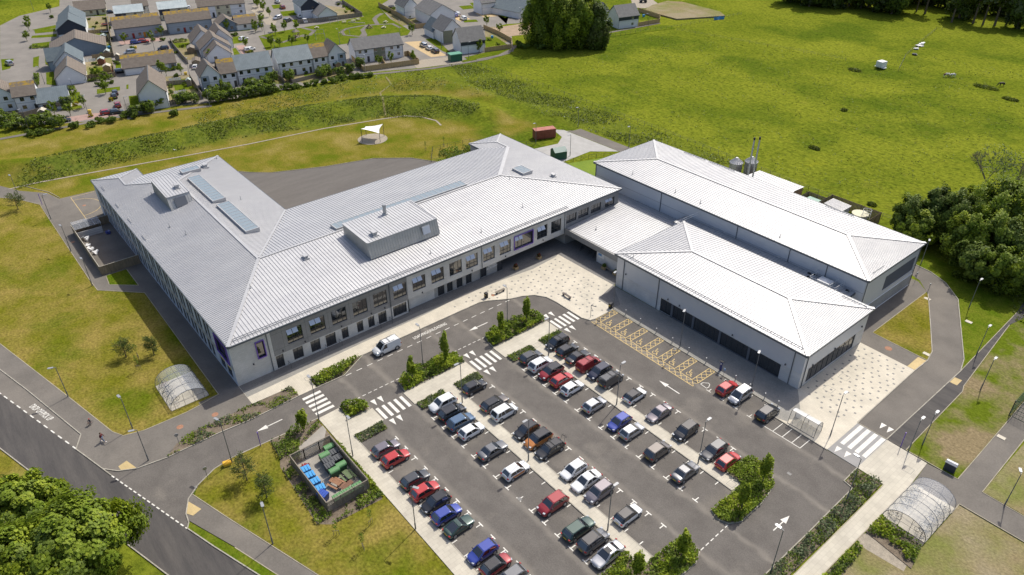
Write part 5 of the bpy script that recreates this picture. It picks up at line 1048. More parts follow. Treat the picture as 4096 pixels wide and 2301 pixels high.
for x, y, lab in ((-38.0,131.2,'square concrete cover slab at the top of the triangle lawn'),(-30.4,114.6,'square concrete cover slab at the bottom of the triangle lawn'),(-29.9,129.5,'concrete cover slab on the shaded verge'),(-14.4,103.5,'pale square cover in the dry grass below the cage')):
    t = thing('cover_slab', lab, 'cover', (x,y,.05)); b = MB(); b.box(-.55,.55,-.35,.35,0,.08); b.build('slab', M['paving'], t)
# ------------------------------------------------------------------ cycles and shelters
def make_bike():
    t = thing('bicycle', '', 'bicycle'); 
    for y in (-.52,.52):
        b = MB(); b.tube([(0,y+.33*math.cos(a),.34+.33*math.sin(a)) for a in [2*math.pi*k/14 for k in range(14)]], .022, 4, close=True); b.tube([(0,y-.32,.34),(0,y+.32,.34)], .006, 3); b.tube([(0,y,.02),(0,y,.66)], .006, 3); b.build('wheel', M['black'], t)
    b = MB(); 
    for p, q in (((0,-.52,.34),(0,-.05,.32)),((0,-.05,.32),(0,-.18,.82)),((0,-.52,.34),(0,-.16,.75)),((0,-.16,.74),(0,.36,.80)),((0,-.05,.32),(0,.38,.72)),((0,.36,.88),(0,.52,.34))): b.tube([p, q], .022, 5)
    f = b.build('frame', M['steel_d'], t); f.material_slots[0].link = 'OBJECT'; f.material_slots[0].material = M['steel_d']
    b = MB(); b.box(-.06,.06,-.32,-.08,.84,.89); b.build('saddle', M['black'], t); b = MB(); b.tube([(-.28,.30,.95),(0,.36,.92),(.28,.30,.95)], .018, 5); b.build('handlebar', M['black'], t)
    return t
bk = make_bike(); ubk = [False]; BC = [PAINT['dark red'], PAINT['blue'], M['steel_d'], PAINT['silver'], PAINT['black'], PAINT['steel blue'], PAINT['white']]
def bikes(spots, rz, where, grp, z=.1):
    names = ['dark red','blue','charcoal','silver','black','steel blue','white']
    for i, (x, y, ci) in enumerate(spots):
        c = place(bk, ubk, (x, y, z), rz+R(random.uniform(-6,6)), names[ci]+' bicycle '+where[i], grp)
        for ch in c.children:
            if ch.name.startswith('frame'): ch.material_slots[0].material = BC[ci]
def barrel_shelter(name, label, cx, cy, Lh, Wd, H, rz, nh):
    """axis along local x"""
    t = thing(name, label, 'bike shelter', (cx,cy,.08), rz); arc = lambda x, n=12, r=0: [(x, -(Wd/2+r)*math.cos(math.pi*i/n), (H+r)*math.sin(math.pi*i/n)**.85) for i in range(n+1)]
    b = MB(); b.box(-Lh/2,Lh/2,-Wd/2,Wd/2,0,.06); b.build('base_slab', M['paving2'], t)
    for i in range(nh): b = MB(); b.tube(arc(-Lh/2+Lh*i/(nh-1)), .04, 6); b.build('hoop', M['steel_d'], t)
    b = MB()
    for k in (0,3,6,9,12): p = arc(0)[k]; b.bar((-Lh/2,p[1],p[2]+.03),(Lh/2,p[1],p[2]+.03),.035,.035)
    b.build('purlins', M['steel_d'], t)
    b = MB(); b.loft([arc(-Lh/2,12,.03), arc(Lh/2,12,.03)], 0, cap=False, closed=False); b.build('clear_roof', M['clear'], t, smooth=True)
    for s in (-1,1):
        b = MB()
        for y in np.linspace(-Wd/2+.7, Wd/2-.7, 4):
            b.tube([(s*Lh/2,y,0),(s*Lh/2,y,H*math.sqrt(max(.05,1-(2*y/Wd)**2))**.85)], .025, 4)
        b.tube([(s*Lh/2,-Wd/2*.85,1.0),(s*Lh/2,Wd/2*.85,1.0)], .025, 4); b.build('end_screen', M['steel_d'], t)
    for s in (-1,1):
        for x in np.linspace(-Lh/2+.7, Lh/2-.7, 6):
            b = MB(); y = s*(Wd/2-1.15); b.tube([(x,y-.35,.05),(x,y-.35,.8),(x,y+.35,.8),(x,y+.35,.05)], .025, 5); b.build('cycle_stand', M['steel'], t)
    return t
barrel_shelter('cycle_shelter', 'clear arched cycle shelter on the left lawn beside the shaded footpath', -100.9, 15.65, 7.5, 5.8, 2.5, 0, 5)
barrel_shelter('cycle_shelter', 'clear arched cycle shelter at the lower right beside the dry grass', -15.65, 80.9, 8.4, 5.5, 2.5, R(90), 6)
bikes([(-103.6,13.9,0),(-102.3,13.9,5),(-101.0,13.8,3),(-99.0,13.9,4),(-103.0,17.5,2),(-101.8,17.5,4)], R(4), ['on the outer side, far end, in the left lawn shelter','on the outer side, second from far end, in the left lawn shelter','on the outer side, middle of the left lawn shelter','at the near end of the left lawn shelter','on the building side of the left lawn shelter','inner stand by the screen of the left lawn shelter'], 'bicycles in the left shelter', .15)
bikes([(-17.3,83.6,3),(-17.3,82.3,6),(-17.3,81.0,5),(-17.3,77.7,4),(-13.9,83.4,2),(-13.9,81.9,4),(-13.9,80.4,1),(-13.9,79.0,2),(-13.9,77.6,4)], R(90), ['at the upper left of the lower right shelter','second down on the left of the lower right shelter','third down on the left of the lower right shelter','at the bottom left of the lower right shelter','at the upper right of the lower right shelter','second down on the right of the lower right shelter','third down on the right of the lower right shelter','fourth down on the right of the lower right shelter','at the bottom right of the lower right shelter'], 'bicycles in the right shelter', .15)
bikes([(-92.2,94.6,4),(-89.9,94.6,2),(-88.4,94.6,4)], R(15), ['leaning furthest left under the link canopy','in the middle under the link canopy','nearest the white wall under the link canopy'], 'bicycles under the canopy', .12)
t = thing('small_cycle_stand', 'small curved roof glazed cycle stand at the end of the bays beside the tall lamp', 'bike shelter', (-33.8,83.4,.1), R(2))
prof = [(1.1,0),(1.1,1.1),(.95,1.7),(.6,2.1),(.1,2.3),(-.5,2.3)]
b = MB(); b.loft([[(-2.1,y,z) for y, z in prof],[(2.1,y,z) for y, z in prof]], 0, cap=False, closed=False); b.build('clear_roof', mat('frosted_plastic', (.75,.75,.74), rough=.3, alpha=.62), t)
for x in (-2.1,0,2.1):
    b = MB(); b.tube([(x,y,z) for y, z in prof], .04, 6); b.tube([(x,-.5,2.3),(x,-.85,1.2),(x,-1.0,0)], .035, 5); b.build('hoop', M['steel_d'], t)
b = MB(); b.bar((-2.1,-1.0,.05),(2.1,-1.0,.05),.05,.05); b.bar((-2.1,1.1,.9),(2.1,1.1,.9),.05,.05); b.build('rail', M['steel_d'], t)
for i in range(5): b = MB(); x = -1.6+i*.8; b.tube([(x,-.5,0),(x,-.5,.7),(x,.5,.7),(x,.5,0)], .025, 5); b.build('cycle_stand', M['steel'], t)
# ------------------------------------------------------------------ bin store
t = thing('bin_store_fence', 'timber slatted bin store enclosure beside the lawn walk', 'fence')
b = MB(); slat_fence(b, [(-75.2,22.0),(-64.5,22.0),(-64.5,28.1),(-75.2,28.1)], 2.0, gap=.13, sw=.09); b.build('slats', M['timber_g'], t)
b = MB(); slat_fence(b, [(-75.2,28.1),(-75.2,26.3)], 2.0, gap=.13, sw=.09); slat_fence(b, [(-75.2,24.0),(-75.2,22.0)], 2.0, gap=.13, sw=.09); b.build('slats', M['timber_g'], t)
b = MB(); slat_fence(b, [(-75.2,26.3),(-75.2,24.0)], 1.95, gap=.13, sw=.09, mp=1); b.build('gate', [M['timber_g'], M['steel']], t)
b = MB()
for p, q in (((-75.2,22.0),(-64.5,22.0)),((-64.5,22.0),(-64.5,28.1)),((-64.5,28.1),(-75.2,28.1)),((-75.2,28.1),(-75.2,22))): b.bar((*p,2.03),(*q,2.03),.12,.05)
b.build('top_rail', M['timber_g'], t)
struct('bin_store_slab', [rect(-75.1,-64.6,22.1,28.0), [(-77.5,23.5),(-75.2,23.6),(-75.2,26.6),(-78.5,29.0),(-79.6,29.0)]], mat('concrete_slab', (.36,.33,.29), (.29,.27,.235), sc=.5, rough=.9), .05, .12)
def big_bin(name, label, x, y, rz, body, lid, domed, grp):
    t = thing(name, label, 'waste bin', (x,y,.12), rz, grp); b = MB(); b.loft([[(-.6,-.42,.12),(.6,-.42,.12),(.6,.42,.12),(-.6,.42,.12)],[(-.68,-.5,1.1),(.68,-.5,1.1),(.68,.5,1.1),(-.68,.5,1.1)]]); b.build('body', body, t)
    b = MB()
    if domed: b.loft([[(x_, -.52*math.cos(a), 1.1+.36*math.sin(a)) for a in [math.pi*i/8 for i in range(9)]] for x_ in (-.7,.7)])
    else: b.loft([[(-.7,-.52,1.1),(.7,-.52,1.1),(.7,.52,1.16),(-.7,.52,1.16)],[(-.68,-.5,1.2),(.68,-.5,1.2),(.68,.5,1.28),(-.68,.5,1.28)]]); [b.box(u-.03,u+.03,-.5,.5,1.2,1.3) for u in (-.4,0,.4)]
    b.build('lid', lid, t)
    for sx in (-.5,.5):
        for sy in (-.35,.35): b = MB(); b.tube([(sx-.02,sy,.09),(sx+.02,sy,.09)], .09, 8); b.build('wheel', M['black'], t)
bb_, bl_ = mat('bin_blue', (.03,.18,.42), rough=.45), mat('lid_blue', (.06,.30,.60), rough=.4); gg_, gl_ = mat('bin_green', (.03,.10,.045), rough=.5), mat('bin_lid_green', (.10,.24,.09), rough=.5); kk_ = mat('bin_charcoal', (.03,.032,.036), rough=.5)
for i, (x, lab) in enumerate(((-72.3,'nearest the red tools'),(-70.95,'second along the fence'),(-69.5,'third along the fence'),(-68.0,'fourth along the fence'))): big_bin('recycling_bin', 'blue lidded wheeled bin in the bin store, '+lab, x, 22.75, R(90+random.uniform(-8,8)), bb_, bl_, False, 'blue bins in the store')
big_bin('recycling_bin', 'dark blue wheeled bin in the bin store, at the corner end of the blue row', -66.9, 22.6, R(20), mat('bin_navy', (.02,.05,.25), rough=.5), mat('lid_navy', (.03,.08,.38), rough=.5), False, None)
for x, y, lab in ((-74.0,27.2,'at the back corner'),(-73.0,26.0,'behind the charcoal bins'),(-69.9,26.9,'right of the charcoal bins, rear'),(-69.6,25.7,'right of the charcoal bins, front')): big_bin('green_bin', 'green dome lidded wheeled bin in the bin store, '+lab, x, y, R(90), gg_, gl_, True, 'green domed bins')
for x, y, lab in ((-72.7,27.3,'rear left of four'),(-71.4,27.1,'rear right of four'),(-71.9,25.9,'front left of four'),(-70.8,25.7,'front right of four')): big_bin('charcoal_bin', 'charcoal wheeled bin in the bin store, '+lab, x, y, R(90), kk_, mat('lid_charcoal', (.07,.075,.08), rough=.55), False, 'charcoal bins')
for x, y, rz, lab in ((-65.1,23.9,90,'against the end fence, left'),(-65.1,25.3,90,'against the end fence, middle'),(-65.1,26.8,90,'against the end fence, right')): big_bin('garden_bin', 'pale green flat lidded bin in the bin store, '+lab, x, y, R(rz), gg_, gl_, False, 'flat lidded green bins')
def picnic(label, x, y, rz, m, z=.12):
    t = thing('picnic_table', label, 'picnic table', (x,y,z), rz); b = MB()
    for i in range(5): b.box(-.9,.9,-.36+i*.15,-.24+i*.15,.72,.76)
    b.build('tabletop', m, t)
    for s in (-1,1): b = MB(); b.box(-.9,.9,s*.72-.13,s*.72+.13,.42,.46); b.build('seat', m, t)
    for s in (-1,1): b = MB(); b.bar((s*.65,-.8,.40),(s*.65,.8,.40),.05,.1); b.bar((s*.65,-.25,.72),(s*.65,-.62,0),.05,.1); b.bar((s*.65,.25,.72),(s*.65,.62,0),.05,.1); b.build('leg_frame', m, t)
    return t
picnic('brown picnic table upright in the bin store', -68.0, 25.0, R(20), mat('brown_wood', (.26,.12,.06), (.33,.17,.09), sc=3, rough=.7)); picnic('brown picnic table beside the green bins in the bin store', -66.5, 25.9, R(100), mat('brown_wood2', (.20,.10,.06), rough=.7)); picnic('green painted bench table behind the brown ones in the bin store', -68.1, 26.9, R(5), mat('green_wood', (.10,.16,.06), (.16,.2,.1), sc=3, rough=.7))
t = thing('road_cone', 'orange traffic cone among the red tools in the bin store', 'cone', (-73.9,23.0,.12)); b = MB(); b.tube([(0,0,0),(0,0,.75)], [.2,.03], 8); b.build('cone', mat('cone_orange', (.6,.06,.02), rough=.5), t); b = MB(); b.box(-.25,.25,-.25,.25,0,.05); b.build('base', M['black'], t)
t = thing('wheelbarrow', 'red wheelbarrow in the corner of the bin store', 'wheelbarrow', (-73.2,23.2,.12), R(40)); b = MB(); b.loft([[(-.3,-.4,.3),(.3,-.4,.3),(.3,.4,.3),(-.3,.4,.3)],[(-.42,-.6,.65),(.42,-.6,.65),(.42,.5,.65),(-.42,.5,.65)]]); b.build('tray', PAINT['dark red'], t); b = MB(); [b.tube([(s*.25,.9,.2),(s*.3,-1.1,.6)], .025, 5) for s in (-1,1)]; b.build('handles', M['steel_d'], t); b = MB(); b.tube([(-.05,.75,.2),(.05,.75,.2)], .2, 10); b.build('wheel', M['black'], t)
# ------------------------------------------------------------------ fenced side yard
t = thing('side_yard_fence', 'brown boarded fence enclosing the shaded yard against the school side wall', 'fence')
b = MB(); slat_fence(b, [(-168.0,22.7),(-168.0,15.4),(-145.6,15.4),(-145.6,22.7)], 2.0, gap=.2, sw=.19); b.build('boards', M['timber'], t)
b = MB(); [b.bar((*p,2.04),(*q,2.04),.1,.05) for p, q in (((-168,22.7),(-168,15.4)),((-168,15.4),(-145.6,15.4)),((-145.6,15.4),(-145.6,22.7)))]; b.build('capping', M['paving2'], t)
t = thing('yard_canopy', 'clear roofed lean to store at the far end of the side yard', 'shelter'); b = MB(); b.poly([(-167.9,15.5,2.7),(-164.4,15.5,2.3),(-164.4,20.6,2.3),(-167.9,20.6,2.7)]); b.build('clear_roof', M['clear'], t)
b = MB(); [b.bar((-167.9,y,2.66),(-164.4,y,2.26),.06,.08) for y in (15.5,16.8,18.1,19.4,20.6)]; [b.tube([(x,y,.05),(x,y,2.3)], .05, 6) for x in (-164.4,-167.8) for y in (15.6,20.5)]; b.build('frame', M['steel'], t)
b = MB(); b.box(-164.5,-164.35,15.6,20.5,.05,1.5); b.build('wall', M['block_y'], t)
for i, (x, y, sx, sy, h, lab, m) in enumerate(((-163.5,16.2,.7,.4,.8,'grey crate pile at the far end of the side yard','steel'),(-162.6,17.0,.5,.5,1.0,'silver box beside the crate pile in the side yard','white'),(-162.8,21.0,.45,.6,1.0,'blue lidded tub in the side yard','blue'),(-159.6,16.3,.6,.5,.6,'crumpled white sheet heap furthest from the gate','white'),(-157.6,16.4,.7,.55,.7,'middle white sheet heap along the yard fence','white'),(-155.4,16.6,.8,.5,.6,'nearest white sheet heap along the yard fence','white'))):
    t = thing('yard_clutter' if m != 'blue' else 'blue_tub', lab, 'yard items', (x,y,.08), R(20*i)); g = random.Random(i); b = MB()
    mm = M[m] if m in M else PAINT['blue']
    for q in range(4): cx, cy, cz = g.uniform(-sx*.5,sx*.5), g.uniform(-sy*.5,sy*.5), g.uniform(.0,h*.5); a = g.uniform(0,3); b.obox((cx,cy,cz+.15), ((math.cos(a),math.sin(a),.3),(-math.sin(a),math.cos(a),.1),(0,.2,1)), (sx*.55,sy*.4,h*.22))
    b.build('pile', mm, t)
# ------------------------------------------------------------------ container, sheds, sail, fences behind the school
t = thing('shipping_container', 'rust red steel container on grass behind the school', 'container', (-143.8,130.1,.05), R(69)); RC = mat('container_red', (.22,.055,.035), (.30,.085,.055), sc=.9, rough=.6)
b = MB(); b.box(-3.0,3.0,-1.2,1.2,.1,2.55)
for i in range(26): x = -2.9+i*.232; b.box(x-.05,x+.05,-1.24,1.24,.15,2.5)
b.build('body', RC, t); b = MB(); b.box(-3.05,3.05,-1.22,1.22,2.55,2.62); [b.box(-2.9+i*.232-.05,-2.9+i*.232+.05,-1.1,1.1,2.62,2.65) for i in range(26)]; b.build('roof', mat('container_roof', (.42,.14,.10), (.48,.2,.15), sc=1, rough=.6), t)
for s in (-1,1): b = MB(); b.box(3.0,3.06,s*.05 if s > 0 else -1.15,1.15 if s > 0 else -.05,.2,2.5); b.tube([(3.09,s*.5,.2),(3.09,s*.5,2.5)], .025, 5); b.build('door', RC, t)
def gable_shed(name, label, x, y, rz, w, l, h, hr, wm, rm, door=True, z=.05):
    t = thing(name, label, 'shed', (x,y,z), rz); b = MB(); b.box(-l/2,l/2,-w/2,w/2,0,h)
    for s in (-1,1): b.poly([(s*l/2,-w/2,h),(s*l/2,w/2,h),(s*l/2,0,hr)])
    b.build('wall', wm, t); b = MB()
    for s in (-1,1): b.loft([[(-l/2-.1,0,hr+.06),(-l/2-.1,s*(w/2+.12),h-.0)],[(l/2+.1,0,hr+.06),(l/2+.1,s*(w/2+.12),h-.0)]], 0, cap=False, closed=False)
    b.build('roof', rm, t)
    if door: b = MB(); b.box(l/2,l/2+.04,-.4,.4,.05,min(h,1.8)); b.build('door', wm, t)
    return t
gable_shed('green_store', 'dark green gabled store on the concrete yard behind the school', -130.8, 123.6, R(72), 3.0, 3.4, 2.1, 2.9, mat('store_green', (.02,.09,.075), rough=.5), mat('store_roof', (.12,.20,.18), rough=.5))
t = thing('shade_sail', 'white peaked fabric canopy on four dark posts over a round gravel pad', 'canopy', (-173.6,92.9,0))
C4 = [(-3.6,.1,2.6),(.2,3.6,3.6),(3.4,.4,2.6),(.2,-3.3,3.9)]
for i, (x, y, z) in enumerate(C4): b = MB(); b.tube([(x,y,0),(x,y,z+.05)], .07, 6); b.build('post', M['steel_d'], t)
b = MB(); n = 10
def sail(u, v):
    a, c, d_, e = [Vector(p) for p in C4]; p = a*(1-u)*(1-v)+c*u*(1-v)+d_*u*v+e*(1-u)*v
    ce = Vector((.1,.2,3.0)); k_ = .55*(u*(1-u)+v*(1-v))*(1 if True else 0); edge = 4*min(u*(1-u), .25)*4*min(v*(1-v), .25)
    return p.lerp(ce, .17*(4*u*(1-u)+4*v*(1-v))*(1-edge*.6)) - Vector((0,0,.25*edge))
for i in range(n):
    for j in range(n): b.poly([sail(i/n,j/n), sail((i+1)/n,j/n), sail((i+1)/n,(j+1)/n), sail(i/n,(j+1)/n)])
b.build('fabric', mat('sail_white', (.80,.80,.78), rough=.7), t, smooth=True)
b = MB(); b.prism([(-173.6+4.1*math.cos(a),92.9+4.1*math.sin(a)) for a in [R(i*12) for i in range(30)]], 0, .07); tag(b.build('sail_pad', M['gravel']), kind='structure')
def post_fence(name, label, pts, h, step, m=None, wires=2, mr=None, pw=.07):
    t = thing(name, label, 'fence'); b = MB(); r_ = MB()
    for p, q in zip(pts, pts[1:]):
        p, q = Vector(p), Vector(q); L = (q-p).length; n = max(1, round(L/step))
        for i in range(n+1):
            c = p+(q-p)*i/n; z = gz(c.x, c.y); b.box(c.x-pw/2, c.x+pw/2, c.y-pw/2, c.y+pw/2, z-.05, z+h)
        for i in range(n):
            c, e = p+(q-p)*i/n, p+(q-p)*(i+1)/n
            for w_ in range(wires): hh = h*(.95-w_*.4); r_.bar((c.x,c.y,gz(c.x,c.y)+hh),(e.x,e.y,gz(e.x,e.y)+hh),.03,.03)
    b.build('posts', m or M['timber_g'], t); r_.build('rails', mr or M['steel_d'], t); return t
post_fence('field_fence', 'long post and wire fence between the weedy strip and the big field', [(-213.5,157.4),(-197.6,158.3),(-174.7,159.5),(-153.7,158.9),(-126.8,158.5),(-100,157.3),(-78.0,156.0),(-57,156),(-48,160)], 1.15, 2.6)
post_fence('garden_fence', 'thin dark mesh fence round the small planted garden behind the school corner', [(-139.4,100.8),(-150,96.5),(-156,101),(-154,112),(-147,118),(-141,124)], 1.2, 2.2, M['steel_d'])
post_fence('yard_mesh_fence', 'thin dark mesh fence beside the bright lawn and the concrete yard', [(-127,122.5),(-123.5,133),(-117,136.8),(-108.5,136.6)], 1.25, 2.2, M['steel_d'])
struct('back_lawn', [[(-126.6,122.6),(-123.2,132.5),(-116.5,136.4),(-108.2,136.2),(-108.2,113),(-113,110),(-126,110)]], mat('bright_lawn', (.13,.20,.008), (.17,.235,.012), sc=.3, rough=.95, fine=.2, finesc=3.), 0, .06)
t = thing('sport_cage', 'green mesh cage corner at the right edge of the picture', 'cage', (-15.6,113.0,.05)); b = MB()
for i in range(14):
    for p, q in (((i*.42,-3.6,0),(i*.42,-3.6,2.8)),((0,-3.6+i*.5,0),(0,-3.6+i*.5,2.8))): b.tube([p,q], .02, 3)
for z in (.05,.7,1.4,2.1,2.8): b.tube([(0,3.2,z),(0,-3.6,z),(5.6,-3.6,z)], .035, 4)
for i in range(12): b.tube([(0,-3.4+i*.55,2.8),(5.6,-3.4+i*.55,2.8)], .03, 4)
b.build('mesh_panels', mat('cage_green', (.02,.10,.05), rough=.5), t); b = MB(); [b.box(x-.06,x+.06,y-.06,y+.06,0,2.9) for x, y in ((0,-3.6),(0,3.2),(5.6,-3.6),(2.8,-3.6))]; b.build('post', M['steel_d'], t)
# ------------------------------------------------------------------ planting beds
def scatter(P, n, rng):
    P = np.array(P); lo, hi = P.min(0), P.max(0); out = np.zeros((0, 2))
    while len(out) < n:
        c = lo+(hi-lo)*rng.random((n*3, 2)); out = np.vstack([out, c[inpoly(P, c[:, 0], c[:, 1])]])
    return out[:n]
def area(P): return abs(sum(P[i][0]*P[(i+1) % len(P)][1]-P[(i+1) % len(P)][0]*P[i][1] for i in range(len(P))))/2
def lump(x, y, s, seed):
    r_ = np.random.default_rng(seed); a = np.zeros_like(x)
    for _ in range(7): k = r_.normal(size=2)*s; a += np.sin(k[0]*x+k[1]*y+r_.random()*6.3)
    return .5+.5*np.tanh(a*.6)
def shrubs(name, label, P, h, size, mats, dens=45, seed=1, patch=0., soil=True, cat='shrubs', z0=.1, kind=None, clump=1.5, group=None):
    rng = np.random.default_rng(seed); n = int(area(P)*dens); c = scatter(P, n, rng)
    hh = lump(c[:, 0], c[:, 1], clump, seed); keep = (hh+rng.normal(size=n)*.12) > patch; c = c[keep]; hh = hh[keep]
    # thin out towards the rim so the outline is uneven
    Z = z0+h*(.35+.75*hh)*rng.random(len(c))**.45; C = np.column_stack([c+rng.normal(size=c.shape)*.05, Z])
    N = rng.normal(size=(len(c), 3))*.75+np.array([0,0,.8]); mi = ((hh+rng.normal(size=len(c))*.3) > .5).astype(int)+(lump(c[:, 0]+50, c[:, 1], clump*.6, seed+5) > .72)*1
    o = quads_mesh(name, C, N, size*(.6+.8*rng.random(len(c))), mats, None, np.clip(mi, 0, len(mats)-1)); tag(o, label, cat, group, kind); return o
ISB = [(-81.3,43.8),(-80.2,42.8),(-78.2,42.5),(-78.2,54.0),(-79.4,54.5),(-81.3,53.9),(-81.9,52.4),(-81.9,46)]
ISC = [(-82.2,62.6),(-81.5,61),(-80.1,60.4),(-78.2,60.2),(-78.2,71.8),(-79.3,72.2),(-82.0,71.9),(-82.4,70)]
ISD = [(-81.5,32.9),(-80.4,32.7),(-78.4,32.8),(-78.3,36.2),(-79.7,36.2),(-80.6,35.4)]
IR1 = [(-33.0,60.5),(-31.6,60.0),(-30.3,60.5),(-29.4,62),(-29.5,66.5),(-30.1,70.1),(-31.5,72.0),(-33.3,72.7),(-35.6,72.1),(-35.6,67.4),(-33.1,67.3)]
IR2 = [(-32.8,53.4),(-31,54.4),(-29.9,54.2),(-29.2,52.6),(-29.2,46),(-29.2,42),(-35.3,42),(-35.5,47.1),(-33.0,47.2),(-33.0,49.3)]
BEDA = [(-90.5,32.6),(-88.2,32.5),(-88.1,37.0),(-90.5,41.5)]
SM = [(rect(-74.7,-72.95,31.6,36.1),'low shrub strip at the start of the row beside the lawn walk'),(rect(-74.7,-72.95,42.4,47.2),'low shrub strip before the white SUV'),(rect(-74.7,-72.95,49.4,54.0),'low shrub strip before the black three door hatchback'),(rect(-74.7,-72.95,60.3,65.2),'low shrub strip before the dark grey hatchback'),(rect(-74.7,-72.95,67.3,71.9),'low shrub strip before the black MPV')]
HR = [(-24.5,81.7),(-24.4,78.6),(-23.0,78.3),(-22.85,67.2),(-22.7,50),(-21.0,50),(-21.0,74.2),(-21.1,81.7)]
BINB = [(-84.0,22.2),(-81.9,22.3),(-81.6,28.9),(-75.3,29.0),(-63.5,29.0),(-62.0,28.6),(-62.5,21.5),(-63.8,20.0),(-69,20.3),(-76.0,20.6),(-77.5,21.3),(-81.6,21.6)][1:]
for P in (ISB,ISC,ISD,IR1,IR2,BEDA,HR,BEDW,BINB)+tuple(p for p, _ in SM): pass
struct('planting_soil', [ISB,ISC,ISD,IR1,IR2,BEDA,HR,BEDW,[(-18.4,72.7),(-18.4,76.3),(-12.9,76.0),(-12.2,71.8)],[(-18.4,63.1),(-17.0,64.6),(-17.3,69.6),(-18.3,70.2)],[(-96.0,12.7)]][:10]+[p for p, _ in SM], M['soil'], 0, .122)
struct('planting_soil', [BINB], M['soil'], 0, .1)
k = MB()
for P in (ISB,ISC,ISD,IR1,IR2): k.strip(P+[P[0]], .13, 0, .14)
tag(k.build('kerb', M['kerb']), kind='structure')
LUSH = [M['leafC'], M['leafA'], M['leafY']]; MID = [M['leafC'], M['leafB'], M['leafA']]; DULL = [M['leafD'], M['leafB'], M['soil']]
shrubs('shrub_bed', 'lush lime green shrubs in the bed at the end of the loading lane', BEDA, .95, .28, LUSH, 75, 11, .1)
shrubs('shrub_bed', 'lush shrubs in the central island opposite the white van', ISB, 1.0, .28, LUSH, 85, 12, .05)
shrubs('shrub_bed', 'shrubs in the island nearest the plaza', ISC, 1.0, .28, LUSH, 85, 13, .05)
shrubs('shrub_bed', 'round lime shrub clump in the small island between two zebra crossings', ISD, 1.2, .30, LUSH, 90, 14, .05)
shrubs('shrub_bed', 'dense yellow green shrubs in the island at the right end of the upper bay walk', IR1, .75, .25, [M['leafB'],M['leafA'],M['leafY']], 95, 15, .05)
shrubs('shrub_bed', 'shrubs in the island at the bottom end of the lower bay walk', IR2, .8, .27, [M['leafB'],M['leafA'],M['leafY']], 90, 16, .1)
for i, (P, lab) in enumerate(SM): shrubs('low_shrub_strip', lab, P, .42, .2, [M['leafB'],M['leafD'],M['leafA']], 140, 20+i, .0, group='low shrub strips at the row ends')
shrubs('hedge_bed', 'long dull green shrub bed along the right kerb of the car park', HR, .75, .26, [M['leafB'],M['leafD'],M['leafD']], 60, 30, .12)
shrubs('shrub_bed', 'sparse scruffy shrubs in the long bed beside the entry road', BEDW, .4, .24, [M['leafB'],M['leafA'],M['leafD']], 42, 31, .38)
shrubs('shrub_bed', 'mixed shrubs on the road side of the timber bin store', [(-81.9,22.4),(-81.6,28.6),(-79.8,28.8),(-77.7,24.2),(-75.5,23.6),(-75.5,20.7),(-77.5,21.3),(-81.6,21.7)], .8, .26, MID, 60, 32, .25)
shrubs('shrub_bed', 'straggly shrubs along the lawn side of the timber bin store', [(-75.4,20.7),(-75.4,21.8),(-64.3,21.8),(-64.3,28.0),(-62.2,28.4),(-62.5,21.5),(-63.8,20.0),(-69,20.3)], .6, .25, MID, 50, 38, .35)
shrubs('shrub_bed', 'bright hedge against the bin store beside the lawn walk', [(-75.0,28.25),(-62.4,28.3),(-62.4,29.0),(-75,29.0)], 1.1, .28, LUSH, 110, 33, .0)
shrubs('shrub_bed', 'bright green shrubs beside the lower right cycle shelter', [(-18.4,72.7),(-18.4,76.3),(-12.9,76.0),(-12.2,71.8),(-14.5,73.5)], .75, .26, LUSH, 80, 34, .25)
shrubs('shrub_bed', 'bright green hedge strip beside the pale walk at the bottom right', [(-18.4,55),(-17.0,55),(-17.0,64.6),(-17.3,69.6),(-18.3,70.2)], .8, .26, LUSH, 80, 35, .1)
shrubs('garden_plants', 'planted garden patch behind the corner of the school', [(-141,101),(-149,98.5),(-154.5,102),(-152.5,110),(-146,115)], .7, .4, MID, 14, 36, .35)
shrubs('copper_shrubs', 'copper and green shrubs beside the bright lawn behind the school', [(-127,113),(-121,113.5),(-119,110.4),(-128,110.5)], 1.6, .4, [M['leafR'],M['leafB'],M['leafC']], 45, 37, .15)
# ------------------------------------------------------------------ rough vegetation on the bank and along the field edge
def weeds(name, label, P, dens, h, size, mats, seed, patch=.0, wts=None):
    rng = np.random.default_rng(seed); n = int(area(P)*dens); c = scatter(P, n, rng); v = lump(c[:, 0], c[:, 1], .35, seed)+rng.normal(size=n)*.2
    kp = rng.random(n) < np.clip((v-patch+.25)*1.6, .0, 1); c = c[kp]; v = v[kp]; z = bank(c[:, 0], c[:, 1]); C = np.column_stack([c, z+h*(.2+.8*rng.random(len(c)))])
    N = rng.normal(size=(len(c), 3))*.8+np.array([0,0,1.1]); mi = rng.choice(len(mats), len(c), p=wts); hi = v > .75; mi[hi] = np.minimum(mi[hi], 1)
    return tag(quads_mesh(name, C, N, size*(.5+rng.random(len(c))), mats, None, mi), label, None, None, 'stuff')
WD, WM, WL = leafmat('weed_dark', (.10,.14,.02), (.135,.175,.026), .4), leafmat('weed_mid', (.125,.16,.02), (.18,.20,.03), .4), leafmat('weed_light', (.16,.20,.035), (.23,.26,.06), .3)
FG = leafmat('fireweed', (.12,.05,.10), (.09,.10,.03))
weeds('bank_weeds', 'tall dark weeds covering the grassy bank', BK, 9, .42, .34, [WD,WM,WM,WL,FG], 41, .34, [.38,.30,.16,.13,.03])
weeds('meadow_weeds', 'tall weeds and white umbels in the strip beside the field fence', MS, 8, .4, .32, [WM,WD,WM,WL,M['umbel']], 42, .3, [.28,.26,.2,.2,.06])
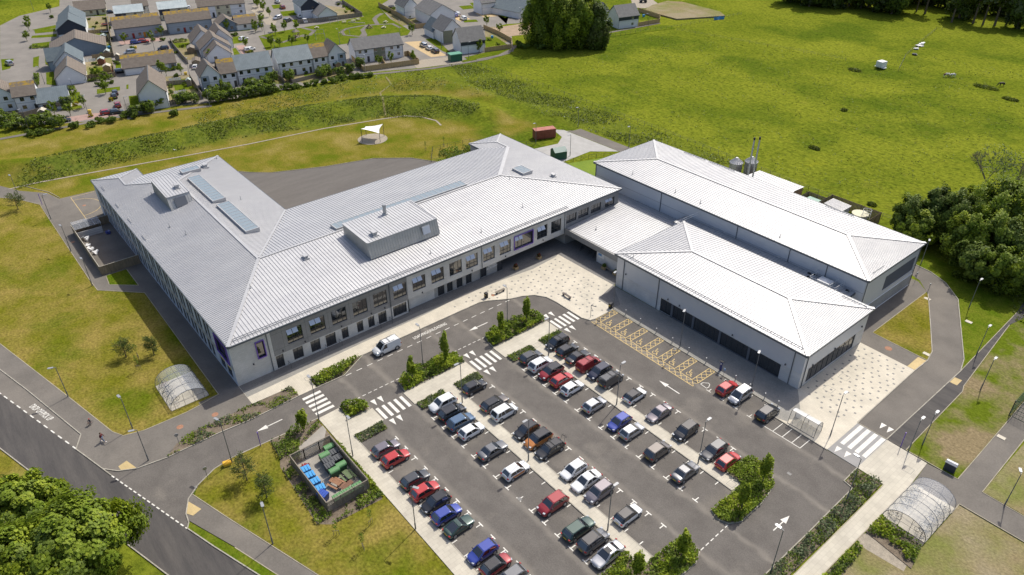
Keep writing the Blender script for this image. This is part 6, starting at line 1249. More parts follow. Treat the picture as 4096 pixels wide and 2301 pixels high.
weeds('meadow_weeds', 'rough grass with white flowers behind the bank', [(-226,60),(-214,60),(-212,98),(-206,116),(-198,130),(-180,137),(-176,146),(-205,150),(-222,135),(-228,100)], 5, .3, .32, [WM,WM,WL,M['umbel']], 43, .35, [.3,.3,.3,.1])
FT = [(-205,152),(-196,238),(-150,262),(-100,300),(-60,300),(-30,200),(-44,160),(-78,157.5),(-127,160)]
weeds('field_tufts', 'rank grass tufts scattered over the big field', [(-205,161),(-196,238),(-150,262),(-100,300),(-60,300),(-30,200),(-44,162),(-78,158.5),(-127,160.5),(-175,161)], .45, .12, .34, [WM,WL,WL], 47, .4, [.5,.3,.2])
weeds('roadside_weeds', 'weeds among the shaded trees', [(-30,146),(-25,136),(-12,140),(-10,170),(-50,175),(-56,156),(-46,148)], 6, .45, .4, [WD,WM,WM], 44, .3, [.4,.3,.3])
# ------------------------------------------------------------------ trees
def crown(name, parent, z0, z1, r, n, leaf, mats, seed, shape='round', clumps=40, cs=.24):
    g = np.random.default_rng(seed); cz = (z0+z1)/2; hz = (z1-z0)/2
    d = g.normal(size=(clumps,3)); d /= np.linalg.norm(d, axis=1, keepdims=True); rad = g.uniform(.45,.95,(clumps,1)); K = d*rad
    if shape == 'cone': K[:, :2] *= (1-.75*(K[:, 2:3]*.5+.5)); 
    if shape == 'column': K[:, :2] *= .85
    if shape == 'dome': K[:, 2] = np.abs(K[:, 2])*1.15-.25
    cm = g.integers(0, len(mats), clumps); w_ = g.integers(0, clumps, n)
    off = g.normal(size=(n,3)); off /= np.linalg.norm(off, axis=1, keepdims=True); off *= (g.random((n,1))**.4)*cs*g.uniform(.7,1.3,(clumps,1))[w_]
    Pn = K[w_]+off; C = Pn*np.array([r,r,hz])+np.array([0,0,cz]); N = off*1.4+K[w_]*.6+g.normal(size=(n,3))*.35*cs*3
    mi = np.where(g.random(n) < .75, cm[w_], g.integers(0, len(mats), n)); up = (off[:, 2] < -cs*.25); mi = np.where(up & (g.random(n) < .5), 0, mi)  # leaves low in a clump often take the first tone: painted underside shade
    return quads_mesh(name, C, N, leaf*(.6+.8*g.random(n)), mats, parent, mi)
def trunk(parent, h, r, limbs=4, spread=1.2, top=None, seed=0, m='trunk'):
    g = random.Random(seed); b = MB(); b.tube([(0,0,-.1),(.05*r,0,h*.3),(0,.1*r,h*.7),(0,0,h)], [r*1.25,r,r*.7,r*.35], 7); b.build('trunk', M[m], parent)
    for i in range(limbs):
        a = 6.28*i/limbs+g.random(); z = h*g.uniform(.45,.85); b = MB(); e = (math.cos(a)*spread, math.sin(a)*spread, z+spread*g.uniform(.6,1.0)); b.tube([(0,0,z),(e[0]*.5,e[1]*.5,z+(e[2]-z)*.6),e], [r*.45,r*.3,r*.12], 5); b.build('limb', M[m], parent)
def tree(name, label, x, y, h, r, base, n, leaf, mats, seed, shape='round', clumps=40, cs=.24, group=None, tr=.12, cat='tree', limbs=4, z=0):
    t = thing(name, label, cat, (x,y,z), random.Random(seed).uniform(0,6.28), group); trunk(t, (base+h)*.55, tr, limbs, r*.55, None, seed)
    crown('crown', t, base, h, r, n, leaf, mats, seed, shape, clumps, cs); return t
GC = 'young columnar trees in the car park islands'
for i, (x, y, h, lab) in enumerate(((-80.2,26.3,4.3,'young green tree on the bed above the bin store'),(-79.7,44.9,5.0,'young columnar tree at the left end of the central island'),(-79.9,51.4,6.2,'taller columnar tree in the middle of the central island'),(-79.5,62.9,5.4,'columnar tree at the left end of the plaza island'),(-79.8,68.9,5.8,'columnar tree at the right end of the plaza island'),(-31.4,69.4,5.4,'columnar tree at the upper end of the right island'),(-30.6,63.6,5.0,'columnar tree at the lower end of the right island'),(-30.8,51.8,5.0,'columnar tree in the bottom island by the dashed line'),(-32.4,45.6,4.6,'columnar tree at the bottom edge of the picture'))):
    tree('columnar_tree', lab, x, y, h, .80, 1.1, 1700, .24, [M['leafA'],M['leafA'],M['leafY'],M['leafY']], 50+i, 'column', 26, .40, GC, .07, limbs=3, z=.1)
def pine(label, x, y, h, r, seed, n=900, group='small pines on the lawns'):
    t = thing('pine_tree', label, 'pine tree', (x,y,.05), seed, group); g = random.Random(seed); trunk(t, h*.8, .07, 0, 1, None, seed); rg = np.random.default_rng(seed); C = []; N = []
    br = MB()
    for i in range(46):
        z = h*(.22+.72*i/46); rr = r*(1.05-.55*i/46)*g.uniform(.65,1.1); a = g.uniform(0,6.28); e = np.array((math.cos(a)*rr, math.sin(a)*rr, z+rr*.45)); s = np.array((0,0,z-.1))
        br.tube([tuple(s), tuple(e)], [.03,.012], 4)
        k_ = n//46; tt = rg.uniform(.35,1.05,(k_,1)); p = s+(e-s)*tt+rg.normal(size=(k_,3))*.16; C.append(p); N.append(rg.normal(size=(k_,3)))
    br.build('branches', M['trunk'], t); quads_mesh('needles', np.vstack(C), np.vstack(N), .22, [M['leafP'],M['leafC']], t, rg.integers(0,2,46*(n//46)), aspect=.5)
for i, (x, y, h, r_, lab) in enumerate(((-115.4,11.4,3.6,1.9,'left of the two small pines on the left lawn'),(-113.1,15.2,3.9,1.5,'right of the two small pines on the left lawn'),(-188.3,8.4,4.2,2.5,'spreading small pine at the far left path'),(-76.6,16.1,4.6,2.0,'small pine on the lawn left of the bin store'),(-72.0,16.9,4.4,1.7,'second small pine below the bin store'))): pine(lab, x, y, h, r_, 60+i, 1400)
for i, (p, lab) in enumerate((((-113.9,12.9),'thin sapling between the two pines on the left lawn'),(G(14,810,1080),'staked sapling below the corner of the bin store'),(G(14,1130,980),'staked sapling nearest the lawn walk'),(G(14,1060,1210),'staked sapling lowest on the bottom lawn'),(G(9,1305,820),'staked sapling between the pines and the cycle shelter'),(G(2,1640,1415),'thin sapling on the grass behind the playground, left'),(G(2,1810,1375),'thin sapling on the grass behind the playground, right'))):
    t = thing('sapling', lab, 'sapling', (*p,.06), i, 'staked saplings'); b = MB(); b.tube([(0,0,0),(0,0,2.6)], [.03,.015], 5); b.build('stem', M['trunk'], t)
    b = MB(); [b.tube([(s*.35,0,0),(s*.35,0,.95)], .03, 4) for s in (-1,1)]; b.bar((-.35,0,.85),(.35,0,.85),.03,.06); b.build('stake', M['timber_g'], t); leaf_blob('leaves', t, (0,0,2.2), (.35,.35,.9), 70, .16, [M['leafA'],M['leafB']], i)
# big broadleaf trees, bottom left
for i, (px, py, z, r_, h, lab) in enumerate(((640,1230,7,8.6,13.0,'large fresh green tree overhanging the road at the bottom left'),(160,880,6,6.4,11,'large green tree behind the overhanging one at the left edge'),(60,1420,7,6.5,12,'large green tree at the bottom left corner'))):
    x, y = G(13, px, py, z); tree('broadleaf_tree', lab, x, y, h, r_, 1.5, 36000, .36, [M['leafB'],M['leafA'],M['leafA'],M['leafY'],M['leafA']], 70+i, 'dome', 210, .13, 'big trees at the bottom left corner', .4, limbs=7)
# clump by the field
for i, (px, py, h, r_, mt, lab) in enumerate(((350,440,20,7.0,0,'leftmost tall tree of the clump at the field corner'),(480,455,25,7.6,0,'second tall tree of the clump at the field corner'),(620,480,20,7.4,0,'third tall tree of the clump, pale green crown'),(750,460,24,7.2,0,'fourth tall tree of the clump at the field corner'),(900,475,17,5.4,1,'dark pine at the right of the clump'))):
    x, y = G(3, px, py); tree('tall_tree' if not mt else 'dark_pine', lab, x-3, y+3, h, r_, -2.5, 15000, .62, [M['leafB'],M['leafA'],M['leafA'],M['leafY']] if not mt else [M['leafC'],M['leafP'],M['leafC']], 80+i, 'round', 55, .27, 'tree clump at the field corner', .35)  # broadleaf crowns: sunlit highlights put into the colour as yellow-green leaves
# right edge trees
for i, (px, py, z, r_, h, mt, lab) in enumerate(((1530,700,5,4.2,8.5,1,'dark rounded tree nearest the games hall corner'),(1760,660,6,3.8,10,2,'very dark conifer in the right hand grove'),(1560,860,3,4.0,7,0,'mid green tree low behind the games hall corner'),(1950,690,7,4.6,11,1,'dark broadleaf at the back of the right hand grove'),(2240,640,9,5.6,14,0,'tall golden green tree in the middle of the right hand grove'),(2480,680,9,5.4,14,0,'tall golden green tree at the right edge'),(2020,900,5,5.0,10,0,'broad green tree in the front of the right hand grove'),(2280,930,6,5.4,11,0,'full green tree right of the front one'),(2500,1010,6,5.0,11,1,'dark tree at the right edge, mid height'),(2100,1180,3,4.4,7.5,1,'low dark spreading tree beside the verge lamp'),(2350,1230,3.5,4.8,8.5,0,'green spreading tree above the dark footpath'),(2530,1300,3,4.2,8,0,'bright green tree at the right edge above the footpath'))):
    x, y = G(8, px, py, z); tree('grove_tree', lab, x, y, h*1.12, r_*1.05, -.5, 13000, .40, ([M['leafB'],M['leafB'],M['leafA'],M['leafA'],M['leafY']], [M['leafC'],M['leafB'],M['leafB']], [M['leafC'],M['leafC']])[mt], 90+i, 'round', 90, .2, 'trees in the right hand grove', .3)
for i, (px, py, lab) in enumerate(((2390,520,'bare branched tree rising above the right grove'),(2190,440,'bare branched tree left of the other bare one'))):
    x, y = G(8, px, py, 2); t = thing('bare_tree', lab, 'tree', (x,y,0), i, 'bare trees'); g = random.Random(i); b = MB()
    def br(p, d, L, r_, k_):
        q = p+d*L; b.tube([p, q], [r_, r_*.62], 4, cap=False)
        if k_:
            for _ in range(3): dd = (d+Vector((g.uniform(-.75,.75),g.uniform(-.75,.75),g.uniform(-.15,.5)))).normalized(); br(q, dd, L*.74, r_*.6, k_-1)
    br(Vector((0,0,0)), Vector((0,0,1)), 3.4, .24, 5); b.build('trunk_and_branches', mat('bare_bark', (.20,.165,.12), (.26,.22,.17), sc=3, rough=.9), t)
    leaf_blob('sparse_leaves', t, (0,0,9), (4.5,4.5,3.5), 500, .35, [M['leafB'],M['leafD']], i)
# wood along the top right
woods = [(120,-80,2),(380,20,0),(560,60,1),(700,70,0),(820,70,1),(930,60,2),(1040,80,0),(1180,110,1),(1330,130,0),(1420,60,1),(1560,110,2),(1640,130,2),(1760,60,1),(1890,210,2),(1960,170,1),(2090,220,2),(2180,235,2),(2290,240,2),(2400,230,2),(2500,270,1),(2640,280,1),(640,-30,1),(900,-60,0),(1250,-20,1),(1500,-60,1),(1750,-60,0),(2000,0,1),(2250,40,0),(2480,80,1),(260,-90,1),(480,10,0),(630,30,1),(760,30,0),(990,40,1),(1110,70,0),(1240,90,1),(1380,100,0),(1500,20,0),(1620,30,1),(1840,80,0),(2040,120,1),(2140,110,0),(2340,140,1),(2440,160,0),(2560,170,0),(1700,-20,0),(2100,20,1),(2350,10,0),(1000,-90,1),(1350,-60,0)]
wp = {}
for i, (px, py, k_) in enumerate(woods):
    x, y = G(4, px, py); key = (k_, i % 2)
    if key not in wp:
        t = thing('woodland_tree', '', 'tree', (0,0,0))
        if k_ == 2: trunk(t, 15, .38, 5, 2.5, None, i); crown('crown', t, 7.5, 19, 3.6, 1700, .95, [M['leafC'],M['leafC'],M['leafD']], i, 'round', 22, .34)
        else: trunk(t, 9, .4, 3, 2, None, i); crown('crown', t, -.5, 18, 6.6, 5600, .95, [[M['leafC'],M['leafC'],M['leafB']],[M['leafC'],M['leafC'],M['leafD']]][k_], i, 'round', 60, .24)
        wp[key] = t; c = t
    else: c = copy_tree(wp[key])
    c.location = (x, y, 0); c.rotation_euler = (0,0,i*1.3); s = .85+.3*((i*37) % 10)/10; c.scale = (s,s,s*1.05)
    c['label'] = ('tall bare trunked pine' if k_ == 2 else 'dense dark woodland tree')+' in the wood along the top right edge'; c['group'] = 'wood dense trees' if k_ != 2 else 'wood bare trunked pines'
# field bushes
for i, (p, rx, ry, lab) in enumerate((((-83.2,268.8),4.2,1.6,'long oval thicket in the field beside the dark horse'),(G(4,985,660),2.6,1.5,'dark low bush patch left of the white trailer'),(G(4,2440,935),2.6,1.2,'low bush patch near the right edge of the field'),(G(4,885,1035),1.1,.9,'small lone bush in the middle of the field'),(G(4,610,1390),1.8,.9,'low nettle patch in the near field'),(G(8,1145,610),1.2,.8,'small bush behind the water tank yard'))):
    t = thing('field_bush', lab, 'bush', (*p,0)); leaf_blob('foliage', t, (0,0,.3), (rx,ry,.55), int(200*rx), .32, [WD,WM], i)
# ------------------------------------------------------------------ housing estate
def gpoly(name, tile, pts, m, z, kind='structure'): return struct(name, [GS(tile, pts)], m, 0, z)
EST = GS(1, [(0,240),(180,150),(555,60),(560,-120)])+GS(2, [(-300,-140),(700,-100),(830,0),(1040,145),(1490,300),(1640,560),(1540,640),(1070,680),(930,705),(680,770)])+GS(1, [(2330,900),(1960,960),(1560,1000),(1300,1060),(900,1130),(500,1160),(0,1180)])
PZ = [.066]
struct('estate_road', [EST], M['asphalt_estate'], 0, .03)
struct('estate_road', [GS(2, [(1200,60),(1390,-60),(2500,-120)])+GS(3, [(-300,-100),(480,-100),(560,160),(260,215),(60,225),(-30,250)])+GS(2, [(2440,320),(2460,480),(2000,560),(1900,600),(1530,640),(1060,560),(1420,300)])], M['asphalt_estate'], 0, .026)
b = MB()
for tl, L, wd in ((1, [(0,1300),(300,1245),(600,1190),(1000,1108),(1500,1045),(1960,992)], 1.7), (2, [(1060,700),(1300,680),(1700,640),(2000,590),(2200,555),(2400,500),(2480,430)], 1.8), (1, [(1180,970),(1215,1110)], 1.6), (2, [(1160,180),(1190,150),(1230,130)], 2), (2, [(1160,180),(1190,230),(1100,240),(1050,280),(1075,330),(1050,370)], 1.8), (2, [(840,310),(900,270),(1060,240),(1330,225),(1400,260)], 1.3), (2, [(480,260),(600,290),(560,330),(500,345)], 1.6), (2, [(100,345),(300,400),(500,330)], 1.6), (2, [(860,300),(880,330),(1030,345),(1060,310)], 1.2), (3, [(100,470),(0,520),(-200,560)], 1.8), (3, [(300,200),(1000,310),(1480,220)], 1.6)):
    P = GS(tl, L)
    for (ax, ay), (bx, by) in zip(P, P[1:]):
        d = Vector((bx-ax, by-ay)).normalized(); n = Vector((-d.y, d.x))*wd/2; PZ[0] += .0015; zz = PZ[0]; b.poly([(ax-n.x,ay-n.y,zz),(bx-n.x+d.x*.5,by-n.y+d.y*.5,zz),(bx+n.x+d.x*.5,by+n.y+d.y*.5,zz),(ax+n.x,ay+n.y,zz)])
tag(b.build('estate_path', M['asphalt_path']), kind='structure')
GL1 = [(1,[(310,540),(365,525),(360,630),(308,628)]),(1,[(10,555),(130,550),(95,640),(20,660)]),(1,[(300,280),(520,235),(525,265),(330,290)]),(1,[(320,290),(525,268),(528,295),(330,315)]),(1,[(300,335),(530,318),(530,345),(290,358)]),(1,[(300,410),(555,380),(558,425),(300,455)]),(1,[(785,145),(1000,128),(990,150),(790,155)]),(1,[(420,520),(440,500),(460,620),(425,600)]),(1,[(430,680),(500,670),(525,800),(435,790)]),(1,[(905,835),(1120,810),(1120,845),(905,880)]),(1,[(1200,900),(1290,890),(1300,990),(1215,990)]),(1,[(2145,350),(2260,335),(2265,400),(2160,415)]),(1,[(2170,455),(2200,450),(2250,520),(2190,535)]),(1,[(2060,290),(2330,265),(2335,285),(2090,305)]),(1,[(640,870),(745,860),(750,960),(650,965)]),(1,[(1600,405),(1760,400),(1780,440),(1615,450)]),
 (1,[(860,430),(1030,415),(1035,470),(860,485)]),(1,[(860,320),(1000,310),(1000,340),(860,345)]),(1,[(1600,750),(1750,735),(1820,830),(1640,850)]),(1,[(2560,620),(2567,620),(2567,670),(2545,670)]),(1,[(1180,795),(1200,790),(1200,830),(1180,835)]),
 (2,[(200,50),(300,40),(330,70),(220,85)]),(2,[(280,110),(450,95),(470,140),(310,155)]),(2,[(390,190),(440,180),(470,205),(410,215)]),(2,[(80,340),(250,300),(540,250),(1040,160),(1210,120),(1500,290),(1470,330),(830,420),(560,440),(150,470)]),(2,[(1640,370),(1720,350),(1900,520),(1800,480)]),(2,[(1200,190),(1290,170),(1380,240),(1240,260)]),(2,[(2050,30),(2160,20),(2200,70),(2100,80)]),(2,[(2230,100),(2300,85),(2440,150),(2380,170)]),(2,[(1950,60),(2060,50),(2100,80),(1990,90)]),(2,[(1990,190),(2110,185),(2130,205),(2000,212)]),(3,[(0,110),(180,170),(20,120)]),(2,[(2190,350),(2300,350),(2420,430),(2200,450)]),(2,[(2000,540),(2440,430),(2430,480),(2060,570)]),(3,[(980,300),(1500,235),(1600,240),(1640,270),(1000,345)])]
GL1 += [(1,[(1900,840),(2040,850),(2060,900),(1930,900)]),(1,[(2440,760),(2560,745),(2567,790),(2450,800)]),(2,[(500,700),(610,685),(640,715),(520,730)]),(2,[(700,650),(790,640),(800,670),(710,680)]),(1,[(640,1000),(760,985),(770,1010),(650,1025)]),(1,[(850,640),(960,630),(960,680),(860,690)]),(1,[(1080,600),(1130,600),(1130,640),(1080,640)]),(2,[(1230,90),(1330,80),(1350,110),(1260,120)]),(2,[(880,60),(960,55),(1000,90),(900,100)])]
struct('estate_lawn', [GS(t_, p) for t_, p in GL1], M['verge'], 0, .05)
struct('garden_ground', [GS(1, p) for p in ([(800,170),(1010,150),(1060,530),(860,560),(860,420),(800,250)],[(790,560),(1040,540),(1080,720),(800,760)],[(1520,720),(1770,700),(1880,930),(1590,960)],[(0,1020),(420,990),(430,1100),(0,1140)],[(1590,380),(1780,360),(1860,560),(1700,560)],[(640,960),(760,990),(750,1030),(560,1040)])]+[GS(2, p) for p in ([(20,690),(230,660),(600,760),(60,800)],[(280,700),(880,610),(960,690),(500,780)],[(560,30),(980,90),(1050,160),(800,190)],[(2190,260),(2290,250),(2430,380),(2200,470)],[(1200,50),(1400,70),(1590,200),(1400,250)])], M['drygrass'], 0, .042)
struct('brick_parking', [GS(1, p) for p in ([(600,1100),(870,1060),(900,1105),(700,1140)],[(870,1060),(1080,1045),(1100,1080),(900,1105)],[(1100,385),(1500,350),(1520,380),(1130,420)],[(2200,430),(2290,420),(2380,500),(2270,515)])]+[GS(2, p) for p in ([(280,260),(2,2),(2,2)],)][:0], mat('brick_pink', (.38,.25,.21), (.33,.22,.19), sc=1, rough=.9, fine=.15), 0, .045)
struct('buff_parking', [GS(2, p) for p in ([(1440,395),(1590,385),(1840,520),(1690,535)],[(1880,160),(1990,150),(2060,180),(1960,200)],[(2100,125),(2240,118),(2330,150),(2190,165)])], mat('buff_brick', (.52,.38,.20), (.46,.34,.18), sc=1, rough=.9, fine=.12), 0, .045)
struct('play_gravel', [GS(2, p) for p in ([(130,350),(400,300),(540,270),(600,290),(420,320),(170,365)],[(310,370),(420,340),(520,360),(500,400),(440,430),(300,450),(350,400)],[(560,345),(740,312),(760,330),(600,365)],[(590,370),(780,345),(820,375),(650,405)])], M['gravel2'], 0, .056)
struct('bare_earth', [GS(2, [(2210,270),(2567,220)])+GS(3, [(290,220),(270,320),(60,345)])+GS(2, [(2400,350)])], mat('bare_earth', (.36,.26,.18), (.28,.21,.13), sc=.4, rough=.95, fine=.2), 0, .058)
struct('gravel_apron', [GS(2, [(1530,610),(1600,560),(1880,530),(1990,585),(1760,615),(1560,640)]), GS(3, [(1220,-20),(1400,-20),(1480,40),(1350,80),(1240,70)])], M['gravel'], 0, .052)
struct('roadside_soil', [GS(2, [(20,60),(90,50),(250,200),(230,240),(150,230)]), GS(1, [(2330,90),(2430,60),(2567,200),(2480,200)])], M['gravel'], 0, .06)
W_ = {'white': mat('render_white', (.70,.71,.73), (.76,.77,.78), sc=.4, rough=.85), 'blue': mat('timber_blue', (.16,.21,.27), (.19,.24,.30), sc=1, rough=.8), 'grey': mat('render_grey', (.32,.37,.42), rough=.85), 'dark': mat('clad_navy', (.035,.042,.06), rough=.7), 'cream': mat('render_cream', (.56,.53,.38), rough=.85), 'sage': mat('clad_sage', (.22,.23,.16), rough=.8)}
def tilemat(name, c, c2, row, d):
    m = mat(name, c, c2, sc=.9, rough=.85, fine=.12); nt = m.node_tree; b_ = nt.nodes['Principled BSDF']; tc = nt.nodes.new('ShaderNodeTexCoord'); sp = nt.nodes.new('ShaderNodeSeparateXYZ'); nt.links.new(tc.outputs['Object'], sp.inputs[0])
    w_ = nt.nodes.new('ShaderNodeMath'); w_.operation = 'MULTIPLY'; w_.inputs[1].default_value = 1/row; nt.links.new(sp.outputs[2], w_.inputs[0]); f_ = nt.nodes.new('ShaderNodeMath'); f_.operation = 'FRACT'; nt.links.new(w_.outputs[0], f_.inputs[0])
    r_ = _ramp(nt, f_.outputs[0], [(d,)*3, (1,)*3, (1.05,)*3], [0, .3, 1]); mx = nt.nodes.new('ShaderNodeMix'); mx.data_type = 'RGBA'; mx.blend_type = 'MULTIPLY'; mx.inputs[0].default_value = 1
    nt.links.new(b_.inputs['Base Color'].links[0].from_socket, mx.inputs[6]); nt.links.new(r_, mx.inputs[7]); nt.links.new(mx.outputs[2], b_.inputs['Base Color']); return m
R_ = {'tile': tilemat('tile_brown', (.150,.122,.098), (.19,.158,.128), .30, .55), 'slate': tilemat('tile_grey', (.155,.15,.146), (.195,.19,.184), .30, .55), 'dark': tilemat('tile_blue', (.09,.12,.14), (.12,.15,.165), .25, .75), 'metal': mat('metal_bluegrey', (.17,.205,.22), (.21,.25,.265), sc=.6, rough=.5, metal=.2), 'zinc': mat('metal_pale', (.36,.42,.43), (.46,.51,.51), sc=.5, rough=.5, metal=.2)}
LICH = mat('lichen_tile', (.40,.25,.02), (.18,.145,.11), sc=1.1, lo=.42, hi=.62, rough=.9, fine=.2)
def house(name, label, p, q, ze, zr, depth, mode, wm, rm, wins=(), doors=(), lichen=False, ang=77, group='houses on the estate', gcol=None, band=None, name2=None):
    """p, q near eave ends (ground plan points); L = eaves face us, G = gable faces us"""
    mid = Vector(((p[0]+q[0])/2, (p[1]+q[1])/2)); Lw = math.hypot(q[0]-p[0], q[1]-p[1]); a = R(ang)
    t = thing(name, label, 'house', (mid.x, mid.y, 0), a, group); w = Lw/2; D = depth; ov = .3
    # local frame: x along the near face, y away from the viewer
    b = MB(); wi = [(x*Lw-w-.55, x*Lw-w+.55, z, z+1.15) for x, z in wins]; di = [(x*Lw-w-.45, x*Lw-w+.45, .05, 2.1) for x in doors]
    mfn = (lambda u, z: 1 if band and band[0] < (u+w)/Lw < band[1] and (len(band) < 4 or band[2] < z < band[3]) else 0)
    wall(b, (0,0), (1,0), (0,1), -w, w, 0, ze, wi+di, .12, mfn, cuts=tuple((x*Lw-w) for x in (band[:2] if band else ())), zc=tuple(band[2:4]) if band and len(band) > 2 else ())
    b.poly([(-w,D,0),(w,D,0),(w,D,ze),(-w,D,ze)]); b.poly([(-w,0,0),(-w,D,0),(-w,D,ze),(-w,0,ze)]); b.poly([(w,0,0),(w,D,0),(w,D,ze),(w,0,ze)])
    gm = 2 if gcol else 0
    if mode == 'L': [b.poly([(s*w,0,ze),(s*w,D,ze),(s*w,D/2,zr)], gm) for s in (-1,1)]
    else: b.poly([(-w,0,ze),(w,0,ze),(0,0,zr)], gm); b.poly([(-w,D,ze),(w,D,ze),(0,D,zr)], gm)
    b.build('wall', [W_[wm], W_[(band[4] if band and len(band) > 4 else 'grey')], W_[gcol or wm]], t)
    rb = MB(); dz = (zr-ze)/(D/2 if mode == 'L' else w)*ov; T = .14
    def roofslab(A, B, C, D_):
        n = (Vector(B)-Vector(A)).cross(Vector(C)-Vector(A)).normalized(); n = n if n.z > 0 else -n
        lo = [Vector(v) for v in (A,B,C,D_)]; hi = [v+n*T for v in lo]
        if lichen:
            f = .72; m1 = hi[0].lerp(hi[3], f); m2 = hi[1].lerp(hi[2], f); rb.poly([hi[0],hi[1],m2,m1], 0); rb.poly([m1,m2,hi[2],hi[3]], 2)
        else: rb.poly(hi, 0)
        for i in range(4): j = (i+1) % 4; rb.poly([lo[i],lo[j],hi[j],hi[i]], 1)
        if rm in ('metal','zinc'):
            k_ = max(3, int((hi[1]-hi[0]).length/(.55 if rm == 'metal' else 1.1)))
            for i in range(k_+1): s_ = hi[0].lerp(hi[1], i/k_); e_ = hi[3].lerp(hi[2], i/k_); rb.bar(s_, e_, .05, .1, 0)
    if mode == 'L':
        roofslab((-w-ov,-ov,ze-dz),(w+ov,-ov,ze-dz),(w+ov,D/2,zr),(-w-ov,D/2,zr)); roofslab((w+ov,D+ov,ze-dz),(-w-ov,D+ov,ze-dz),(-w-ov,D/2,zr),(w+ov,D/2,zr))
    else:
        roofslab((-w-ov,D+ov,ze-dz),(-w-ov,-ov,ze-dz),(0,-ov,zr),(0,D+ov,zr)); roofslab((w+ov,-ov,ze-dz),(w+ov,D+ov,ze-dz),(0,D+ov,zr),(0,-ov,zr))
    rb.build('roof', [R_[rm], M['gutter'], LICH], t)
    gb = MB(); gz0 = ze-dz-.06
    if mode == 'L': gb.bar((-w-ov,-ov-.05,gz0),(w+ov,-ov-.05,gz0),.14,.14); gb.build('gutter', M['gutter'], t)
    for s in (-1,1): pb = MB(); pb.tube([(s*(w-.15),-.06,.05),(s*(w-.15),-.06,ze-.1)], .055, 4); pb.build('downpipe', M['gutter'], t)
    if ze > 4.5: cb = MB(); cb.bar((-w,-.02,2.75),(w,-.02,2.75),.05,.05); cb.build('string_course', M['gutter'], t)
    for o in wi: window(t, (0,0), (1,0), (0,1), o, .10, vs=(.5,), frame=M['white'] if wm == 'white' and rm == 'slate' else None)
    for i, o in enumerate(di):
        db = MB(); db.box(o[0]+.05, o[1]-.05, .06, .11, .05, 2.1); db.build('door', DOORM[i % 3] if name2 else M['frame'], t)
    return t
DOORM = [mat('door_red', (.25,.02,.02), rough=.5), mat('door_orange', (.5,.2,.02), rough=.5), M['frame']]
def H(t_, x0, y0, x1, y1, ze): return G(t_, x0, y0, ze), G(t_, x1, y1, ze)
U2 = lambda *f: tuple((x, 3.3) for x in f); D2 = lambda *f: tuple((x, .9) for x in f)
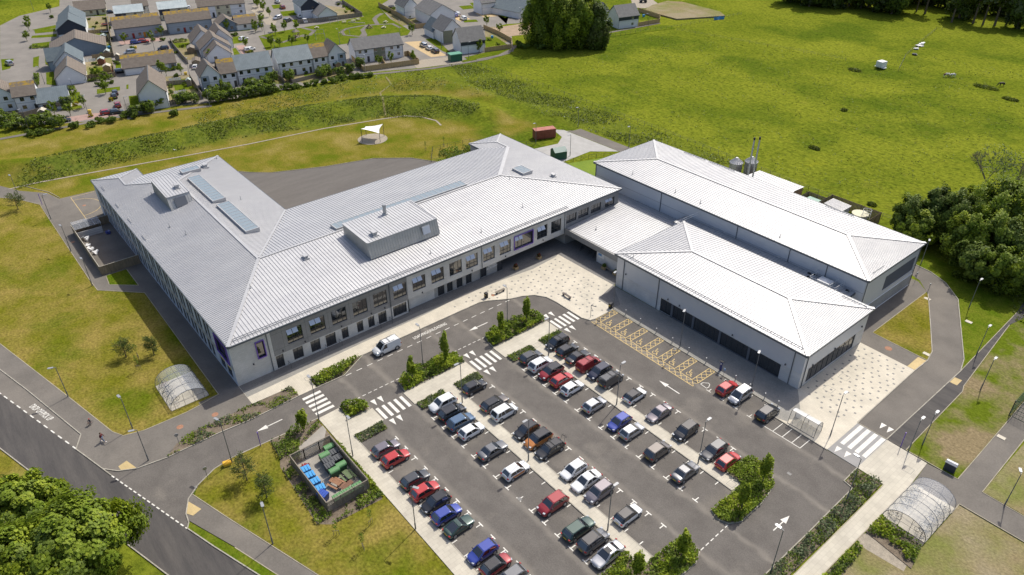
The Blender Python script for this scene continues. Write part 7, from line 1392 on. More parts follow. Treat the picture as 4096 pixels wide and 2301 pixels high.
HS = [ # label, tile, near eave ends, ze, zr, depth, mode, wall, roof, kw
 ('white end house with brown tiled lichened roof at the left edge',1,120,903,330,885,4.9,8.0,8.5,'L','white','tile',dict(wins=U2(.35,.8)+D2(.35,),doors=(.85,),lichen=True)),
 ('gable fronted white house cut by the left edge',1,-150,905,118,890,4.9,8.0,8.5,'G','white','tile',dict(wins=U2(.7,)+D2(.75,))),
 ('white bungalow with blue grey metal roof near the left edge',1,350,962,640,930,2.7,5.8,8.5,'L','white','metal',dict(wins=D2(.2,.62,.85),doors=(.5,),band=(.72,1.0,0,2.7,'blue'))),
 ('large white gabled house standing alone with lichened ridge',1,1285,888,1548,852,5.0,8.9,17,'G','white','tile',dict(ang=74)),
 ('long tiled bungalow with lichened ridge behind the lone gabled house',1,1150,638,1640,578,2.6,5.9,8.5,'L','white','tile',dict(wins=D2(.93,),lichen=True,band=(.85,1.0,0,2.6,'grey'))),
 ('white terrace block with blue grey metal roof, middle of the front row',1,2205,655,2540,608,5.0,8.7,8,'L','white','metal',dict(wins=U2(.12,.33,.58,.82)+D2(.35,.85),doors=(.16,.62),ang=79)),
 ('white terrace with brown tiled roof left of the metal roofed block',1,2055,688,2200,668,5.0,8.5,8,'L','white','tile',dict(wins=U2(.25,.8)+D2(.4,),doors=(.85,),lichen=True,ang=79)),
 ('white and blue gable house at the left end of the front terrace',1,1870,722,2050,690,5.0,8.5,8.5,'G','white','tile',dict(wins=U2(.2,.72)+D2(.72,),doors=(.3,),band=(0,.42,0,5.1,'grey'),ang=79)),
 ('white terrace block with blue grey metal roof, right part of the front row',2,262,590,575,540,5.0,8.7,8,'L','white','metal',dict(wins=U2(.15,.38,.65,.9)+D2(.2,.72),doors=(.45,.92),ang=81)),
 ('white terrace with lichened tiled roof in the right front row',2,580,540,722,518,5.0,8.5,8,'L','white','tile',dict(wins=U2(.25,.7)+D2(.75,),doors=(.3,),lichen=True,ang=81)),
 ('white and blue gable house at the right end of the front terrace',2,726,518,888,490,5.0,8.5,8.5,'G','white','tile',dict(wins=U2(.25,.75)+D2(.3,),doors=(.8,),band=(.55,1.0,0,5.1,'grey'),ang=81)),
 ('new white semi detached block with pale grey roof and sage panels',2,978,468,1425,408,4.9,7.9,8,'L','white','slate',dict(wins=U2(.1,.22,.42,.58,.76,.9)+D2(.1,.42,.58,.76,.9),doors=(.26,),band=(.38,.62,0,4.9,'sage'),ang=78)),
 ('new white gable house with grey upper band beside the green cabin',2,1965,392,2195,365,4.6,8.6,8.5,'L','white','slate',dict(wins=((.7,3.3),(.7,.8)),band=(0,1,3.0,4.7,'dark'),ang=75)),
 ('new white house with pale roof and dark band at the field corner',3,1110,160,1300,138,4.8,8.5,8.5,'L','white','slate',dict(wins=((.7,3.4),(.7,.8)),band=(0,1,3.1,4.9,'dark'),ang=76)),
 ('white two storey house with grey roof behind the timber fences',2,1722,152,1872,100,5.0,8.5,16,'G','white','slate',dict(wins=((.6,1.8),),ang=80)),
 ('white bungalow with dark blue grey roof at the top beside the tall trees',2,2500,116,2740,60,2.7,6.2,17,'G','white','dark',dict(wins=(),ang=100)),
 ('lilac fronted pair with red and orange doors, left of two alike',1,1065,272,1500,218,4.6,8.0,9,'L','grey','tile',dict(wins=D2(.22,.5,.85),doors=(.36,.6),lichen=True,ang=80,name2=1)),
 ('lilac fronted pair with red and orange doors, right of two alike',1,1555,214,1970,172,4.6,8.0,9,'L','grey','tile',dict(wins=D2(.22,.5,.85),doors=(.36,.6),lichen=True,ang=78,name2=1)),
 ('cream and navy house with pale metal roof, left of two alike',1,1070,128,1335,105,4.6,6.8,9,'L','cream','zinc',dict(wins=((.25,2.9),(.7,2.9)),band=(0,.38,2.2,4.7,'dark'),ang=75)),
 ('cream and navy house with pale metal roof, right of two alike',1,1480,90,1745,65,4.6,6.8,9,'L','cream','zinc',dict(wins=((.25,2.9),(.7,2.9)),band=(0,.38,2.2,4.7,'dark'),ang=76)),
 ('white and cream terrace with brown tiled roof at the top of the estate',1,1845,62,2280,28,5.0,8.2,9,'L','white','tile',dict(wins=U2(.42,.62,.9)+D2(.42,.62,.9),doors=(.3,),band=(.36,.68,0,5,'cream'),ang=74)),
 ('long brown tiled bungalow at the top left of the estate',1,700,102,985,78,2.6,5.6,10,'L','cream','tile',dict(wins=D2(.15,.5,.9),doors=(.7,),ang=76)),
 ('small blue gabled bungalow with lichened roof near the play area',1,2030,250,2210,220,2.7,5.5,9,'G','blue','tile',dict(wins=D2(.3,.7),ang=78)),
 ('low tiled wing beside the small blue gabled bungalow',1,2215,235,2390,200,2.6,5.2,8,'L','white','tile',dict(wins=D2(.4,),lichen=True,ang=78)),
 ('dark navy gabled house with blue grey roof, nearer of the two navy ones',1,535,290,785,245,5.0,8.4,14,'G','white','dark',dict(gcol='dark',band=(0,1,3.0,5.1,'dark'),ang=77)),
 ('dark navy gabled house with blue grey roof, farther of the two navy ones',1,545,205,790,188,5.0,8.4,14,'G','white','dark',dict(gcol='dark',band=(0,1,3.0,5.1,'dark'),ang=77)),
 ('grey gabled house with brown roof below the navy houses',1,600,420,858,490,2.8,6.6,14,'G','blue','tile',dict(ang=77)),
 ('white gabled bungalow with brown roof at the bottom of the left row',1,515,738,795,706,2.4,6.2,13,'G','white','tile',dict(ang=77)),
 ('white gabled house with blue grey metal roof in the left row',1,505,602,768,572,3.6,7.4,13,'G','white','dark',dict(ang=77)),
 ('long blue grey metal roofed wing crossing behind the left row',1,440,572,590,556,3.4,6.8,8,'L','grey','dark',dict(ang=77)),
 ('white gabled house with brown roof, nearest of the stepped group',1,1925,525,2160,500,2.4,6.0,11,'G','white','tile',dict(wins=((.35,.8),),ang=77)),
 ('white gabled house with brown roof, middle of the stepped group',1,1870,465,2150,430,3.0,7.0,11,'G','white','tile',dict(ang=77)),
 ('white gabled house with brown roof, left of the stepped group',1,1790,400,2010,370,2.8,6.8,11,'G','white','tile',dict(ang=77)),
 ('white gabled house with brown roof, rear right of the stepped group',1,1970,370,2160,375,3.4,7.4,12,'G','white','tile',dict(ang=77)),
 ('cream and brown gabled bungalow beside the play area fence',2,630,145,815,128,2.6,5.6,11,'G','white','slate',dict(ang=80)),
 ('white house with dark gable behind the play area fence',2,470,65,660,48,5.0,8.2,14,'G','white','dark',dict(gcol='dark',band=(0,1,3.4,5.1,'dark'),wins=((.6,3.6),),ang=78)),
 ('new low house with blue roof at the left of the grey roofed new row',2,1720,300,1850,272,3.0,6.6,9,'G','white','dark',dict(ang=80)),
 ('new white house with dark grey roof in the middle of the new row',2,1820,300,1960,262,4.7,8.6,10,'G','white','slate',dict(band=(0,.5,0,4.8,'sage'),ang=80)),
 ('new house with grey roof half hidden by the clump of tall trees',3,880,110,1040,120,4.7,8.5,10,'G','white','slate',dict(ang=80)),
 ('white house with grey roof at the top beside the other fenced one',2,1440,70,1560,50,5.0,8.5,10,'G','white','slate',dict(ang=80)),
 ('white house cut by the top edge above the parking court',2,2160,30,2290,15,5.0,8.2,8,'L','white','slate',dict(ang=80)),
 ('white two storey house cut by the top edge in the left estate',1,1240,62,1380,50,5.0,8.0,9,'L','white','tile',dict(wins=U2(.3,.7),doors=(.5,),ang=76))]
for lab, t_, x0, y0, x1, y1, ze, zr, dp, md, wm, rm, kw in HS:
    p, q = H(t_, x0, y0, x1, y1, ze); house('house', lab, p, q, ze, zr, dp, md, wm, rm, **kw)
t = thing('substation', 'dark green cabin with pale green lid at the end of the gravel apron', 'substation', (*G(2,1930,575),.05), R(77)); b = MB(); b.box(-2.2,2.2,0,3,0,2.3); b.build('body', mat('cabin_green', (.015,.12,.07), rough=.5), t); b = MB(); b.box(-2.35,2.35,-.15,3.15,2.3,2.6); b.build('lid', mat('cabin_lid', (.10,.30,.20), rough=.5), t)
# timber fences
def board_fence(label, tile, pts, h=1.6, m='timber', group='board fences on the estate'):
    t = thing('board_fence', label, 'fence', group=group); b = MB(); P = GS(tile, pts)
    for (ax, ay), (bx, by) in zip(P, P[1:]):
        L = math.hypot(bx-ax, by-ay); n = max(1, int(L/.8)); d = Vector((bx-ax, by-ay, 0))/L; nn = Vector((-d.y, d.x, 0))
        for i in range(n): c = Vector((ax, ay, 0))+d*(i+.5)*L/n; b.obox(c+Vector((0,0,h/2)), (d, nn, (0,0,1)), (L/n/2-.02, .025, h/2+(i % 2)*.01), 0)
        b.bar((ax,ay,h+.03),(bx,by,h+.03),.1,.05)
    b.build('boards', M[m], t)
for f in (('grey board fence behind the gardens of the left edge houses',1,[(0,1110),(240,1100),(425,1050),(415,990)],1.7,'timber_g'),('new timber fence round the new semi detached block',2,[(950,560),(1060,670),(1580,600),(1480,520),(1440,530)],1.8,'timber_n'),('timber divider fence below the sage panels',2,[(1220,545),(1270,640)],1.6,'timber_n'),('timber fence beside the play area below the cream bungalow',2,[(445,225),(600,212),(1050,155),(860,30)],1.7,'timber_g'),('timber fence round the gardens of the fenced white house',2,[(1200,60),(1390,160),(1550,270),(1730,245),(1730,220)],1.8,'timber_n'),('second timber fence line in the fenced white house gardens',2,[(1390,150),(1570,125)],1.6,'timber_n'),('timber fence at the gardens beside the new gable house',2,[(2180,270),(2320,330),(2445,400),(2440,455),(2190,490)],1.7,'timber_n'),('timber fence at the garden of the field corner house',3,[(1290,110),(1490,175),(1490,215),(1290,250)],1.7,'timber_n'),
  ('long fence between the left gardens and the lilac houses',1,[(1000,160),(1040,400),(1070,540)],1.6,'timber_g'),('fence across the middle of the left gardens',1,[(820,320),(1030,300)],1.4,'timber'),('fence below the lawn garden in the left gardens',1,[(865,555),(1065,530)],1.6,'timber'),('fence in front of the sheds of the left gardens',1,[(800,750),(1080,720),(1060,610)],1.6,'timber'),('fence along the dark lane right of the lone gabled house',1,[(1770,720),(1900,930)],1.6,'timber_g'),('fence across the clothes line gardens',1,[(1540,800),(1800,780)],1.4,'timber_g'),('fence at the foot of the clothes line gardens',1,[(1580,985),(1870,910)],1.4,'timber_g'),('fence left of the stepped group gardens',1,[(1590,380),(1620,440),(1720,560),(1760,600)],1.6,'timber_g'),('fence behind the right front terrace gardens',2,[(300,690),(400,780),(640,720),(960,670)],1.3,'timber_g'),('fence behind the middle front terrace gardens',2,[(60,800),(-100,760),(-260,800)],1.3,'timber_g'),('dark gap fence between the two front terraces',2,[(215,690),(330,790)],1.6,'timber_g')): board_fence(*f)
# sheds, washing and small things
for x, y, w, l, lab, wm, rm in ((410,1090,2.0,2.4,'pale roofed shed in the left edge garden','timber_g','paving2'),(975,380,2.4,3,'sage roofed shed beside the lawn garden','timber','yard'),(1010,525,1.8,2.6,'low grey lean to shed at the lawn garden corner','timber_g','yard'),(955,600,2.2,2.6,'red walled shed with pale roof in the left gardens','redt','yard'),(1010,665,2.4,2.8,'tan shed with pale roof in the left gardens','timber_n','paving2'),(1105,565,1.6,1.8,'tiny white roofed shed beside the long bungalow','timber_g','paving2'),(1790,490,2.6,4.5,'dark brown shed left of the stepped houses','timber','timber_g'),(1770,800,1.4,2.0,'small grey shed in the clothes line gardens','timber_g','yard'),(1840,610,2.8,5,'low brown roofed carport left of the stepped houses','timber','tile')):
    gable_shed('garden_shed', lab, *G(1, x, y), R(160), w, l, 1.9, 2.5, M.get(wm) or mat('shed_red', (.2,.07,.04), rough=.8), M.get(rm) or (R_['tile'] if rm == 'tile' else mat('shed_felt', (.35,.40,.37), rough=.9)), True, .04)
for x, y, lab in ((430,680,'sage shed behind the right front terrace'),(820,640,'brown gabled shed with pale roof at the right terrace garden')): gable_shed('garden_shed', lab, *G(2, x, y), R(170), 2.0, 2.6, 1.9, 2.5, M['timber'], mat('felt_green', (.22,.30,.25), rough=.9), True, .04)
for x, y, lab in ((850,600,'washing hung on a line in the left gardens'),(1640,780,'white sheets hung in the upper clothes line garden'),(1690,900,'white and red washing in the lower clothes line garden'),(845,310,'white laundry on an airer in the far left gardens')):
    t = thing('washing_line', lab, 'washing', (*G(1, x, y),0), R(75)); b = MB()
    for s in (-2,2): b.tube([(s,0,0),(s,0,2)], .04, 5)
    b.tube([(-2,0,1.95),(2,0,1.95)], .015, 4); b.build('line', M['steel'], t); b = MB(); [b.obox((s,0,1.4), ((1,.1*(-1)**i,0),(0,1,0),(0,.1,1)), (.26,.015,.5)) for i, s in enumerate((-1.5,-.9,-.2,.4,1.0,1.6))]; b.build('cloth', M['white'], t)
for t_, x, y, c_, lab in ((1,985,240,'red','round red garden trampoline in the far left gardens'),(1,985,310,'steel blue','round blue garden trampoline in the far left gardens'),(2,830,38,'black','round dark trampoline behind the play area fence'),(2,1320,75,'black','round dark trampoline in the fenced white house garden')):
    t = thing('trampoline', lab, 'trampoline', (*G(t_, x, y),.04)); b = MB(); ring_ = [(1.5*math.cos(R(i*20)),1.5*math.sin(R(i*20))) for i in range(18)]; b.prism(ring_, .7, .74); b.build('mat', M['black'], t); b = MB(); b.tube([(x_,y_,.74) for x_, y_ in ring_], .13, 5, close=True); b.build('pad', PAINT[c_], t); [ (lambda bb: (bb.tube([(1.45*math.cos(R(a)),1.45*math.sin(R(a)),0),(1.45*math.cos(R(a)),1.45*math.sin(R(a)),.72)], .04, 5), bb.build('leg', M['steel'], t)))(MB()) for a in (0,90,180,270)]
for t_, x, y, c_, lab in ((1,1268,455,'yellowp','yellow grit bin by the small estate car park'),(1,840,1055,'yellowp','yellow grit bin beside the pink brick bays'),(1,1735,700,'yellowp','yellow grit bin near the lane corner'),(1,455,600,'yellowp','yellow box beside the left estate road'),(2,440,765,'blue','blue wheelie bin behind the right front terrace'),(1,1020,455,'blue','blue wheelie bin in the lawn garden'),(2,2260,358,'blue','blue wheelie bin pair in the new gable house garden'),(3,1340,158,'blue','blue wheelie bin in the field corner garden')):
    t = thing('grit_bin' if c_ == 'yellowp' else 'wheelie_bin', lab, 'bin', (*G(t_, x, y),.04), R(70)); m_ = M['yellowp'] if c_ == 'yellowp' else bl_; b = MB(); b.loft([[(-.4,-.3,0),(.4,-.3,0),(.4,.3,0),(-.4,.3,0)],[(-.5,-.4,.8),(.5,-.4,.8),(.5,.4,.8),(-.5,.4,.8)]]); b.build('body', m_, t); b = MB(); b.loft([[(-.52,-.42,.8),(.52,-.42,.8),(.52,.42,.8),(-.52,.42,.8)],[(-.4,-.3,.98),(.4,-.3,.98),(.4,.35,.95),(-.4,.35,.95)]]); b.build('lid', m_, t)
# estate cars
EC_ = [(1,85,590,'MPV','silver',100,'silver car on the grass patch at the far left road'),(1,1210,487,'MPV','silver',170,'silver MPV behind the long bungalow'),(1,1265,392,'hatchback','blue',-15,'blue car before the red door'),(1,1340,382,'hatchback','red',-15,'red car before the orange door'),(1,1522,447,'hatchback','navy',165,'navy car in the small estate court'),(1,1118,662,'estate','black',-10,'black car on the drive beside the tan shed'),(1,1072,862,'hatchback','navy',80,'navy car behind the round tree, upper'),(1,1062,893,'hatchback','black',80,'black car behind the round tree, lower'),(1,1097,975,'hatchback','dark red',80,'dark red car side on in the estate court'),(1,1000,1045,'hatchback','red',-10,'bright red car on the pink brick bays'),(1,1087,1040,'hatchback','black',-10,'black car with open door beside the red one'),(1,590,1118,'hatchback','navy',-10,'navy car at the left of the pink brick bays'),(1,2272,358,'hatchback','white',20,'white car driving on the estate road'),(1,2305,463,'SUV','white',80,'white car behind the small round tree'),(1,1825,622,'hatchback','white',60,'white car under the carport edge'),(1,1028,110,'hatchback','black',-10,'black car beside the top left bungalow'),(1,1762,68,'hatchback','white',70,'white car at the top beside the metal roof house'),(2,75,240,'hatchback','steel blue',20,'blue car under the carport by the play area'),
 (2,255,14,'estate','silver',80,'silver car on a drive at the top'),(2,303,66,'SUV','dark red',80,'dark red car on a drive'),(2,255,166,'SUV','silver',-160,'pale blue car in the turning area'),(2,352,190,'SUV','dark grey',25,'dark grey car in the turning area'),(2,460,148,'estate','white',80,'white estate beside the cream bungalow'),(2,508,194,'SUV','white',80,'white SUV beside the timber fence'),(2,3,456,'hatchback','white',20,'white car at the kerb left of the play area'),(2,1932,134,'van','white',80,'white van in the new parking court'),(2,1908,142,'hatchback','blue',80,'blue car behind the white van'),(2,1992,170,'SUV','white',80,'white crossover in front of the white van'),(2,1620,420,'MPV','silver',80,'silver car on the buff bays, first of three'),(2,1672,447,'hatchback','white',80,'white car on the buff bays, middle of three'),(2,1728,473,'SUV','black',80,'black car on the buff bays, last of three')]
for t_, x, y, kd, c_, a, lab in EC_: p = G(t_, x, y, .7); car(kd, c_, *p, R(a), lab, 'cars on the estate', .05)
# hedges, bushes and small trees of the estate
g = random.Random(9)
sp = {}
def small_tree(kind, label, p, s, group):
    if kind not in sp:
        t = thing({'r':'young_tree','b':'bush','d':'bush','c':'conifer_bush','y':'flowering_bush'}[kind], '', 'tree' if kind == 'r' else 'bush')
        if kind == 'r': trunk(t, 2.2, .07, 2, .5, None, 3); crown('crown', t, 1.2, 4.0, 1.15, 520, .30, [M['leafA'],M['leafA'],M['leafB']], 5, 'round', 22, .34)
        if kind == 'b': trunk(t, 1.2, .06, 2, .5, None, 3); crown('crown', t, .1, 3.1, 1.75, 1000, .36, [M['leafB'],M['leafA'],M['leafB'],M['leafD']], 6, 'round', 26, .34)
        if kind == 'd': trunk(t, .6, .05, 2, .3, None, 3); crown('crown', t, .0, 1.5, 1.35, 560, .30, [M['leafC'],M['leafB'],M['leafB']], 7, 'round', 18, .36)
        if kind == 'c': trunk(t, 1.5, .06, 0, .3, None, 3); crown('crown', t, .0, 3.4, 1.1, 520, .3, [M['leafC'],M['leafY']], 8, 'cone', 22, .3)
        if kind == 'y': trunk(t, .4, .04, 1, .3, None, 3); crown('crown', t, .0, 1.1, .9, 300, .25, [M['leafG'],M['leafG'],M['leafB']], 9, 'round', 14, .36)
        sp[kind] = t; c = t
    else: c = copy_tree(sp[kind])
    c.location = (*p, gz(*p)); c.rotation_euler = (0,0,g.uniform(0,6)); c.scale = (s*g.uniform(.85,1.15),s*g.uniform(.85,1.15),s*g.uniform(.85,1.2)); tag(c, label, None, group)
for t_, kind, s, pts, lab, grp in (
 (1,'b',1.1,[(40,1180),(110,1215),(180,1190),(250,1190),(330,1200),(390,1180),(440,1150),(500,1180),(560,1200),(20,1120),(120,1140),(640,1010)],'leafy shrub in the thicket below the left edge houses','thicket at the left edge'),
 (1,'d',1.3,[(300,1265),(370,1270),(440,1240),(690,1195),(860,1190),(970,1140),(1030,1145),(1180,1100),(1240,1105),(1620,1080)],'dark low bush beside the path behind the houses','dark bushes along the back path'),
 (1,'b',1.15,[(1280,1080),(1370,1050),(1400,1060),(1500,1000),(1680,970),(1730,960),(1810,960),(1960,950),(2020,960),(2080,950),(2140,930),(2200,930),(2260,920),(2330,900),(2400,890),(2470,880),(2540,870),(2010,900),(2130,890),(2350,860)],'leafy shrub in the hedge line behind the lone gabled house and middle terrace','hedge line behind the middle terrace'),
 (2,'b',1.15,[(30,830),(90,850),(150,800),(220,770),(370,760),(670,730),(720,700),(840,710),(940,680),(1035,640)],'leafy shrub in the hedge line behind the right terrace','hedge line behind the right terrace'),
 (2,'d',1.3,[(60,890),(130,880),(200,860),(260,850),(330,840),(400,830),(460,820),(540,800),(600,800),(685,780),(790,770),(850,755),(940,740),(990,730),(1050,725),(1110,715)],'dark low bush at the meadow edge behind the right terrace','dark bushes at the meadow edge'),
 (1,'r',1.15,[(475,120),(270,230),(275,290),(255,385),(1170,415),(1420,400),(1510,340),(2125,300),(2390,310),(2440,230),(2300,460),(2530,440),(1980,570),(2070,560),(1510,690),(1555,710),(1695,700),(690,930),(660,1080),(520,1090),(790,1010),(990,880),(995,790),(910,740),(2375,30),(2410,70),(2460,100)],'young round tree planted along the estate streets','young estate street trees'),
 (2,'r',1.1,[(50,290),(110,210),(115,290),(215,300),(240,330),(325,300),(435,290),(205,440),(280,440),(395,435),(540,410),(70,80),(125,110),(185,160),(1210,620),(1320,600),(1530,590),(730,180),(1515,330),(2210,250),(2330,310),(2140,490)],'young tree around the play area and new houses','young trees near the play area'),
 (1,'y',1.1,[(1040,945),(712,990),(850,1090),(2320,500)],'yellow flowering bush in an estate bed','yellow flowering bushes'),
 (1,'c',1.1,[(2080,850)],'bright conical conifer behind the middle terrace',None),
 (1,'d',.9,[(960,800),(935,800),(1040,785),(670,835),(480,170),(1250,465),(1440,380),(1520,380),(1640,720),(2180,335),(2210,335),(2350,500),(1080,920)],'low rounded bush in an estate kerb bed','low estate bushes'),
 (1,'d',.75,[(830,190),(900,225),(950,335),(880,262),(830,402),(940,520),(1085,590),(1112,600),(1600,820),(1560,900),(1700,860),(1850,850),(1650,500),(1700,445),(300,965),(60,1010),(980,180),(1020,270),(1045,370),(880,600),(860,690),(940,690),(1730,790),(1610,870),(2100,850),(2290,800),(2380,810),(2480,800)],'low garden bush among the estate plots','garden bushes on the estate'),(2,'d',.75,[(60,740),(140,730),(340,700),(420,690),(520,690),(620,670),(760,630),(900,120),(960,110),(880,70),(820,50),(2240,380),(2320,420),(2400,440),(1300,120),(1350,90),(1480,170)],'low garden bush beside the newer houses','garden bushes near the newer houses'),(3,'d',1.6,[(200,440),(230,450),(360,460)],'low dark bush at the foot of the tall clump','bushes under the clump')):
    for i, (x, y) in enumerate(pts): small_tree(kind, lab, G(t_, x, y), s, grp)
for t_, a, b_, lab in ((1,(785,770),(1060,735),'long clipped hedge below the left gardens'),(1,(345,705),(350,800),'clipped hedge beside the left estate drive'),(1,(1565,665),(1650,650),'short clipped hedge in front of the long bungalow'),(1,(1590,400),(1750,385),'leafy hedge behind the stepped group lawn'),(1,(630,840),(705,830),'short clipped hedge beside the metal roofed bungalow'),(1,(280,455),(550,440),'low dotted hedge at the left estate lawns')):
    p, q = G(t_, *a), G(t_, *b_); d = Vector((q[0]-p[0], q[1]-p[1])); n = Vector((-d.y, d.x)).normalized()*.7; P = [(p[0]-n.x,p[1]-n.y),(q[0]-n.x,q[1]-n.y),(q[0]+n.x,q[1]+n.y),(p[0]+n.x,p[1]+n.y)]
    shrubs('clipped_hedge', lab, P, 1.3, .36, MID, 45, int(a[0]), .0, cat='hedge', z0=.0)
# estate lamps
for i, (t_, x, y, lab) in enumerate(((1,1205,1090,'at the lane below the lone gabled house'),(1,830,1080,'beside the pink brick bays'),(1,712,920,'above the estate turning area'),(1,420,790,'beside the left drive'),(1,270,1205,'in the left thicket'),(1,1960,1000,'on the back path by the middle terrace'),(1,1770,700,'at the lane corner by the clothes gardens'),(1,1445,470,'in the small estate court'),(1,2220,260,'before the small blue bungalow'),(1,315,100,'in the top left meadow'),(2,840,420,'behind the right terrace beside the play area'),(2,230,450,'at the left of the play area'),(2,145,360,'at the turning area edge'),(2,1400,330,'between the play area and the new block'),(2,1790,460,'beside the buff bays'),(2,2040,550,'beside the green cabin'),(2,1075,680,'behind the new semi detached block'),(3,190,210,'left of the tall clump'),(3,1380,270,'beside the field corner house'))):
    place(l6, u6, (*G(t_, x, y), .03), R(i*47), 'slim estate lamp post '+lab, 'estate lamp posts')
# play area
t = thing('play_tower', 'timber climbing tower with slide in the play area', 'play tower', (*G(2,440,375),.05)); b = MB()
for x, y in ((-1,-1),(1,-1),(1,1),(-1,1)): b.tube([(x,y,0),(x*.8,y*.8,3.6)], .09, 5)
for i in range(7): b.tube([(-1.8+i*.5,-1.6,0),(.6-i*.2,1.2,2.4)], .06, 4)
b.box(-1,1,-1,1,1.6,1.7); b.build('frame', M['timber'], t); b = MB(); b.loft([[(-1.2,-1.2,3.3),(1.2,-1.2,3.3),(1.2,1.2,3.3),(-1.2,1.2,3.3)],[(-.1,-.1,4.3),(.1,-.1,4.3),(.1,.1,4.3),(-.1,.1,4.3)]]); b.build('roof', M['timber_g'], t); b = MB(); b.bar((0,-1,1.7),(-1,-3.6,.2),.7,.08); b.build('slide', M['steel_d'], t)
for x, y, a, lab in ((660,370,70,'double swing frame on the lower play gravel'),(650,330,70,'rocker frame on the upper play gravel'),(785,220,80,'tall swing at the far side of the play area'),(890,330,75,'low goal frame on the play lawn')):
    t = thing('swing_frame', lab, 'swing', (*G(2,x,y),.05), R(a)); b = MB(); b.tube([(-1.8,0,2.2),(1.8,0,2.2)], .06, 5)
    for s in (-1.8,1.8): b.tube([(s,-.8,0),(s,0,2.2),(s,.8,0)], .05, 5)
    b.build('frame', M['steel'], t); b = MB(); [b.tube([(s,0,2.2),(s,0,.5)], .015, 3) for s in (-.9,-.5,.5,.9)]; b.box(-.95,-.45,-.12,.12,.45,.5); b.box(.45,.95,-.12,.12,.45,.5); b.build('seats', M['black'], t)
t = thing('curved_beam', 'long bent pale balance beam on the play lawn', 'play beam', (*G(2,975,235),.05)); b = MB(); b.tube([(3,3.5,.8),(0,.6,.9),(-2,-.6,.9),(-4.2,-.6,.5)][::-1], .16, 6); b.build('beam', M['paving2'], t)
for i, (x, y, lab) in enumerate(((880,215,'pale picnic table on the play lawn, left'),(965,205,'pale picnic table on the play lawn, middle'),(1010,190,'pale picnic table on the play lawn, right'),(1265,215,'green seat at the right of the play lawn'),(1250,265,'white bench at the right of the play lawn'),(625,268,'small pale table at the path bend'))): picnic(lab, *G(2,x,y), R(60+i*20), M['paving2'], .06)
t = thing('log_pile', 'dark teepee pile of logs in the middle ring of the play lawn', 'logs', (*G(2,1115,265),.05)); b = MB(); [b.tube([(1.6*math.cos(a),1.6*math.sin(a),0),(-.3*math.cos(a),-.3*math.sin(a),1.6)], .14, 5) for a in [R(i*40) for i in range(9)]]; b.build('logs', M['timber'], t)
t = thing('dumper', 'small dark site dumper on the bare ground at the top', 'dumper', (*G(3,1345,25),.05), R(60)); b = MB(); b.loft([[(-1,-.7,.9),(1,-.7,.9),(1,.7,.9),(-1,.7,.9)],[(-1.4,-.9,1.7),(1.2,-.9,1.7),(1.2,.9,1.7),(-1.4,.9,1.7)]]); b.box(-2.2,-1.1,-.5,.5,.5,1.2); b.build('skip', M['steel_d'], t)
for x in (-1.6,.6):
    for y in (-.8,.8): b = MB(); b.tube([(x,y-.15,.5),(x,y+.15,.5)], .5, 12); b.build('wheel', M['black'], t)
struct('stripped_mound', [GS(3, [(1350,100),(1420,60),(1560,20),(1700,30),(2050,120),(2100,160),(1650,190),(1500,150)])], M['drygrass'], 0, .6)
t = thing('blue_sheet', 'blue plastic sheet on the distant field fence', 'sheet', (*G(3,2045,185),0), R(70)); b = MB(); b.loft([[(x, .15*math.sin(x*2), 0) for x in np.linspace(-2.5,2.5,9)],[(x, .3*math.sin(x*2+1)+.3, 1.3+.2*math.sin(x*3)) for x in np.linspace(-2.5,2.5,9)]], 0, cap=False, closed=False); b.build('sheet', mat('sheet_blue', (.06,.25,.55), rough=.4), t)
post_fence('field_fence', 'distant wire fence crossing the field behind the field corner house', GS(3,[(985,355),(1400,290),(1650,260),(2250,140)]), 1.2, 2.6)
post_fence('field_fence', 'sparse wire fence dividing the bright field from the upper pasture', GS(3,[(1650,290),(2000,350),(2500,440)])+GS(4,[(170,440),(380,470),(640,520),(900,570)]), 1.1, 7)
post_fence('field_fence', 'post fence running up to the wood beside the dumped sheets', GS(4,[(1395,660),(1460,530),(1560,440),(1640,370),(1745,285),(1800,285)]), 1.3, 3.2)
# dumped things and the animals in the field
t = thing('white_trailer', 'small white box trailer standing in the field near the fence corner', 'trailer', (*G(4,1225,640),0), R(-10)); b = MB(); b.box(-1.2,1.2,-1.4,1.4,.7,2.6); b.build('box_body', M['white'], t, bevel=.08); b = MB(); b.box(-1.9,1.9,-.8,.8,.4,.65); b.bar((0,1.4,.55),(0,3.0,.5),.1,.1); b.build('chassis', M['white'], t)
for s in (-1.0,1.0): b = MB(); b.tube([(s*1.15-.1,0,.35),(s*1.15+.1,0,.35)], .35, 12); b.build('wheel', M['black'], t)
for i, (x, y, m_, lab) in enumerate(((1545,515,'steel_d','dark sheet heap beside the upper field fence'),(1570,465,'white','white board stack beside the upper field fence'),(1590,435,'steel','pale crumpled heap beside the upper field fence'),(1618,415,'white','small white board furthest up the field fence'))):
    t = thing('dumped_heap', lab, 'heap', (*G(4,x,y),0), R(i*30)); b = MB(); [b.obox((g.uniform(-.8,.8),g.uniform(-.6,.6),.2+q*.12), ((1,.2*g.random(),.1),(-.2,1,0),(0,.1,1)), (.7,.4,.06)) for q in range(4)]; b.build('pile', M[m_], t)
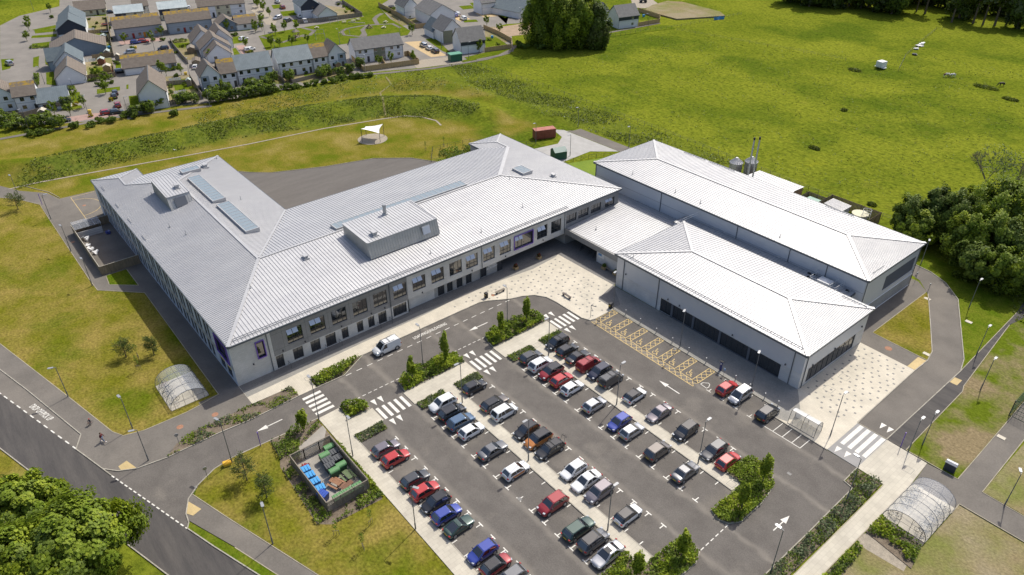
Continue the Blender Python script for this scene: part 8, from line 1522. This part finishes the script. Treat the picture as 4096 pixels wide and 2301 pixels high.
def skin_obj(name, verts, edges, radii, m, parent, sub=1, mods=None):
    me = bpy.data.meshes.new(name); me.from_pydata(verts, edges, []); me.update(); me.materials.append(m); o = bpy.data.objects.new(name, me); scene.collection.objects.link(o); o.parent = parent
    bpy.context.view_layer.objects.active = o; sk = o.modifiers.new('skin', 'SKIN'); sk.use_smooth_shade = True
    if not me.skin_vertices: me.skin_vertices.new() if hasattr(me.skin_vertices, 'new') else None
    for i, r_ in enumerate(radii):
        sv = me.skin_vertices[0].data[i]; sv.radius = (r_, r_) if not hasattr(r_, '__len__') else r_
    me.skin_vertices[0].data[0].use_root = True
    s = o.modifiers.new('sub', 'SUBSURF'); s.levels = sub; s.render_levels = sub; return o
def horse(label, x, y, rz, m, m2=None, head_down=True):
    t = thing('horse', label, 'horse', (x,y,0), rz); V = [(0,0,1.15),(.55,0,1.18),(-.55,0,1.2),(.85,0,1.25),(1.2,0,.95),(1.45,0,.45),(1.7,0,.22),(-.8,0,1.15)]; E = [(0,1),(0,2),(1,3),(3,4),(4,5),(5,6),(2,7)]; Rr = [.33,.32,.33,.24,.17,.14,.08,.15]
    for s in (-.17,.17):
        for bx, k_ in ((.5,0),(-.6,1)):
            n = len(V); V += [(bx,s,.85),(bx+(-.06 if k_ else .02),s,.48),(bx+(.03 if k_ else 0),s,.08)]; Rr += [.14 if k_ else .12,.07,.06]; E += [(1 if not k_ else 2,n),(n,n+1),(n+1,n+2)]
    V.append((-1.0,0,.6)); E.append((7,len(V)-1)); Rr.append(.05)
    skin_obj('body', V, E, Rr, m, t)
    b = MB(); [b.tube([(1.27,s,1.0),(1.30,s*1.2,1.16)], [.05,.01], 4) for s in (-.07,.07)]; b.build('ears', m, t)
    if m2:
        skin_obj('coat_patch', [(-.45,0,1.24),(.25,0,1.24)], [(0,1)], [.345,.33], m2, t)
HW = mat('horse_piebald', (.72,.70,.66), (.03,.025,.02), sc=1.3, detail=1, lo=.5, hi=.52, rough=.7); HB = mat('horse_skewbald', (.70,.67,.62), (.16,.06,.03), sc=1.2, detail=1, lo=.48, hi=.5, rough=.7); HD = mat('horse_dark', (.03,.022,.018), rough=.6)
horse('brown and white horse grazing, left of the pair in the field', *G(4,1835,722), R(55), HB); horse('black and white horse grazing, right of the pair in the field', *G(4,1900,724), R(-120), HW); horse('dark horse grazing alone near the right edge of the field', *G(4,2355,808), R(-130), HD)
# ------------------------------------------------------------------ people and bird
def person(label, x, y, rz, s, top, legs, hair, hat=None, z=.1, sit=False):
    t = thing('person', label, 'person', (x,y,z), rz); t.scale = (s,s,s); st = .30
    V = [(0,0,.95),(0,0,1.12),(0,.02,1.36),(0,.02,1.48),(0,.05,1.60),(0,.06,1.68)]; E = [(0,1),(1,2),(2,3),(3,4),(4,5)]; Rr = [(.145,.11),(.135,.10),(.15,.105),(.055,.055),(.085,.095),(.075,.085)]
    def ch(root, pts, rs):
        n = root
        for p, r_ in zip(pts, rs): V.append(p); E.append((n, len(V)-1)); Rr.append(r_); n = len(V)-1
    if sit: ch(0, [(.10,0,.90),(.12,.30,.78),(.13,.25,.35),(.13,.36,.28)], [.09,.075,.05,.04]); ch(0, [(-.10,0,.90),(-.12,.25,.62),(-.13,.12,.22),(-.13,.25,.15)], [.09,.075,.05,.04]); ch(2, [(.19,.02,1.38),(.24,.16,1.18),(.25,.42,1.08)], [.055,.045,.035]); ch(2, [(-.19,.02,1.38),(-.24,.16,1.18),(-.25,.42,1.08)], [.055,.045,.035])
    else: ch(0, [(.10,0,.88),(.11,st*.5,.48),(.11,st,.08),(.11,st+.16,.03)], [.10,.07,.05,.045]); ch(0, [(-.10,0,.88),(-.11,-st*.25,.50),(-.11,-st-.1,.16),(-.11,-st+.03,.04)], [.10,.07,.05,.045]); ch(2, [(.20,.0,1.38),(.25,-.10,1.12),(.26,.02,.86),(.26,.06,.78)], [.06,.05,.035,.03]); ch(2, [(-.20,.0,1.38),(-.25,.12,1.12),(-.24,.30,.92),(-.23,.36,.86)], [.06,.05,.035,.03])
    skin_obj('body', V, E, Rr, M['skin'], t)
    a0 = 6; idx_leg = [(0,0)]; L1_ = [V[0]]+V[6:9]; L2_ = [V[0]]+V[10:13]; A1 = V[14:17]; A2 = V[14+(3 if sit else 4):17+(3 if sit else 4)]
    skin_obj('trousers', [V[0]]+V[6:9]+V[10:13], [(0,1),(1,2),(2,3),(0,4),(4,5),(5,6)], [(.155,.125),.11,.085,.066,.11,.085,.066], legs, t)
    skin_obj('jacket', [(0,0,.84),(0,0,1.06),(0,.02,1.30),(0,.02,1.44)]+A1+A2, [(0,1),(1,2),(2,3),(2,4),(4,5),(5,6),(2,7),(7,8),(8,9)], [(.175,.145),(.17,.14),(.185,.135),(.09,.08)]+[.085,.066,.052]*2, top, t)
    for k_ in (9,13): p = V[k_]; b = MB(); b.obox((p[0],p[1]-.04,p[2]+.0), ((1,0,0),(0,1,0),(0,0,1)), (.05,.14,.045)); b.build('shoe', M['white'] if not sit else M['black'], t, bevel=.02)
    b = MB(); H_ = hat or hair
    secs = []
    for i in range(6):
        a = i/5*math.pi/2; secs.append([(.112*math.cos(a)*math.cos(q), .045+.125*math.cos(a)*math.sin(q), 1.66+.12*math.sin(a)) for q in [2*math.pi*k_/12 for k_ in range(12)]])
    b.loft(secs); b.loft([[(-.10,-.06,1.50),(.10,-.06,1.50),(.09,-.02,1.5),(-.09,-.02,1.5)],[(-.11,-.075,1.68),(.11,-.075,1.68),(.11,.04,1.7),(-.11,.04,1.7)]]); b.build('helmet' if hat else 'hair', H_, t, smooth=True)
    b = MB(); b.tube([(0,.145,1.66),(0,.175,1.62),(0,.145,1.60)], .012, 4); [b.tube([(sx*.035,.138,1.655),(sx*.035,.146,1.655)], .012, 5) for sx in (-1,1)]; b.tube([(-.025,.142,1.575),(.025,.142,1.575)], .007, 4); b.build('face', mat('face_tone', (.35,.18,.13), rough=.6), t)
    for sx in (-1,1):
        for p in ((A1[-1] if sx > 0 else A2[-1]),):
            b = MB(); c = Vector(p)+Vector((0,.04,-.10 if not sit else -.02)); b.obox(c, ((1,0,0),(0,1,0),(0,0,1)), (.018,.04,.05))
            for q in range(4): y0_ = -.03+q*.02; b.tube([tuple(c+Vector((0,y0_,-.05))), tuple(c+Vector((.005,y0_+.01,-.09-.008*(q in (1,2))))), tuple(c+Vector((.0,y0_+.025,-.115)))], [.009,.008,.006], 5)
            b.tube([tuple(c+Vector((0,.04,.02))), tuple(c+Vector((0,.065,-.02)))], [.011,.008], 5); b.build('hand', M['skin'], t, smooth=True)
    return t
person('adult walking on the footpath in a maroon jacket and blue jeans', -97.0, 3.0, R(-35), 1.0, mat('maroon_cloth', (.12,.015,.02), rough=.85), mat('denim', (.13,.20,.32), rough=.85), mat('hair_brown', (.09,.05,.03), rough=.7))
person('child in dark clothes and red helmet riding ahead on the footpath', -101.9, 2.6, R(-150), .74, mat('dark_cloth', (.03,.03,.045), rough=.85), mat('dark_trousers', (.05,.05,.06), rough=.85), M['black'], hat=mat('helmet_red', (.45,.03,.03), rough=.3), z=.02, sit=True)
c = place(bk, ubk, (-101.95,2.5,.1), R(-150), 'small silver bicycle ridden by the child on the footpath', None, .72)
t = thing('seagull', 'white gull gliding low over the grass behind the school', 'bird', (*G(1,1630,1400,6),6), R(200)); b = MB()
b.tube([(0,-.22,0),(0,-.05,.02),(0,.12,.02),(0,.24,.03)], [.02,.07,.06,.015], 8); b.build('body', M['white'], t, smooth=True)
for s in (-1,1): b = MB(); b.loft([[(s*.04,-.06,.03),(s*.04,.1,.04)],[(s*.32,-.03,.13),(s*.32,.12,.14)],[(s*.68,-.12,.08),(s*.66,-.02,.09)]], 0, cap=False, closed=False); b.build('wing', M['lamp_head'], t)
